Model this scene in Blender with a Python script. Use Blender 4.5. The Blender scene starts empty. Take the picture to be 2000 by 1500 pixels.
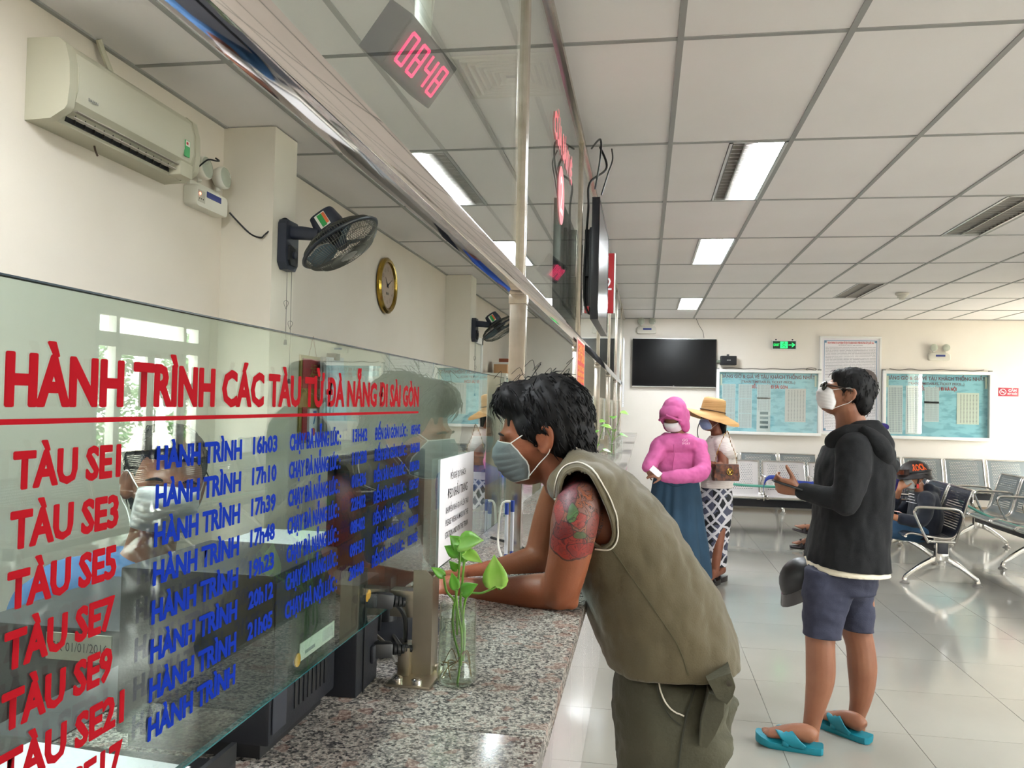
import bpy, bmesh, math, random
from mathutils import Vector, Matrix
random.seed(7)
sc = bpy.context.scene
COL = sc.collection
PI = math.pi
V = Vector

# ------------------------------------------------------------ camera, light, exposure
def setup_view():
    yaw, pitch, roll, f = .1638, .0245, .0222, 1576.0
    fw = V((-math.sin(yaw)*math.cos(pitch), math.cos(yaw)*math.cos(pitch), math.sin(pitch)))
    r0 = V((math.cos(yaw), math.sin(yaw), 0)); u0 = r0.cross(fw)
    r = math.cos(roll)*r0 + math.sin(roll)*u0
    u = -math.sin(roll)*r0 + math.cos(roll)*u0
    cd = bpy.data.cameras.new('camera'); co = bpy.data.objects.new('camera', cd); COL.objects.link(co)
    m = Matrix(((r.x, u.x, -fw.x, 0), (r.y, u.y, -fw.y, 0), (r.z, u.z, -fw.z, 1.46), (0, 0, 0, 1)))
    co.matrix_world = m
    cd.sensor_width = 36; cd.lens = f/2000*36; cd.clip_start = .02; cd.clip_end = 200
    sc.camera = co
setup_view()
vs = sc.view_settings
vs.view_transform = 'Standard'; vs.look = 'None'; vs.gamma = 1; vs.use_curve_mapping = False
vs.exposure = 1.88
W = bpy.data.worlds.new('daylight'); sc.world = W; W.use_nodes = True
bg = W.node_tree.nodes['Background']
bg.inputs[0].default_value = (1, .97, .95, 1); bg.inputs[1].default_value = 7.5
sd = bpy.data.lights.new('sun', 'SUN'); sd.energy = 9; sd.angle = .02; sd.color = (1, .95, .86)
so = bpy.data.objects.new('sun', sd); COL.objects.link(so)
so.rotation_euler = V((.25, -.62, -.75)).to_track_quat('-Z', 'Y').to_euler()
def portal(name, loc, sx, sy, direction):
    ld = bpy.data.lights.new(name, 'AREA'); ld.shape = 'RECTANGLE'; ld.size = sx; ld.size_y = sy
    ld.cycles.is_portal = True
    o = bpy.data.objects.new(name, ld); COL.objects.link(o); o.location = loc
    o.rotation_euler = V(direction).to_track_quat('-Z', 'Z').to_euler()
sc.cycles.max_bounces = 9; sc.cycles.diffuse_bounces = 5; sc.cycles.glossy_bounces = 5
sc.cycles.transparent_max_bounces = 24; sc.cycles.transmission_bounces = 6
sc.cycles.caustics_reflective = False; sc.cycles.caustics_refractive = False
sc.cycles.sample_clamp_indirect = 6
sc.cycles.use_denoising = True

# ------------------------------------------------------------ materials
def lin(h):
    if isinstance(h, str):
        h = [int(h[i:i+2], 16)/255 for i in (0, 2, 4)]
    return tuple(c/12.92 if c <= .04045 else ((c+.055)/1.055)**2.4 for c in h) + (1,)
MATS = {}
def M(name, col='808080', rough=.5, metal=0, noise=0, nscale=8, bump=0, bscale=60, col2=None, emit=0, coat=0, sheen=0, alpha=None, sss=0, stretch=None, spec=None):
    if name in MATS: return MATS[name]
    m = bpy.data.materials.new(name); m.use_nodes = True; MATS[name] = m
    nt = m.node_tree; b = nt.nodes['Principled BSDF']
    b.inputs['Base Color'].default_value = lin(col); b.inputs['Roughness'].default_value = rough
    b.inputs['Metallic'].default_value = metal
    if coat: b.inputs['Coat Weight'].default_value = coat; b.inputs['Coat Roughness'].default_value = .08
    if sheen: b.inputs['Sheen Weight'].default_value = sheen
    if spec is not None: b.inputs['Specular IOR Level'].default_value = spec
    if sss: b.inputs['Subsurface Weight'].default_value = sss; b.inputs['Subsurface Scale'].default_value = .01; b.inputs['Subsurface Radius'].default_value = (1, .35, .2)
    if emit: b.inputs['Emission Color'].default_value = lin(col); b.inputs['Emission Strength'].default_value = emit
    tc = None
    if noise or bump:
        tc = nt.nodes.new('ShaderNodeTexCoord'); co = tc.outputs['Object']
        if stretch:
            mp = nt.nodes.new('ShaderNodeMapping'); mp.inputs['Scale'].default_value = stretch
            nt.links.new(co, mp.inputs[0]); co = mp.outputs[0]
    if noise:
        n = nt.nodes.new('ShaderNodeTexNoise'); n.inputs['Scale'].default_value = nscale; n.inputs['Detail'].default_value = 5
        nt.links.new(co, n.inputs['Vector'])
        r = nt.nodes.new('ShaderNodeValToRGB'); r.color_ramp.elements[0].position = .5-noise/2 if noise < .9 else .2; r.color_ramp.elements[1].position = .5+noise/2 if noise < .9 else .8
        c1 = lin(col); c2 = lin(col2) if col2 else tuple(x*.8 for x in c1[:3])+(1,)
        r.color_ramp.elements[0].color = c2; r.color_ramp.elements[1].color = c1
        nt.links.new(n.outputs['Fac'], r.inputs[0]); nt.links.new(r.outputs[0], b.inputs['Base Color'])
    if bump:
        n = nt.nodes.new('ShaderNodeTexNoise'); n.inputs['Scale'].default_value = bscale; n.inputs['Detail'].default_value = 3
        nt.links.new(co, n.inputs['Vector'])
        bp = nt.nodes.new('ShaderNodeBump'); bp.inputs['Strength'].default_value = bump; bp.inputs['Distance'].default_value = .01
        nt.links.new(n.outputs['Fac'], bp.inputs['Height']); nt.links.new(bp.outputs[0], b.inputs['Normal'])
    return m
def glass_mat(name, tint='e8f4ee', extra=1.0, rough=0.0):
    """clear sheet: transparent body with Fresnel mirror on each face"""
    m = bpy.data.materials.new(name); m.use_nodes = True; nt = m.node_tree; nt.nodes.clear()
    out = nt.nodes.new('ShaderNodeOutputMaterial'); mix = nt.nodes.new('ShaderNodeMixShader')
    tr = nt.nodes.new('ShaderNodeBsdfTransparent'); tr.inputs[0].default_value = lin(tint)
    gl = nt.nodes.new('ShaderNodeBsdfGlossy'); gl.inputs['Roughness'].default_value = rough
    gl.inputs[0].default_value = (.98, 1, .99, 1)
    ge = nt.nodes.new('ShaderNodeNewGeometry'); dp = nt.nodes.new('ShaderNodeVectorMath'); dp.operation = 'DOT_PRODUCT'
    nt.links.new(ge.outputs['Incoming'], dp.inputs[0]); nt.links.new(ge.outputs['Normal'], dp.inputs[1])
    def mt(op, a, b=None):
        n = nt.nodes.new('ShaderNodeMath'); n.operation = op
        for i, x in enumerate((a, b)):
            if x is None: continue
            if isinstance(x, (int, float)): n.inputs[i].default_value = x
            else: nt.links.new(x, n.inputs[i])
        return n.outputs[0]
    c = mt('ABSOLUTE', dp.outputs['Value']); s = mt('POWER', mt('SUBTRACT', 1.0, c), 5.0)
    fr = mt('MINIMUM', mt('MULTIPLY', mt('ADD', mt('MULTIPLY', s, .95), .045), extra), 1.0)
    nt.links.new(fr, mix.inputs[0]); nt.links.new(tr.outputs[0], mix.inputs[1]); nt.links.new(gl.outputs[0], mix.inputs[2])
    nt.links.new(mix.outputs[0], out.inputs[0])
    return m

# ------------------------------------------------------------ mesh tools
def link(o, parent=None):
    COL.objects.link(o)
    if parent is not None: o.parent = parent
    return o
def tag(o, label=None, cat=None, group=None, kind=None):
    for k, v in (('label', label), ('category', cat), ('group', group), ('kind', kind)):
        if v: o[k] = v
    return o
def empty(name, loc=(0, 0, 0), rz=0, label=None, cat=None, group=None, kind=None):
    o = bpy.data.objects.new(name, None); o.empty_display_size = .05; COL.objects.link(o)
    o.location = loc; o.rotation_euler = (0, 0, rz)
    return tag(o, label, cat, group, kind)
def frame(t, ref):
    t = t.normalized(); s = ref - ref.dot(t)*t
    if s.length < 1e-4: s = t.orthogonal()
    s.normalize(); return s, t.cross(s)
def spl(pts, n):
    """catmull-rom through tuples (vectors of any length)"""
    out = []; L = len(pts)
    for i in range(L-1):
        p0, p1, p2, p3 = pts[max(i-1, 0)], pts[i], pts[i+1], pts[min(i+2, L-1)]
        for k in range(n):
            t = k/n
            out.append(tuple(.5*((2*b)+(-a+c)*t+(2*a-5*b+4*c-d)*t*t+(-a+3*b-3*c+d)*t**3) for a, b, c, d in zip(p0, p1, p2, p3)))
    out.append(tuple(pts[-1])); return out
class B:
    def __init__(s): s.bm = bmesh.new(); s.mi = 0
    def _f(s, vs):
        try: f = s.bm.faces.new(vs); f.material_index = s.mi; return f
        except ValueError: return None
    def box(s, c, d, rot=None, bev=0):
        bm = s.bm; vs = []
        for z in (-1, 1):
            for x, y in ((-1, -1), (1, -1), (1, 1), (-1, 1)):
                p = V((x*d[0]/2, y*d[1]/2, z*d[2]/2))
                if rot: p = rot @ p
                vs.append(bm.verts.new(p+V(c)))
        fs = [s._f([vs[i] for i in q]) for q in ((3, 2, 1, 0), (4, 5, 6, 7), (0, 1, 5, 4), (1, 2, 6, 5), (2, 3, 7, 6), (3, 0, 4, 7))]
        if bev:
            es = list({e for f in fs for e in f.edges})
            r = bmesh.ops.bevel(bm, geom=es, offset=bev, segments=2, affect='EDGES', profile=.6)
            for f in r['faces']: f.material_index = s.mi
        return s
    def b2(s, a, b, bev=0):
        return s.box([(a[i]+b[i])/2 for i in range(3)], [abs(b[i]-a[i]) for i in range(3)], None, bev)
    def rings(s, rs, cap=True, closed=False):
        vr = [[s.bm.verts.new(p) for p in r] for r in rs]; n = len(vr[0])
        rng = range(len(vr)) if closed else range(len(vr)-1)
        for i in rng:
            a, b = vr[i], vr[(i+1) % len(vr)]
            for k in range(n): s._f((a[k], a[(k+1) % n], b[(k+1) % n], b[k]))
        if cap and not closed:
            s._f(list(reversed(vr[0]))); s._f(vr[-1])
        return vr
    def tube(s, pts, r, seg=8, ref=(0, 0, 1), closed=False, cap=True, flat=1.0):
        pts = [V(p) for p in pts]; n = len(pts); rs = []; sd = V(ref)
        for i, p in enumerate(pts):
            t = (pts[(i+1) % n]-pts[i-1]) if closed else (pts[min(i+1, n-1)]-pts[max(i-1, 0)])
            if t.length < 1e-7: t = V((0, 0, 1))
            a, b = frame(t, sd)
            rr = r[i] if isinstance(r, (list, tuple)) else r
            rs.append([p+a*math.cos(q*2*PI/seg)*rr+b*math.sin(q*2*PI/seg)*rr*flat for q in range(seg)])
            sd = a
        s.rings(rs, cap, closed); return s
    def cyl(s, p0, p1, r, r2=None, seg=16, cap=True):
        return s.tube([p0, p1], [r, r if r2 is None else r2], seg, cap=cap)
    def loft(s, secs, seg=20, ref=(0, 1, 0), n=1, cap=True, pw=2.0):
        """secs: (x,y,z, ra, rb) - ra along ref, rb across; rounded closed ends"""
        if n > 1: secs = spl(secs, n)
        pts = [V(q[:3]) for q in secs]; L = len(pts); rs = []
        for i, q in enumerate(secs):
            t = pts[min(i+1, L-1)]-pts[max(i-1, 0)]
            a, b = frame(t, V(ref))
            ring = []
            for k in range(seg):
                an = k*2*PI/seg; c, d = math.cos(an), math.sin(an)
                c = math.copysign(abs(c)**(2/pw), c); d = math.copysign(abs(d)**(2/pw), d)
                ring.append(pts[i]+a*c*q[3]+b*d*q[4])
            rs.append(ring)
        s.rings(rs, cap); return s
    def limb(s, secs, seg=14, n=3):
        """round limb with domed ends: (x,y,z,r)"""
        if n > 1: secs = spl(secs, n)
        pts = [V(q[:3]) for q in secs]; L = len(pts); rs = []; sd = V((.13, .37, .91))
        def ring(p, t, r):
            nonlocal sd
            a, b = frame(t, sd); sd = a
            return [p+a*math.cos(k*2*PI/seg)*r+b*math.sin(k*2*PI/seg)*r for k in range(seg)]
        t0 = (pts[1]-pts[0]).normalized(); t1 = (pts[-1]-pts[-2]).normalized(); r0 = secs[0][3]; r1 = secs[-1][3]
        for th in (80, 55, 28): rs.append(ring(pts[0]-t0*r0*math.sin(math.radians(th)), t0, r0*math.cos(math.radians(th))))
        for i, q in enumerate(secs): rs.append(ring(pts[i], pts[min(i+1, L-1)]-pts[max(i-1, 0)], q[3]))
        for th in (28, 55, 80): rs.append(ring(pts[-1]+t1*r1*math.sin(math.radians(th)), t1, r1*math.cos(math.radians(th))))
        s.rings(rs); return s
    def ell(s, c, r, rot=None, u=20, v=12):
        rs = []
        for j in range(1, v):
            th = PI*j/v
            ring = []
            for k in range(u):
                p = V((r[0]*math.sin(th)*math.cos(2*PI*k/u), r[1]*math.sin(th)*math.sin(2*PI*k/u), -r[2]*math.cos(th)))
                if rot: p = rot @ p
                ring.append(p+V(c))
            rs.append(ring)
        s.rings(rs); return s
    def lathe(s, prof, o=(0, 0, 0), ax=(0, 0, 1), seg=32, cap=True):
        ax = V(ax).normalized(); a, b = frame(ax, V((1, 0, .01)) if abs(ax.x) < .9 else V((0, 1, 0)))
        s.rings([[V(o)+ax*h+(a*math.cos(2*PI*k/seg)+b*math.sin(2*PI*k/seg))*r for k in range(seg)] for r, h in prof], cap); return s
    def poly(s, pts, th=None):
        """planar polygon, optionally extruded by vector th"""
        if th is None: s._f([s.bm.verts.new(V(p)) for p in pts]); return s
        th = V(th); s.rings([[V(p) for p in pts], [V(p)+th for p in pts]]); return s
    def mesh(s, me, mat=None):
        k = len(s.bm.verts); s.bm.from_mesh(me)
        return s
    def obj(s, name, mats, parent=None, smooth=35, recalc=True, loc=None):
        bm = s.bm
        if recalc: bmesh.ops.recalc_face_normals(bm, faces=bm.faces)
        me = bpy.data.meshes.new(name); bm.to_mesh(me); bm.free()
        for m in (mats if isinstance(mats, (list, tuple)) else [mats]): me.materials.append(m)
        if smooth:
            me.polygons.foreach_set('use_smooth', [True]*len(me.polygons))
            if smooth < 180: me.set_sharp_from_angle(angle=math.radians(smooth))
        o = bpy.data.objects.new(name, me); link(o, parent)
        if loc: o.location = loc
        return o
def struct(name, b, mat, **k):
    o = b.obj(name, mat, **k) if isinstance(b, B) else b
    o['kind'] = 'structure'; return o
def voxel(b, size, smooth=6, fac=.5, cuts=()):
    """fuse overlapping closed shapes into one continuous surface; cuts: (point, normal) removes the side the normal points to"""
    me = bpy.data.meshes.new('tmp'); bmesh.ops.recalc_face_normals(b.bm, faces=b.bm.faces)
    b.bm.to_mesh(me); b.bm.free()
    o = bpy.data.objects.new('tmp', me); COL.objects.link(o)
    m = o.modifiers.new('r', 'REMESH'); m.mode = 'VOXEL'; m.voxel_size = size
    if smooth:
        m = o.modifiers.new('s', 'SMOOTH'); m.factor = fac; m.iterations = smooth
    dg = bpy.context.evaluated_depsgraph_get(); ev = o.evaluated_get(dg)
    nb = B(); nb.bm.from_mesh(ev.to_mesh()); ev.to_mesh_clear()
    bpy.data.objects.remove(o); bpy.data.meshes.remove(me)
    for p, n in cuts:
        bmesh.ops.bisect_plane(nb.bm, geom=nb.bm.verts[:]+nb.bm.edges[:]+nb.bm.faces[:], plane_co=p, plane_no=n, clear_outer=True)
    return nb
def solidify(o, t, off=-1):
    m = o.modifiers.new('thickness', 'SOLIDIFY'); m.thickness = t; m.offset = off
    return o
FNT = {}
def text(s, name, mat, o, right=(1, 0, 0), up=(0, 0, 1), size=.1, xs=1, parent=None, ext=.0005, bold=0, align='LEFT', res=2, fit=None, shear=0, font=None, fat=0):
    """flat lettering; size = cap height in metres; fit = total width"""
    cu = bpy.data.curves.new('t', 'FONT'); cu.body = s; cu.size = 1; cu.offset = bold; cu.resolution_u = res; cu.shear = shear
    if font: cu.font = font
    ob = bpy.data.objects.new('t', cu); COL.objects.link(ob)
    dg = bpy.context.evaluated_depsgraph_get(); dg.update()
    me = bpy.data.meshes.new_from_object(ob.evaluated_get(dg)); bpy.data.objects.remove(ob); bpy.data.curves.remove(cu)
    xsv = [v.co.x for v in me.vertices]
    x0, x1 = min(xsv), max(xsv); cap = .682
    k = size/cap; kx = k*xs if fit is None else fit/(x1-x0)
    r, u = V(right).normalized(), V(up).normalized(); nrm = r.cross(u); o = V(o)
    off = {'LEFT': x0, 'CENTER': (x0+x1)/2, 'RIGHT': x1}[align]
    for v in me.vertices: v.co = o + r*((v.co.x-off)*kx) + u*(v.co.y*k) + nrm*ext
    if fat:
        bm = bmesh.new()
        for kf, (dx, dy) in enumerate(((-fat, 0), (fat, 0), (0, fat*.7), (0, -fat*.7), (-fat*.7, fat*.5), (fat*.7, fat*.5), (-fat*.7, -fat*.5), (fat*.7, -fat*.5))):
            n0 = len(bm.verts); bm.from_mesh(me); bm.verts.ensure_lookup_table()
            for v in bm.verts[n0:]: v.co += r*dx*size+u*dy*size+nrm*3e-5*kf
        bm.to_mesh(me); bm.free()
    me.materials.clear(); me.materials.append(mat); me.name = name
    ob = bpy.data.objects.new(name, me); link(ob, parent)
    return ob
def clone(o, loc=None, rz=None, label=None, group=None, parent=None):
    """copy a thing with its parts and sub-parts (mesh data shared)"""
    c = o.copy(); COL.objects.link(c)
    if parent is not None: c.parent = parent
    if loc is not None: c.location = loc
    if rz is not None: c.rotation_euler = (0, 0, rz)
    if label: c['label'] = label
    if group: c['group'] = group
    for ch in list(o.children): clone(ch, parent=c)
    return c
# ================================================================= ROOM
HC = 2.8386; GX = .1073; GY = 3.0494; TX = .61; TY = 1.22
XL, XR, YB, YF = -2.15, 6.6, 12.75, -4.0
m_wall = M('wall_paint', 'ebe5de', .75, noise=.5, nscale=1.2, col2='e4ddd3', bump=.04, bscale=90)
m_wallc = M('column_paint', 'ddd6ca', .75, noise=.5, nscale=1.5, col2='d4ccbd')
m_ceil = M('ceiling_panel', 'f3efef', .85, noise=.6, nscale=1.4, col2='ece8e7', bump=.05, bscale=200)
m_tbar = M('ceiling_tbar', '9a9a98', .5)
m_tile = M('floor_tile', '9b9991', .12, noise=.7, nscale=1.6, col2='918e86', coat=.25, spec=.5)
m_grout = M('grout', '8f8b82', .7)
m_ctile = M('counter_tile', 'd6d0ce', .1, coat=.3, noise=.6, nscale=1.5, col2='cdc6c4')
m_base = M('baseboard_brown', 'a08d75', .4)
m_steel = M('brushed_steel', 'd4cdc2', .24, 1, noise=.6, nscale=3, col2='c2bbae', stretch=(1, 1, 12))
m_mirror = M('polished_steel', 'e2dad7', .05, 1, bump=.04, bscale=2.2)
m_white = M('white_plastic', 'd8d5ca', .4)
m_offw = M('aged_white_plastic', 'b4b09c', .45)
m_black = M('black_plastic', '17181b', .45)
m_dark = M('dark_grey_plastic', '24262e', .45)
m_chrome = M('chrome', 'd6d4d0', .14, 1)
m_alu = M('aluminium', 'd4d4d2', .3, .7)
m_whitemetal = M('white_frame', 'e8e8e6', .35)
m_red = M('red_print', 'c81e28', .5)
m_ink = M('ink', '2a2a30', .6)
m_paper = M('paper', 'eceaf0', .6)
m_yellow = M('yellow_print', 'e6a528', .5)
m_glass = glass_mat('window_glass', 'f4f7f5', 1.0)
m_glass2 = glass_mat('sheet_glass', 'e6f0ec', 1.3)
m_gedge = M('glass_edge', '14555a', .15, spec=.6)
m_gedge2 = M('glass_edge_dark', '34404a', .2)

fl = struct('floor', B().b2((XL-.2, YF-.2, -.12), (XR+.2, YB+.2, -.008)), m_grout)
tb = B().b2((-.2985, -.2985, -.008), (.2985, .2985, 0)).obj('tile', m_tile, fl)
first = True; n = 0
for i in range(-1, 11):
    for j in range(-1, 17):
        x = .01+.6*i+.3; y = 3.35+.6*j+.3-.6
        x0, x1, y1 = x-.3, x+.3, y+.3
        if y1 > YB: continue
        if x1 > XR+.05 or x1 < -.2: continue
        o = tb if first else tb.copy()
        if not first: link(o, fl)
        first = False; o.location = (x, y, 0); n += 1
        r = .0
o = struct('floor_strip', B().b2((XL, YF, -.006), (XR, 2.14, -.0005)), m_tile, parent=None)
o.name = 'floor_near'
ow = B().b2((XL-.2, YB, -.1), (XR+.2, YB+.2, HC+.3))
struct('wall_back', ow, m_wall)
struct('wall_left', B().b2((XL-.2, YF, -.1), (XL, YB, HC+.3)), M('wall_paint_darkened', 'd9d0c6', .75, noise=.5, nscale=1.2, col2='d0c6b9', bump=.04, bscale=90))  # same paint as the other walls, darkened to offset the light on this side
# right wall with the double door and its transom
DY0, DY1, DH, TH = 9.85, 12.45, 2.14, 2.62
b = B(); b.b2((XR, YF, -.1), (XR+.2, DY0, .9)); b.b2((XR, YF, 2.5), (XR+.2, DY0, HC+.3)); b.b2((XR, YF, .9), (XR+.2, -3.6, 2.5)); b.b2((XR, .9, .9), (XR+.2, 3.3, 2.5)); b.b2((XR, 4.5, .9), (XR+.2, DY0, 2.5))
for y in (-1.3,): b.b2((XR, y-.1, .9), (XR+.2, y+.1, 2.5))
b.b2((XR, DY1, -.1), (XR+.2, YB+.2, HC+.3)); b.b2((XR, DY0, TH), (XR+.2, DY1, HC+.3))
struct('wall_right', b, m_wall)
# front wall behind the camera, mostly glazing
b = B(); b.b2((XL, YF-.2, -.1), (-1.9, YF, HC+.3)); b.b2((-1.9, YF-.2, -.1), (-.7, YF, HC+.3))
b.b2((-.7, YF-.2, -.1), (6.2, YF, HC+.3)); b.b2((6.2, YF-.2, -.1), (XR, YF, HC+.3))
struct('wall_front', b, m_wall)
portal('door_opening', (XR+.1, (DY0+DY1)/2, TH/2), DY1-DY0, TH, (-1, 0, 0))
for k, (y0, y1) in enumerate(((-3.6, -1.4), (-1.2, .9), (3.3, 4.5))):
    portal('side_window', (XR+.15, (y0+y1)/2, 1.7), y1-y0, 1.6, (-1, 0, 0))
    b = B(); b.b2((XR+.02, y0, .9), (XR+.1, y0+.05, 2.5)); b.b2((XR+.02, y1-.05, .9), (XR+.1, y1, 2.5)); b.b2((XR+.02, y0, .9), (XR+.1, y1, .95)); b.b2((XR+.02, y0, 2.45), (XR+.1, y1, 2.5)); b.b2((XR+.03, (y0+y1)/2-.03, .9), (XR+.09, (y0+y1)/2+.03, 2.5))
    o = struct('window_%d' % (k+1), b, m_whitemetal)
    B().b2((XR+.055, y0+.05, .95), (XR+.062, y1-.05, 2.45)).obj('pane', m_glass, o)

# ceiling: slab, T-bar grid, one object per panel
cl = struct('ceiling', B().b2((XL, YF, HC+.02), (XR, YB, HC+.2)), m_ceil)
b = B(); ty = -3.0
xs = [GX+TX*i for i in range(-3, 11)]
ys = [GY+TY*j for j in range(-5, 8)]
for x in xs: b.b2((x-.012, YF, HC), (x+.012, YB, HC+.012))
for y in ys: b.b2((XL, y-.012, HC+.0006), (XR, y+.012, HC+.0126))
b.b2((XL, YF, HC-.004), (XL+.02, YB, HC+.02)); b.b2((XL, YB-.02, HC-.004), (XR, YB, HC+.02)); b.b2((XR-.02, YF, HC-.004), (XR, YB, HC+.02))
g = b.obj('grid', m_tbar, cl)
FIX = {(0, 1): 1, (0, 3): 1, (0, 6): 1, (3, 2): 0, (3, 5): 0, (3, -1): 1, (3, -3): 1, (7, -2): 1, (0, -2): 1, (7, 0): 1, (7, 4): 0, (7, -4): 1, (-3, -2): 1}
ex = [XL]+xs+[XR]; protos = {}
for a in range(len(ex)-1):
    for j in range(-5, 8):
        y0, y1 = GY+TY*j, min(GY+TY*(j+1), YB)
        x0, x1 = ex[a], ex[a+1]; i = a-4
        if (i, j) in FIX and x1-x0 > .6: x1 = x1-.305
        if x1-x0 < .05: continue
        w, h = round(x1-x0-.006, 3), round(y1-y0-.006, 3)
        if (w, h) not in protos:
            o = B().b2((-w/2, -h/2, 0), (w/2, h/2, .01)).obj('panel', m_ceil, cl); protos[(w, h)] = o
        else: o = link(protos[(w, h)].copy(), cl)
        o.location = ((x0+x1)/2, (y0+y1)/2, HC+.0045)
b = B(); b.b2((XL, YF, HC+.004), (XR, GY+TY*-5, HC+.014)); b.obj('panel', m_ceil, cl)

# recessed lights
m_lit = M('lit_diffuser', 'f4fbff', .5, emit=22)
m_refl = M('luminaire_reflector', '8f8c86', .22, .9)
m_louv = M('luminaire_louvre', 'a3a09a', .3, .8)
lights = [((0, 1), 'lit recessed ceiling light nearest the camera, left half dark louvres', 'ab'), ((0, 3), 'lit recessed ceiling light, the middle one of the row of three glowing ones', 'a'),
          ((0, 6), 'lit recessed ceiling light, farthest and smallest, near the wall television', 'a'), ((3, 2), 'unlit recessed louvre light at the right edge of the ceiling', ''),
          ((3, 5), 'unlit small louvre light beside the smoke detector', ''), ((7, 0), 'added unseen ceiling light over the seats beyond the right edge', 'a'), ((7, 4), 'unlit louvre light over the right rear benches', ''),  # the lamp beyond the right edge is unseen, added to brighten the hall
          ((3, -1), 'added unseen ceiling light above the hall behind the camera', 'a'), ((7, -4), 'added unseen ceiling light at the front right corner', 'a'), ((-3, -2), 'added unseen ceiling light over the office side of the counter', 'a')]  # unseen lamps, added to brighten the hall and the office side
for (i, j), lab, mode in lights:
    x1 = GX+TX*(i+1)-.012; x0 = x1-.293; y0 = GY+TY*j+.012; y1 = y0+TY-.024
    e = empty('ceiling_light', ((x0+x1)/2, (y0+y1)/2, HC), 0, lab, 'ceiling light')
    w, l = (x1-x0)/2, (y1-y0)/2
    b = B(); b.b2((-w, -l, 0), (-w+.016, l, .02)); b.b2((w-.016, -l, 0), (w, l, .02)); b.b2((-w, -l, 0), (w, -l+.016, .02)); b.b2((-w, l-.016, 0), (w, l, .02))
    b.obj('frame', m_alu, e)
    if mode == 'a':
        B().b2((-w+.03, -l+.03, .004), (w-.016, l-.03, .012)).obj('diffuser', m_lit, e)
        B().b2((-w+.014, -l+.014, .013), (w-.014, l-.014, .03)).obj('housing', m_refl, e)
    else:
        lx0 = -w+.016; lx1 = .0 if mode == 'ab' else w-.016
        if mode == 'ab': B().b2((0, -l+.03, .004), (w-.016, l-.02, .012)).obj('diffuser', m_lit, e)
        b = B(); b.b2((-w+.014, -l+.014, .05), (w-.014, l-.014, .06))
        b.b2((-w+.014, -l+.014, 0), (-w+.02, l-.014, .05)); b.b2((w-.02, -l+.014, 0), (w-.014, l-.014, .05))
        b.obj('housing', m_refl, e)
        b = B(); b.b2(((lx0+lx1)/2-.004, -l+.016, .002), ((lx0+lx1)/2+.004, l-.016, .045)); b.obj('spine', m_louv, e)
        pr = None; N = 17
        for k in range(N):
            y = -l+.05+k*(2*l-.1)/(N-1)
            if pr is None: pr = B().b2((lx0, -.0025, .004), (lx1, .0025, .042)).obj('louvre', m_louv, e); pr.location = (0, y, 0)
            else: q = link(pr.copy(), e); q.location = (0, y, 0)
        b = B(); b.cyl((lx0+.06, -l+.04, .04), (lx0+.06, l-.04, .04), .012, seg=8); b.obj('tube', M('unlit_tube', 'dcdcd8', .4), e)

e = empty('smoke_detector', (2.916, 9.925, 2.839), 0, 'small white round smoke detector on the ceiling', 'smoke detector')
B().lathe([(.075, .0), (.075, -.018), (.055, -.03), (.05, -.05), (.03, -.056)], seg=24).obj('base', m_white, e)
B().lathe([(.03, -.05), (.034, -.07), (.012, -.076)], seg=20).obj('sensor', m_white, e)

e = empty('ceiling_diffuser', (-.575, 3.31, HC), 0, 'white square air diffuser of nested frames seen through upper glass', 'air vent')
for k in range(7):
    a = .215-k*.028; c = a-.010
    if c < .02: break
    b = B()
    z0, z1 = (-.014, -.002) if k else (-.01, 0)
    def sq(r, z): return [(-r, -r, z), (r, -r, z), (r, r, z), (-r, r, z)]
    b.rings([sq(a, -.002), sq(a, z0), sq(c, z0), sq(c-.012, z1+.012)], cap=False)
    b.obj('vane', m_white, e, smooth=0)
B().b2((-.205, -.205, .002), (.205, .205, .012)).obj('backing', M('vent_back', 'a9a7a8', .7), e)
M('vent_dark', '77757a', .7)

# baseboards, columns
struct('baseboard_back', B().b2((-.2, YB-.015, 0), (XR, YB, .11)), m_base)
struct('baseboard_right', B().b2((XR-.015, 2, 0), (XR, DY0-.05, .11)), m_base)
struct('column_1', B().b2((XL, 3.8, 0), (-1.87, 4.06, HC-.001)), m_wallc).name = 'column_1'
struct('column_2', B().b2((XL, 8.47, 0), (-1.87, 8.74, HC-.001)), m_wallc)
b = B(); b.b2((XL, 9.3, 0), (XL+.04, 9.38, 2.3)); b.b2((XL, 10.3, 0), (XL+.04, 10.38, 2.3)); b.b2((XL, 9.3, 2.22), (XL+.04, 10.38, 2.3))
d = struct('door_2', b, m_whitemetal)
B().b2((XL+.005, 9.39, 0), (XL+.025, 10.29, 2.21)).obj('door_leaf', m_white, d)

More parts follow.
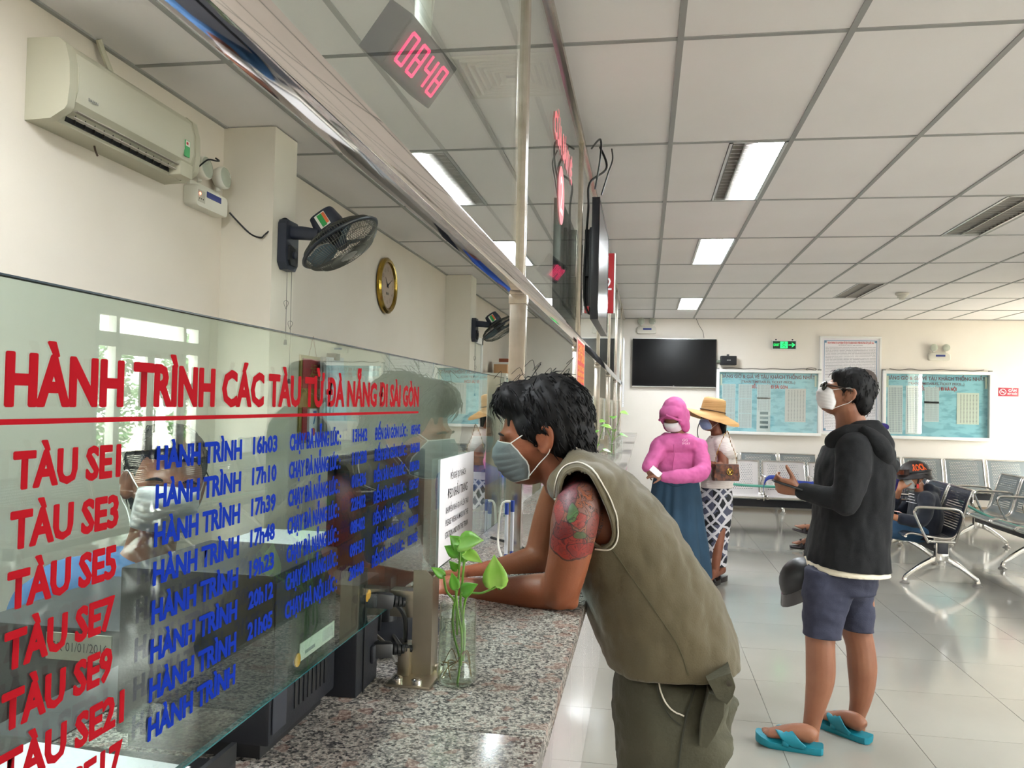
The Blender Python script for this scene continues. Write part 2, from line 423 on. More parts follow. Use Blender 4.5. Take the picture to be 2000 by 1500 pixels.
# glazed double door on the right, seen mirrored in the sheet glass
d = struct('door_1', B().b2((XR-.01, DY0, TH-.05), (XR+.12, DY1, TH)).b2((XR-.01, DY0, DH), (XR+.12, DY1, DH+.2)).b2((XR-.01, DY0, 0), (XR+.12, DY0+.07, TH)).b2((XR-.01, DY1-.07, 0), (XR+.12, DY1, TH))
            .b2((XR-.01, DY0+.42, 0), (XR+.12, DY0+.5, TH)).b2((XR-.01, DY1-.5, 0), (XR+.12, DY1-.42, TH)), m_whitemetal)
for y0, y1 in ((DY0+.5, (DY0+DY1)/2), ((DY0+DY1)/2, DY1-.5)):
    b = B(); b.b2((XR+.02, y0, 0), (XR+.07, y0+.09, DH)); b.b2((XR+.02, y1-.09, 0), (XR+.07, y1, DH)); b.b2((XR+.02, y0, 0), (XR+.07, y1, .14)); b.b2((XR+.02, y0, DH-.1), (XR+.07, y1, DH))
    lf = b.obj('door_leaf', m_whitemetal, d)
    B().b2((XR+.04, y0+.09, .14), (XR+.05, y1-.09, DH-.1)).obj('pane', m_glass, lf)
    yy = y1-.05 if y0 < 11 else y0+.05
    B().tube([(XR-.03, yy, .9), (XR-.03, yy, 1.25)], .012, 8).obj('door_handle', m_chrome, lf)
for y0, y1, z0, z1 in ((DY0+.07, DY0+.42, 0, DH), (DY1-.42, DY1-.07, 0, DH), (DY0+.07, DY1-.07, DH+.2, TH-.05)):
    B().b2((XR+.04, y0, z0), (XR+.05, y1, z1)).obj('pane', m_glass, d)

# outside: forecourt, kerb, shrubs, building over the road
struct('ground_forecourt', B().b2((XR+.2, -12, -.15), (40, 40, -.03)), M('paving_outside', 'c4beb2', .8, noise=.6, nscale=2, col2='b4ada0'))
e = empty('station_annex', (15, 15, 0), 0, 'low orange brick annex beyond the glazed door', 'building')
B().b2((3, -9, 0), (4, 9, 3.3)).obj('wall', M('orange_render', 'c79a7c', .8, noise=.5, nscale=2), e)
rf = B(); rf.b2((2.4, -9.5, 3.3), (4.6, 9.5, 3.6)); rf.obj('roof', M('roof_blue', '6f8090', .6), e)
for k in range(8): B().b2((2.96, -8+k*2, 1.0), (3.02, -7+k*2, 2.3)).obj('window', M('far_window', '566470', .2), e)
m_leafd = M('outdoor_leaf', '5f8a4a', .6, noise=.8, nscale=3, col2='3f6a32')
m_bark = M('bark', '6b5a44', .9)
def leafball(cs, n, s, rnd):
    b = B()
    for _ in range(n):
        c, r = rnd.choice(cs); d = V((rnd.gauss(0, 1), rnd.gauss(0, 1), rnd.gauss(0, 1))).normalized()*r*rnd.uniform(.6, 1)
        p = V(c)+d; a = V((rnd.gauss(0, 1), rnd.gauss(0, 1), rnd.gauss(0, 1))).normalized(); q = a.orthogonal().normalized()
        b.poly([p-a*s, p+q*s*.5, p+a*s, p-q*s*.5])
    return b
rnd = random.Random(3)
for k, (x, y, h, lab) in enumerate(((10.2, 15.2, 1.6, 'pale green tree outside the left door leaf'), (10.6, 18.6, 1.9, 'bushy green tree outside the right door leaf'), (11.5, 13.2, 2.2, 'tall green tree at the far left of the glazed door'))):
    e = empty('garden_tree', (x, y, -.03), 0, lab, 'tree')
    B().limb([(0, 0, 0, .07), (.03, 0, h*.7, .05)], 8).obj('trunk', m_bark, e)
    o = leafball([((.2, 0, h), .6), ((-.3, .3, h*.8), .5), ((0, -.4, h*1.1), .5), ((0, .1, h*1.4), .45), ((0, 0, h*.45), .45)], 2600, .07, rnd).obj('foliage', m_leafd, e, smooth=0)
    o['kind'] = 'stuff'
# ================================================================= COUNTER AND PARTITION
CT = 1.05
def granite():
    m = bpy.data.materials.new('granite'); m.use_nodes = True; nt = m.node_tree; b = nt.nodes['Principled BSDF']; MATS['granite'] = m
    tc = nt.nodes.new('ShaderNodeTexCoord')
    def vor(s, f='F1'):
        v = nt.nodes.new('ShaderNodeTexVoronoi'); v.inputs['Scale'].default_value = s; nt.links.new(tc.outputs['Object'], v.inputs['Vector']); return v
    v1 = vor(300); n = nt.nodes.new('ShaderNodeTexNoise'); n.inputs['Scale'].default_value = 150; n.inputs['Detail'].default_value = 6; nt.links.new(tc.outputs['Object'], n.inputs['Vector'])
    r1 = nt.nodes.new('ShaderNodeValToRGB'); cr = r1.color_ramp; cr.interpolation = 'CONSTANT'
    sp = nt.nodes.new('ShaderNodeSeparateColor'); nt.links.new(v1.outputs['Color'], sp.inputs[0])
    ad = nt.nodes.new('ShaderNodeMath'); ad.operation = 'MULTIPLY_ADD'; nt.links.new(sp.outputs[0], ad.inputs[0]); ad.inputs[1].default_value = .4
    nt.links.new(n.outputs['Fac'], ad.inputs[2]); nt.links.new(ad.outputs[0], r1.inputs[0])
    cr.elements[0].position = 0; cr.elements[0].color = lin('4a4848')
    cr.elements[1].position = .54; cr.elements[1].color = lin('75726f')
    for p, c in ((.68, '98928c'), (.76, 'b0a79f'), (.86, 'c2beb6'), (.95, '8d7f79')):
        q = cr.elements.new(p); q.color = lin(c)
    v2 = vor(60); s2 = nt.nodes.new('ShaderNodeSeparateColor'); nt.links.new(v2.outputs['Color'], s2.inputs[0])
    g = nt.nodes.new('ShaderNodeMath'); g.operation = 'GREATER_THAN'; nt.links.new(s2.outputs[1], g.inputs[0]); g.inputs[1].default_value = .86
    mx = nt.nodes.new('ShaderNodeMix'); mx.data_type = 'RGBA'; mf = nt.nodes.new('ShaderNodeMath'); mf.operation = 'MULTIPLY'; nt.links.new(g.outputs[0], mf.inputs[0]); mf.inputs[1].default_value = .4
    nt.links.new(mf.outputs[0], mx.inputs[0]); nt.links.new(r1.outputs[0], mx.inputs[6]); mx.inputs[7].default_value = lin('9a7468')
    nt.links.new(mx.outputs[2], b.inputs['Base Color']); b.inputs['Roughness'].default_value = .16
    return m
m_gran = granite()
ctr = empty('ticket_counter', (0, 0, 0), 0, 'long speckled granite ticket counter on a white tiled front', 'counter')
n = 0
for k in range(7):
    y0, y1 = -1.0+k*2.0, 1.0+k*2.0
    y1 = min(y1, YB-.002)
    B().b2((-.78, y0+.0006, CT-.03), (-.115, y1-.0006, CT), .003).obj('granite_slab', m_gran, ctr, smooth=40)
B().b2((-.70, -1, .0), (-.238, YB-.02, CT-.03)).obj('body', M('counter_body', '5f5a56', .7), ctr)
pt = None
for k in range(22):
    y0 = -.84+k*.6; y1 = min(y0+.596, YB)
    if y0 > YB-.1: break
    if pt is None: pt = B().b2((-.24, 0, .002), (-.23, .597, CT-.031)).obj('front_tile', m_ctile, ctr); pt.location = (0, y0, 0)
    elif y1-y0 > .59: link(pt.copy(), ctr).location = (0, y0, 0)
desk = empty('office_desk', (-1.1, 2.0, 0), 0, 'low grey office desk behind the glass counter', 'desk')
B().b2((.0, -2.6, .73), (.30, 9.5, .76), .003).obj('desktop', M('desk_grey', '8f8e88', .45), desk)
B().b2((.1, -2.6, 0), (.14, 9.5, .73)).obj('side_panel', M('desk_panel', '6a6a68', .6), desk)

# steel partition frame
PY = [2.2, 4.15, 5.95, 7.7, 9.5, 11.3]
fr = empty('steel_partition', (-.35, 2.2, CT), 0, 'stainless steel partition frame with mullions above the counter', 'partition')
def loc(o, e): o.location = V(o.location)-V(e.location)
bz0, bz1 = 1.76, 1.81
o = B().b2((-.37, -1, bz0), (-.33, YB, bz1), .0015).obj('cross_beam', m_mirror, fr); loc(o, fr)
o = B().b2((-.37, -1, HC-.03), (-.33, YB, HC), .0015).obj('head_rail', m_steel, fr); loc(o, fr)
for y in PY:
    o = B().b2((-.372, y-.02, CT), (-.328, y+.02, bz0), .003).obj('post', m_steel, fr); loc(o, fr)
    o = B().b2((-.374, y-.024, 1.735), (-.326, y+.024, bz0), .001).obj('collar', m_steel, fr); loc(o, fr)
    b = B(); b.b2((-.365, y-.022, bz1), (-.335, y-.004, HC-.03), .002); b.b2((-.365, y+.004, bz1), (-.335, y+.022, HC-.03), .002); b.b2((-.358, y-.006, bz1), (-.342, y+.006, HC-.03))
    o = b.obj('mullion', m_steel, fr); loc(o, fr)
ye = [-1.0]+PY+[YB]
gl = ['first', 'second', 'third', 'fourth', 'fifth', 'sixth', 'seventh']
for k in range(len(ye)-1):
    e = empty('upper_glass_pane', (-.35, (ye[k]+ye[k+1])/2, bz1), 0, '%s clear glass pane above the steel beam, counted from the camera' % gl[k], 'glass pane')
    b = B(); b.b2((-.353, ye[k]+.022, bz1), (-.347, ye[k+1]-.022, HC-.03)); o = b.obj('pane', m_glass, e); loc(o, e)
    if k == 1:
        # red vinyl lettering on this pane, facing the hall
        for s, z, sz in (('CỬA BÁN VÉ', 2.455, .09),):
            o = text(s, 'lettering', M('pink_vinyl', 'e0606a', .6), (-.344, 3.26, z), (0, 1, 0), (0, 0, 1), sz, fit=.70, bold=.02, fat=.06, align='CENTER', parent=e, ext=.0004); loc(o, e)
        b = B(); b.poly([(-.3445, 3.19+.115*math.cos(t*PI/16), 2.295+.115*math.sin(t*PI/16)) for t in range(32)], (.0005, 0, 0))
        o = b.obj('number_disc', M('pink_vinyl'), e); loc(o, e)
        o = text('2', 'number', m_paper, (-.3435, 3.19, 2.225), (0, 1, 0), (0, 0, 1), .14, bold=.01, align='CENTER', parent=e, ext=.0003); loc(o, e)
        o.name = 'number'
# counter window sheets with gap below
sheet = None
for k in range(len(ye)-1):
    y0, y1 = ye[k]+.03, ye[k+1]-.03
    if k == 0: y0, y1 = -.6, 2.16
    e = empty('counter_glass_sheet', (-.38, (y0+y1)/2, 1.15), 0, ('lettered clear glass sheet in front of the near ticket window' if k == 0 else '%s plain counter glass sheet, counted from the camera' % gl[k]), 'glass sheet')
    o = B().b2((-.385, y0, 1.147), (-.379, y1, 1.53)).obj('sheet', m_glass2, e); loc(o, e)
    o = B().b2((-.3852, y0, 1.530), (-.3788, y1, 1.5312)).obj('top_edge', m_gedge2, e); loc(o, e)
    o = B().b2((-.3852, y0, 1.1455), (-.3788, y1, 1.147)).obj('bottom_edge', m_gedge, e); loc(o, e)
    if k == 0: sheet = e
m_rv = M('red_vinyl', '96101b', .9, spec=.1); m_bv = M('blue_vinyl', '0d2a90', .9, spec=.1)
GXs = -.3785
def T(s, y, z, size, w, mat):
    o = text(s, 'lettering', mat, (GXs, y, z), (0, 1, 0), (0, 0, 1), size, fit=w, bold=.02, fat=.042, parent=sheet, ext=.0003); loc(o, sheet)
T('HÀNH TRÌNH CÁC TÀU TỪ ĐÀ NẴNG ĐI SÀI GÒN', .428, 1.453, .0305, .894, m_rv)
o = B().b2((GXs, .424, 1.4405), (GXs+.0004, 1.323, 1.4440)).obj('underline', m_rv, sheet); loc(o, sheet)
for k, a in enumerate(('SE1', 'SE3', 'SE5', 'SE7', 'SE9', 'SE21', 'SE17')):
    T('TÀU '+a, .4365-.0005*k, 1.4015-.0365*k, .0215, .101 if len(a) < 4 else .117, m_rv)
rows = [('16h03', '13H42', '05H45'), ('17h10', '11H28', '04H38'), ('17h39', '01H36', '18H50'), ('17h48', '22H02', '15H27'), ('19h23', '08H02', '03H55'), ('20h12', '09H31', '04H10'), ('21h05', '20H40', '12H05'), ('', '', '')]
for k, (c, d_, f) in enumerate(rows):
    z = 1.4035-.0303*k
    T('HÀNH TRÌNH', .583, z-.001, .017, .135, m_bv)
    if not c: continue
    T(c, .741, z+.002, .0155, .052, m_bv)
    T('CHẠY ĐÀ NẴNG LÚC :' if k < 6 else 'CHẠY HÀ NỘI LÚC :', .824, z+.001, .0165, .148, m_bv)
    T(d_, 1.015, z+.002, .0155, .055, m_bv)
    T('ĐẾN SÀI GÒN LÚC :', 1.103, z+.001, .0155, .158, m_bv); T(f, 1.283, z+.0025, .0145, .053, m_bv)
# ================================================================= WALL AND CEILING ITEMS
def place(o, e): o.location = V(o.location)-V(e.location); return o
# air conditioner
e = empty('air_conditioner', (-2.15, 2.885, 2.41), 0, 'cream split air conditioner high on the left wall', 'air conditioner')
prof = [(0, .0), (.10, .004), (.155, .035), (.165, .05), (.172, .12), (.168, .20), (.15, .265), (.12, .288), (0, .29)]
ac = B(); L = .83
def acx(pr, y0, y1):
    b = B(); b.rings([[V((x, y, z)) for x, z in pr] for y in (y0, y1)]); return b
acx(prof, -L/2, -L/2+.035).obj('end_cap', m_offw, e, smooth=50); acx(prof, L/2-.035, L/2).obj('end_cap', m_offw, e, smooth=50)
body = [(0, .0), (.10, .004), (.10, .02), (.11, .05), (.155, .075), (.166, .12), (.162, .20), (.145, .262), (.118, .285), (0, .288)]
acx(body, -L/2+.035, L/2-.035).obj('body', m_offw, e, smooth=50)
acx([(.156, .078), (.1695, .12), (.1655, .20), (.15, .25), (.146, .25), (.161, .2), (.165, .12), (.152, .08)], -L/2+.05, L/2-.05).obj('front_panel', M('cream_panel', 'c0bcaa', .35), e, smooth=60)
B().b2((.09, -L/2+.07, .018), (.105, L/2-.13, .068)).obj('outlet', M('deep_black', '0a0a0c', .6), e)
for z, x in ((.028, .135), (.048, .148)):
    b = B(); b.b2((x-.012, -L/2+.07, z), (x+.004, L/2-.13, z+.004)); b.obj('vane', M('vane_grey', 'a8a195', .5), e)
f0 = B().b2((.105, 0, .02), (.112, .003, .066)).obj('fin', M('fin_dark', '2b2624', .5), e); f0.location.y = -L/2+.11
for k in range(1, 12): link(f0.copy(), e).location.y = -L/2+.11+k*.052
B().b2((.02, L/2-.13, .006), (.16, L/2-.036, .07), .008).obj('control_cover', m_offw, e)
o = text('DAIKIN', 'brand_mark', M('grey_print', '6d7076', .5), (.1685, -L/2+.1, .098), (0, 1, 0), (0, 0, 1), .011, parent=e, bold=.01)
lb = B().b2((.167, L/2-.12, .09), (.1725, L/2-.085, .16)).obj('energy_label', M('label_green', '4fa96a', .5), e)
B().b2((.1726, L/2-.118, .135), (.173, L/2-.087, .158)).obj('label_header', M('label_white', 'e6e4da', .5), lb)
B().b2((.1731, L/2-.114, .141), (.1734, L/2-.1, .152)).obj('label_seal', m_red, lb)
b = B().tube([(.03, .0, .25), (.04, -.03, .33), (.03, -.07, .40), (.03, -.09, .43)], .012, 8); b.obj('pipe', m_offw, e)
B().tube([(.05, -.12, .004), (.055, -.12, -.015), (.05, -.10, -.03)], .004, 6).obj('wire_end', M('brown_wire', '4a3a30', .6), e)

# emergency lights
def emergency(name_label, loc, rz):
    e = empty('emergency_light', loc, rz, name_label, 'emergency light')
    # local: x along wall, -y outwards, z up
    def rr(w, h, r=.02, n=4):
        pts = []
        for cx, cz, a0 in ((w-r, h-r, 0), (-w+r, h-r, 90), (-w+r, r, 180), (w-r, r, 270)):
            for k in range(n+1):
                a = math.radians(a0+k*90/n); pts.append((cx+r*math.cos(a), cz+r*math.sin(a)))
        return pts
    b = B(); b.rings([[V((x, y, z)) for x, z in rr(.15*s, .10*s, .022)] for y, s in ((0, 1), (-.05, 1), (-.062, .94))]); b.obj('housing', m_white, e, smooth=50)
    B().b2((-.13, -.02, .1), (.13, 0, .125), .004).obj('bracket', m_white, e)
    B().b2((-.055, -.0645, .055), (.075, -.061, .083)).obj('label', M('blue_label', '2c3a80', .5), e)
    for x in (-.085, .085):
        h = B().lathe([(.018, .03), (.046, .015), (.055, -.01), (.055, -.03), (.05, -.035)], (x, -.045, .185), (0, 1, -.1), 24).obj('lamp_head', m_white, e, smooth=60)
        B().lathe([(.048, -.036), (.034, -.018), (.014, .0), (.004, .004)], (x, -.045, .185), (0, 1, -.1), 24, cap=False).obj('reflector', m_chrome, h, smooth=60)
        B().lathe([(.0495, -.0365), (.03, -.041), (.004, -.043)], (x, -.045, .185), (0, 1, -.1), 24).obj('lens', m_glass, h, smooth=60)
        B().cyl((x, -.04, .12), (x, -.035, .145), .012).obj('neck', m_white, e)
    return e
e = emergency('white twin-head emergency light beside the air conditioner, red lamp glowing', (-2.148, 3.60, 2.36), PI/2)
B().b2((-.13, -.0635, .02), (-.07, -.062, .075)).obj('indicator_plate', M('plate_grey', 'b9b7a9', .5), e)
B().ell((-.115, -.064, .058), (.006, .004, .006), u=12, v=8).obj('indicator', M('red_led', 'ff5540', .4, emit=4), e)
b = B()
for k in range(3): b.ell((-.118+.016*k, -.0635, .035), (.003, .002, .003), u=8, v=6)
b.obj('socket', m_black, e)
emergency('white twin-head emergency light above the wall television', (.004, 12.748, 2.60), 0)
emergency('white twin-head emergency light above the right timetable board', (4.255, 12.748, 2.235), 0)
o = B().tube(spl([(-2.08, 3.75, 2.39), (-2.0, 3.80, 2.30), (-1.93, 3.79, 2.27), (-1.90, 3.79, 2.29), (-1.862, 3.9, 2.39), (-1.84, 3.95, 2.375)], 8), .0045, 6).obj('power_cord', m_black)
o.name = 'sagging_cord'; tag(o, 'thin black cord sagging from emergency light to the near wall fan', 'cord')
o = B().tube(spl([(-2.07, 3.44, 2.53), (-2.03, 3.45, 2.565), (-2.02, 3.5, 2.575), (-2.03, 3.55, 2.59), (-2.06, 3.57, 2.61)], 6), .004, 6).obj('lamp_wire', m_black)
tag(o, 'short black wire looped over the emergency lamp heads', 'cord')

# wall fan
def wall_fan(loc, label):
    e = empty('wall_fan', loc, 0, label, 'fan', 'wall fans on the office columns')
    m_fan = M('fan_slate', '2b303d', .45)
    b = B(); b.rings([[V((x, y, z)) for y, z in ((-.06, .13), (-.075, .11), (-.075, -.09), (-.045, -.125), (.045, -.125), (.075, -.09), (.075, .11), (.06, .13))] for x in (0, .045)])
    b.obj('mount_box', m_fan, e, smooth=30)
    b = B(); b.rings([[V((x, y, z)) for y, z in ((-.05, .0), (-.05, -.075), (-.03, -.1), (.03, -.1), (.05, -.075), (.05, .0))] for x in (.045, .056)]); cp = b.obj('control_panel', m_black, e, smooth=30)
    B().cyl((.056, 0, -.045), (.066, 0, -.045), .018).obj('knob', m_fan, cp)
    b = B(); b.loft([(.02, 0, .075, .03, .035), (.10, 0, .07, .028, .035), (.19, 0, .06, .025, .03)], 16, (0, 1, 0), pw=3); b.obj('arm', m_fan, e)
    n = V((.57, .06, -.82)).normalized(); c = V((.285, .06, .03)); a, bb = frame(n, V((0, 1, 0)))
    # motor
    b = B(); b.loft([tuple(c-n*.19)+(.035, .04), tuple(c-n*.18)+(.062, .068), tuple(c-n*.12)+(.074, .078), tuple(c-n*.06)+(.074, .078), tuple(c-n*.045)+(.06, .06)], 20, (0, 1, 0), pw=3)
    mo = b.obj('motor_housing', m_fan, e, smooth=50)
    q = c-n*.115+V((.0, -.080, 0)); sd = V((0, 1, 0)); u = (-n-(-n).dot(sd)*sd).normalized(); r = u.cross(sd)
    rt = -r if (-r).x > 0 else r
    def lab(name, w0, w1, h0, h1, off, mat):
        bb2 = B(); bb2.poly([q+rt*w0+u*h0-sd*off, q+rt*w1+u*h0-sd*off, q+rt*w1+u*h1-sd*off, q+rt*w0+u*h1-sd*off], (0, .002, 0)); return bb2.obj(name, mat, mo)
    lab('energy_label', -.028, .032, -.03, .045, .0, M('label_white')); lab('label_band', -.014, .014, -.026, .04, .0015, M('label_green2', '2c9a4a', .5)); lab('label_stars', .014, .03, -.02, .04, .0015, M('label_orange', 'd8683a', .5))
    B().lathe([(.03, -.05), (.05, -.04), (.05, -.02), (.03, .0)], tuple(c), tuple(n), 20).obj('collar', m_black, e)
    R = .215; wire = M('fan_wire', '66665f', .4, .5); ringm = M('fan_rim', '2f343c', .35)
    def circ(r, h, N=48): return [c+n*h+(a*math.cos(2*PI*k/N)+bb*math.sin(2*PI*k/N))*r for k in range(N)]
    B().tube(circ(R, .0), .009, 8, closed=True, ref=n, flat=1.5).obj('rim', ringm, e)
    for nm, sgn, dep in (('front_grille', 1, .085), ('rear_grille', -1, .07)):
        b = B()
        for k in range(88):
            an = 2*PI*k/88; d = a*math.cos(an)+bb*math.sin(an); d2 = a*math.cos(an+.25)+bb*math.sin(an+.25)
            pts = [c+d*R, c+d*R*.93+n*sgn*dep*.42, c+(d*.8+d2*.2)*R*.72+n*sgn*dep*.8, c+(d*.4+d2*.6)*R*.5+n*sgn*dep*.98, c+d2*.05+n*sgn*dep]
            b.tube(pts, .0015, 4, ref=n)
        for r, h in ((R*.93, .42), (R*.73, .8), (R*.5, .98)): b.tube(circ(r, sgn*dep*h), .0015, 5, closed=True, ref=n)
        o = b.obj(nm, wire, e, smooth=60)
    B().lathe([(.055, .072), (.055, .08), (.04, .086), (.0, .088)][:3], tuple(c), tuple(n), 24).obj('hub_badge', M('badge_silver', 'a9a9a4', .3, .6), e)
    hb = B().lathe([(.03, .03), (.034, .02), (.034, -.02)], tuple(c), tuple(n), 20).obj('hub', m_fan, e)
    for k in range(3):
        b = B(); a0 = 2*PI*k/3+.4; lo, hi = [], []
        for j in range(7):
            r = .03+.165*j/6; w = .30+.25*math.sin(PI*min(1, j/5.)); 
            for s_, lst in ((-w, lo), (w, hi)):
                d = a*math.cos(a0+s_*.9)+bb*math.sin(a0+s_*.9); lst.append(c+d*r+n*(.022*s_/.4))
        b.rings([lo+hi[::-1], [p+n*.002 for p in lo+hi[::-1]]]); b.obj('blade', M('blade_blue', '5d6f78', .25), hb, smooth=40)
    # dust fringe on the grille
    b = B(); rd = random.Random(5)
    for k in range(260):
        an = rd.gauss(1.2, 1.1); r = R*rd.uniform(.55, .98); d = a*math.cos(an)+bb*math.sin(an)
        p = c+d*r+n*(.075*(1-(r/R)**2)+.012); q = p+V((rd.uniform(-.008, .008), rd.uniform(-.008, .008), -rd.uniform(.002, .014)))
        b.tube([p, q], .0007, 3)
    o = b.obj('dust_fringe', M('dust_brown', '4a3a30', .9), e, smooth=0); o['kind'] = 'stuff'
    for y, l, kn in ((-.02, .36, 1), (.035, .56, 0)):
        b = B(); b.tube([(.03, y, -.125), (.032, y, -.125-l*.45), (.03, y+.004, -.125-l)], .0016, 5)
        b.tube([V((.03+.01*math.sin(t), y+.01*math.sin(2*t), -.125-l*.5+.022*math.cos(t))) for t in [k*2*PI/16 for k in range(16)]], .0014, 4, closed=True)
        cd = b.obj('pull_cord', M('cord_grey', '6b6862', .7), e)
        B().lathe([(.006, .0), (.009, -.022), (.0085, -.026)], (.03, y+.004, -.125-l), seg=12).obj('pull_bead', m_fan, cd)
    return e
wall_fan((-1.868, 3.93, 2.25), 'dark wall fan nearest the camera, dusty grille tilted down, beside the gold clock')
wall_fan((-1.868, 8.6, 2.25), 'dark wall fan farther off, partly behind the steel post')

# gold clock
e = empty('wall_clock', (-2.149, 6.41, 2.415), 0, 'round gold-rimmed wall clock on the office wall', 'clock')
gold = M('gold', 'b99a4a', .2, 1, noise=.4, nscale=6, col2='8f7430')
B().lathe([(.2, .0), (.232, .01), (.232, .03), (.215, .045), (.195, .042), (.185, .03), (.185, .02)], (0, 0, 0), (1, 0, 0), 48, cap=False).obj('rim', gold, e, smooth=40)
B().lathe([(.0005, .0), (.19, .0), (.19, .024), (.0005, .024)], (0, 0, 0), (1, 0, 0), 48).obj('dial', M('dial_tan', 'a38e7c', .35), e)
for k in range(12):
    a = math.radians(90-30*(k+1)); o = text(str(k+1), 'numeral', M('numeral_grey', '5d5348', .5), (.026, .135*math.cos(a), .135*math.sin(a)-.014), (0, 1, 0), (0, 0, 1), .032, align='CENTER', parent=e)
for ang, l, w, nm in ((135, .09, .009, 'hour_hand'), (30, .135, .006, 'minute_hand')):
    a = math.radians(ang); d = V((0, math.cos(a), math.sin(a))); s = V((0, -d.z, d.y))
    B().poly([V((.028, 0, 0))+s*w-d*.02, V((.028, 0, 0))-s*w-d*.02, V((.028, 0, 0))+d*l], (.002, 0, 0)).obj(nm, m_black, e)
B().b2((.025, -.03, -.075), (.027, .03, -.055)).obj('maker_plate', M('numeral_grey'), e)

# calendar, hanging papers, notices on the office wall
e = empty('wall_calendar', (-2.15, 4.98, 1.25), 0, 'gold and red tear-off calendar hanging on the office wall', 'calendar')
m_gold2 = M('calendar_gold', 'a8923e', .4, .4, noise=.6, nscale=25, col2='7d6a2a')
B().b2((.002, -.2, -.07), (.012, .2, .49)).obj('backing', m_gold2, e)
B().b2((.012, -.17, .28), (.016, .17, .47)).obj('red_panel', M('calendar_red', 'a8222c', .5), e)
B().b2((.012, -.16, -.05), (.018, -.09, .16)).obj('side_banner', M('calendar_red'), e)
B().b2((.012, .09, -.05), (.018, .16, .16)).obj('side_banner', M('calendar_red'), e)
pd = B().b2((.012, -.085, -.06), (.03, .085, .15)).obj('day_pad', m_paper, e)
text('7', 'date', M('date_blue', '2a6fb0', .5), (.0305, 0, .05), (0, 1, 0), (0, 0, 1), .085, align='CENTER', parent=pd, bold=.01)
B().ell((.032, -.02, .0), (.002, .03, .028), u=14, v=8).obj('picture', M('picture_red', 'c14a50', .6), pd)
text('福', 'emblem', m_gold2, (.0165, 0, .33), (0, 1, 0), (0, 0, 1), .09, align='CENTER', parent=e)
B().tube([(.004, -.06, .49), (.004, .0, .62), (.004, .06, .49)], .0018, 5).obj('hanging_string', M('string_red', '8a5a4a', .8), e)
e = empty('clipped_papers', (-2.12, 5.13, 1.27), 0, 'sheaf of white papers in a black clip over the calendar', 'paper')
for k in range(5):
    b = B(); y = .02*k-.04
    b.rings([[V((.02+.012*k+.01*t*t, y-.09+.015*k*t, .47-.5*t)), V((.022+.012*k+.012*t, y+.11+.02*k*t, .48-.5*t))] for t in (0, .3, .6, 1)], cap=False); solidify(b.obj('sheet', M('sheet_bluish', 'dfe3ee', .6) if k > 1 else M('sheet_grey', 'b5aeb0', .6), e), .0008)
B().b2((.015, -.02, .455), (.085, .05, .50), .004).obj('clip', m_black, e)
def printed(name, base, ink, lines=26, cols=1, dens=.5, axis=(0, 2), gap=.35):
    """paper with rows of fine print: flat print, procedural"""
    m = bpy.data.materials.new(name); m.use_nodes = True; nt = m.node_tree; b = nt.nodes['Principled BSDF']; b.inputs['Roughness'].default_value = .6
    tc = nt.nodes.new('ShaderNodeTexCoord'); sp = nt.nodes.new('ShaderNodeSeparateXYZ'); nt.links.new(tc.outputs['Generated'], sp.inputs[0])
    def mt(op, a, b_=None, c=None):
        n = nt.nodes.new('ShaderNodeMath'); n.operation = op
        for i, x in enumerate((a, b_, c)):
            if x is None: continue
            if isinstance(x, (int, float)): n.inputs[i].default_value = x
            else: nt.links.new(x, n.inputs[i])
        return n.outputs[0]
    u, v = sp.outputs[axis[0]], sp.outputs[axis[1]]
    lf = mt('FRACT', mt('MULTIPLY', v, lines)); row = mt('LESS_THAN', lf, gap)
    n = nt.nodes.new('ShaderNodeTexNoise'); n.inputs['Scale'].default_value = 1; n.inputs['Detail'].default_value = 2
    cb = nt.nodes.new('ShaderNodeCombineXYZ'); nt.links.new(mt('MULTIPLY', u, 55), cb.inputs[0]); nt.links.new(mt('FLOOR', mt('MULTIPLY', v, lines)), cb.inputs[1]); nt.links.new(cb.outputs[0], n.inputs['Vector'])
    wd = mt('GREATER_THAN', n.outputs['Fac'], 1-dens)
    if cols > 1: wd = mt('LESS_THAN', mt('FRACT', mt('MULTIPLY', u, cols)), .45)
    ins = mt('MULTIPLY', mt('LESS_THAN', mt('ABSOLUTE', mt('SUBTRACT', u, .5)), .44), mt('LESS_THAN', mt('ABSOLUTE', mt('SUBTRACT', v, .5)), .46))
    f = mt('MULTIPLY', mt('MULTIPLY', row, wd), ins)
    mx = nt.nodes.new('ShaderNodeMix'); mx.data_type = 'RGBA'; nt.links.new(f, mx.inputs[0]); mx.inputs[6].default_value = lin(base); mx.inputs[7].default_value = lin(ink)
    nt.links.new(mx.outputs[2], b.inputs['Base Color']); return m
m_print = printed('printed_page', 'e4e2e6', '8c8c98', 34)
m_print_t = printed('printed_table', 'dbe6ee', 'aeb6c4', 9, cols=11, gap=.8)
m_print_y = printed('printed_page_side', 'd8d6d4', '77777c', 12, axis=(1, 2))
e = empty('wall_notice', (-2.15, 4.25, 1.58), 0, 'small grey printed notice left of the calendar', 'notice')
B().b2((.001, -.15, -.05), (.004, .15, .055)).obj('sheet', m_print_y, e)
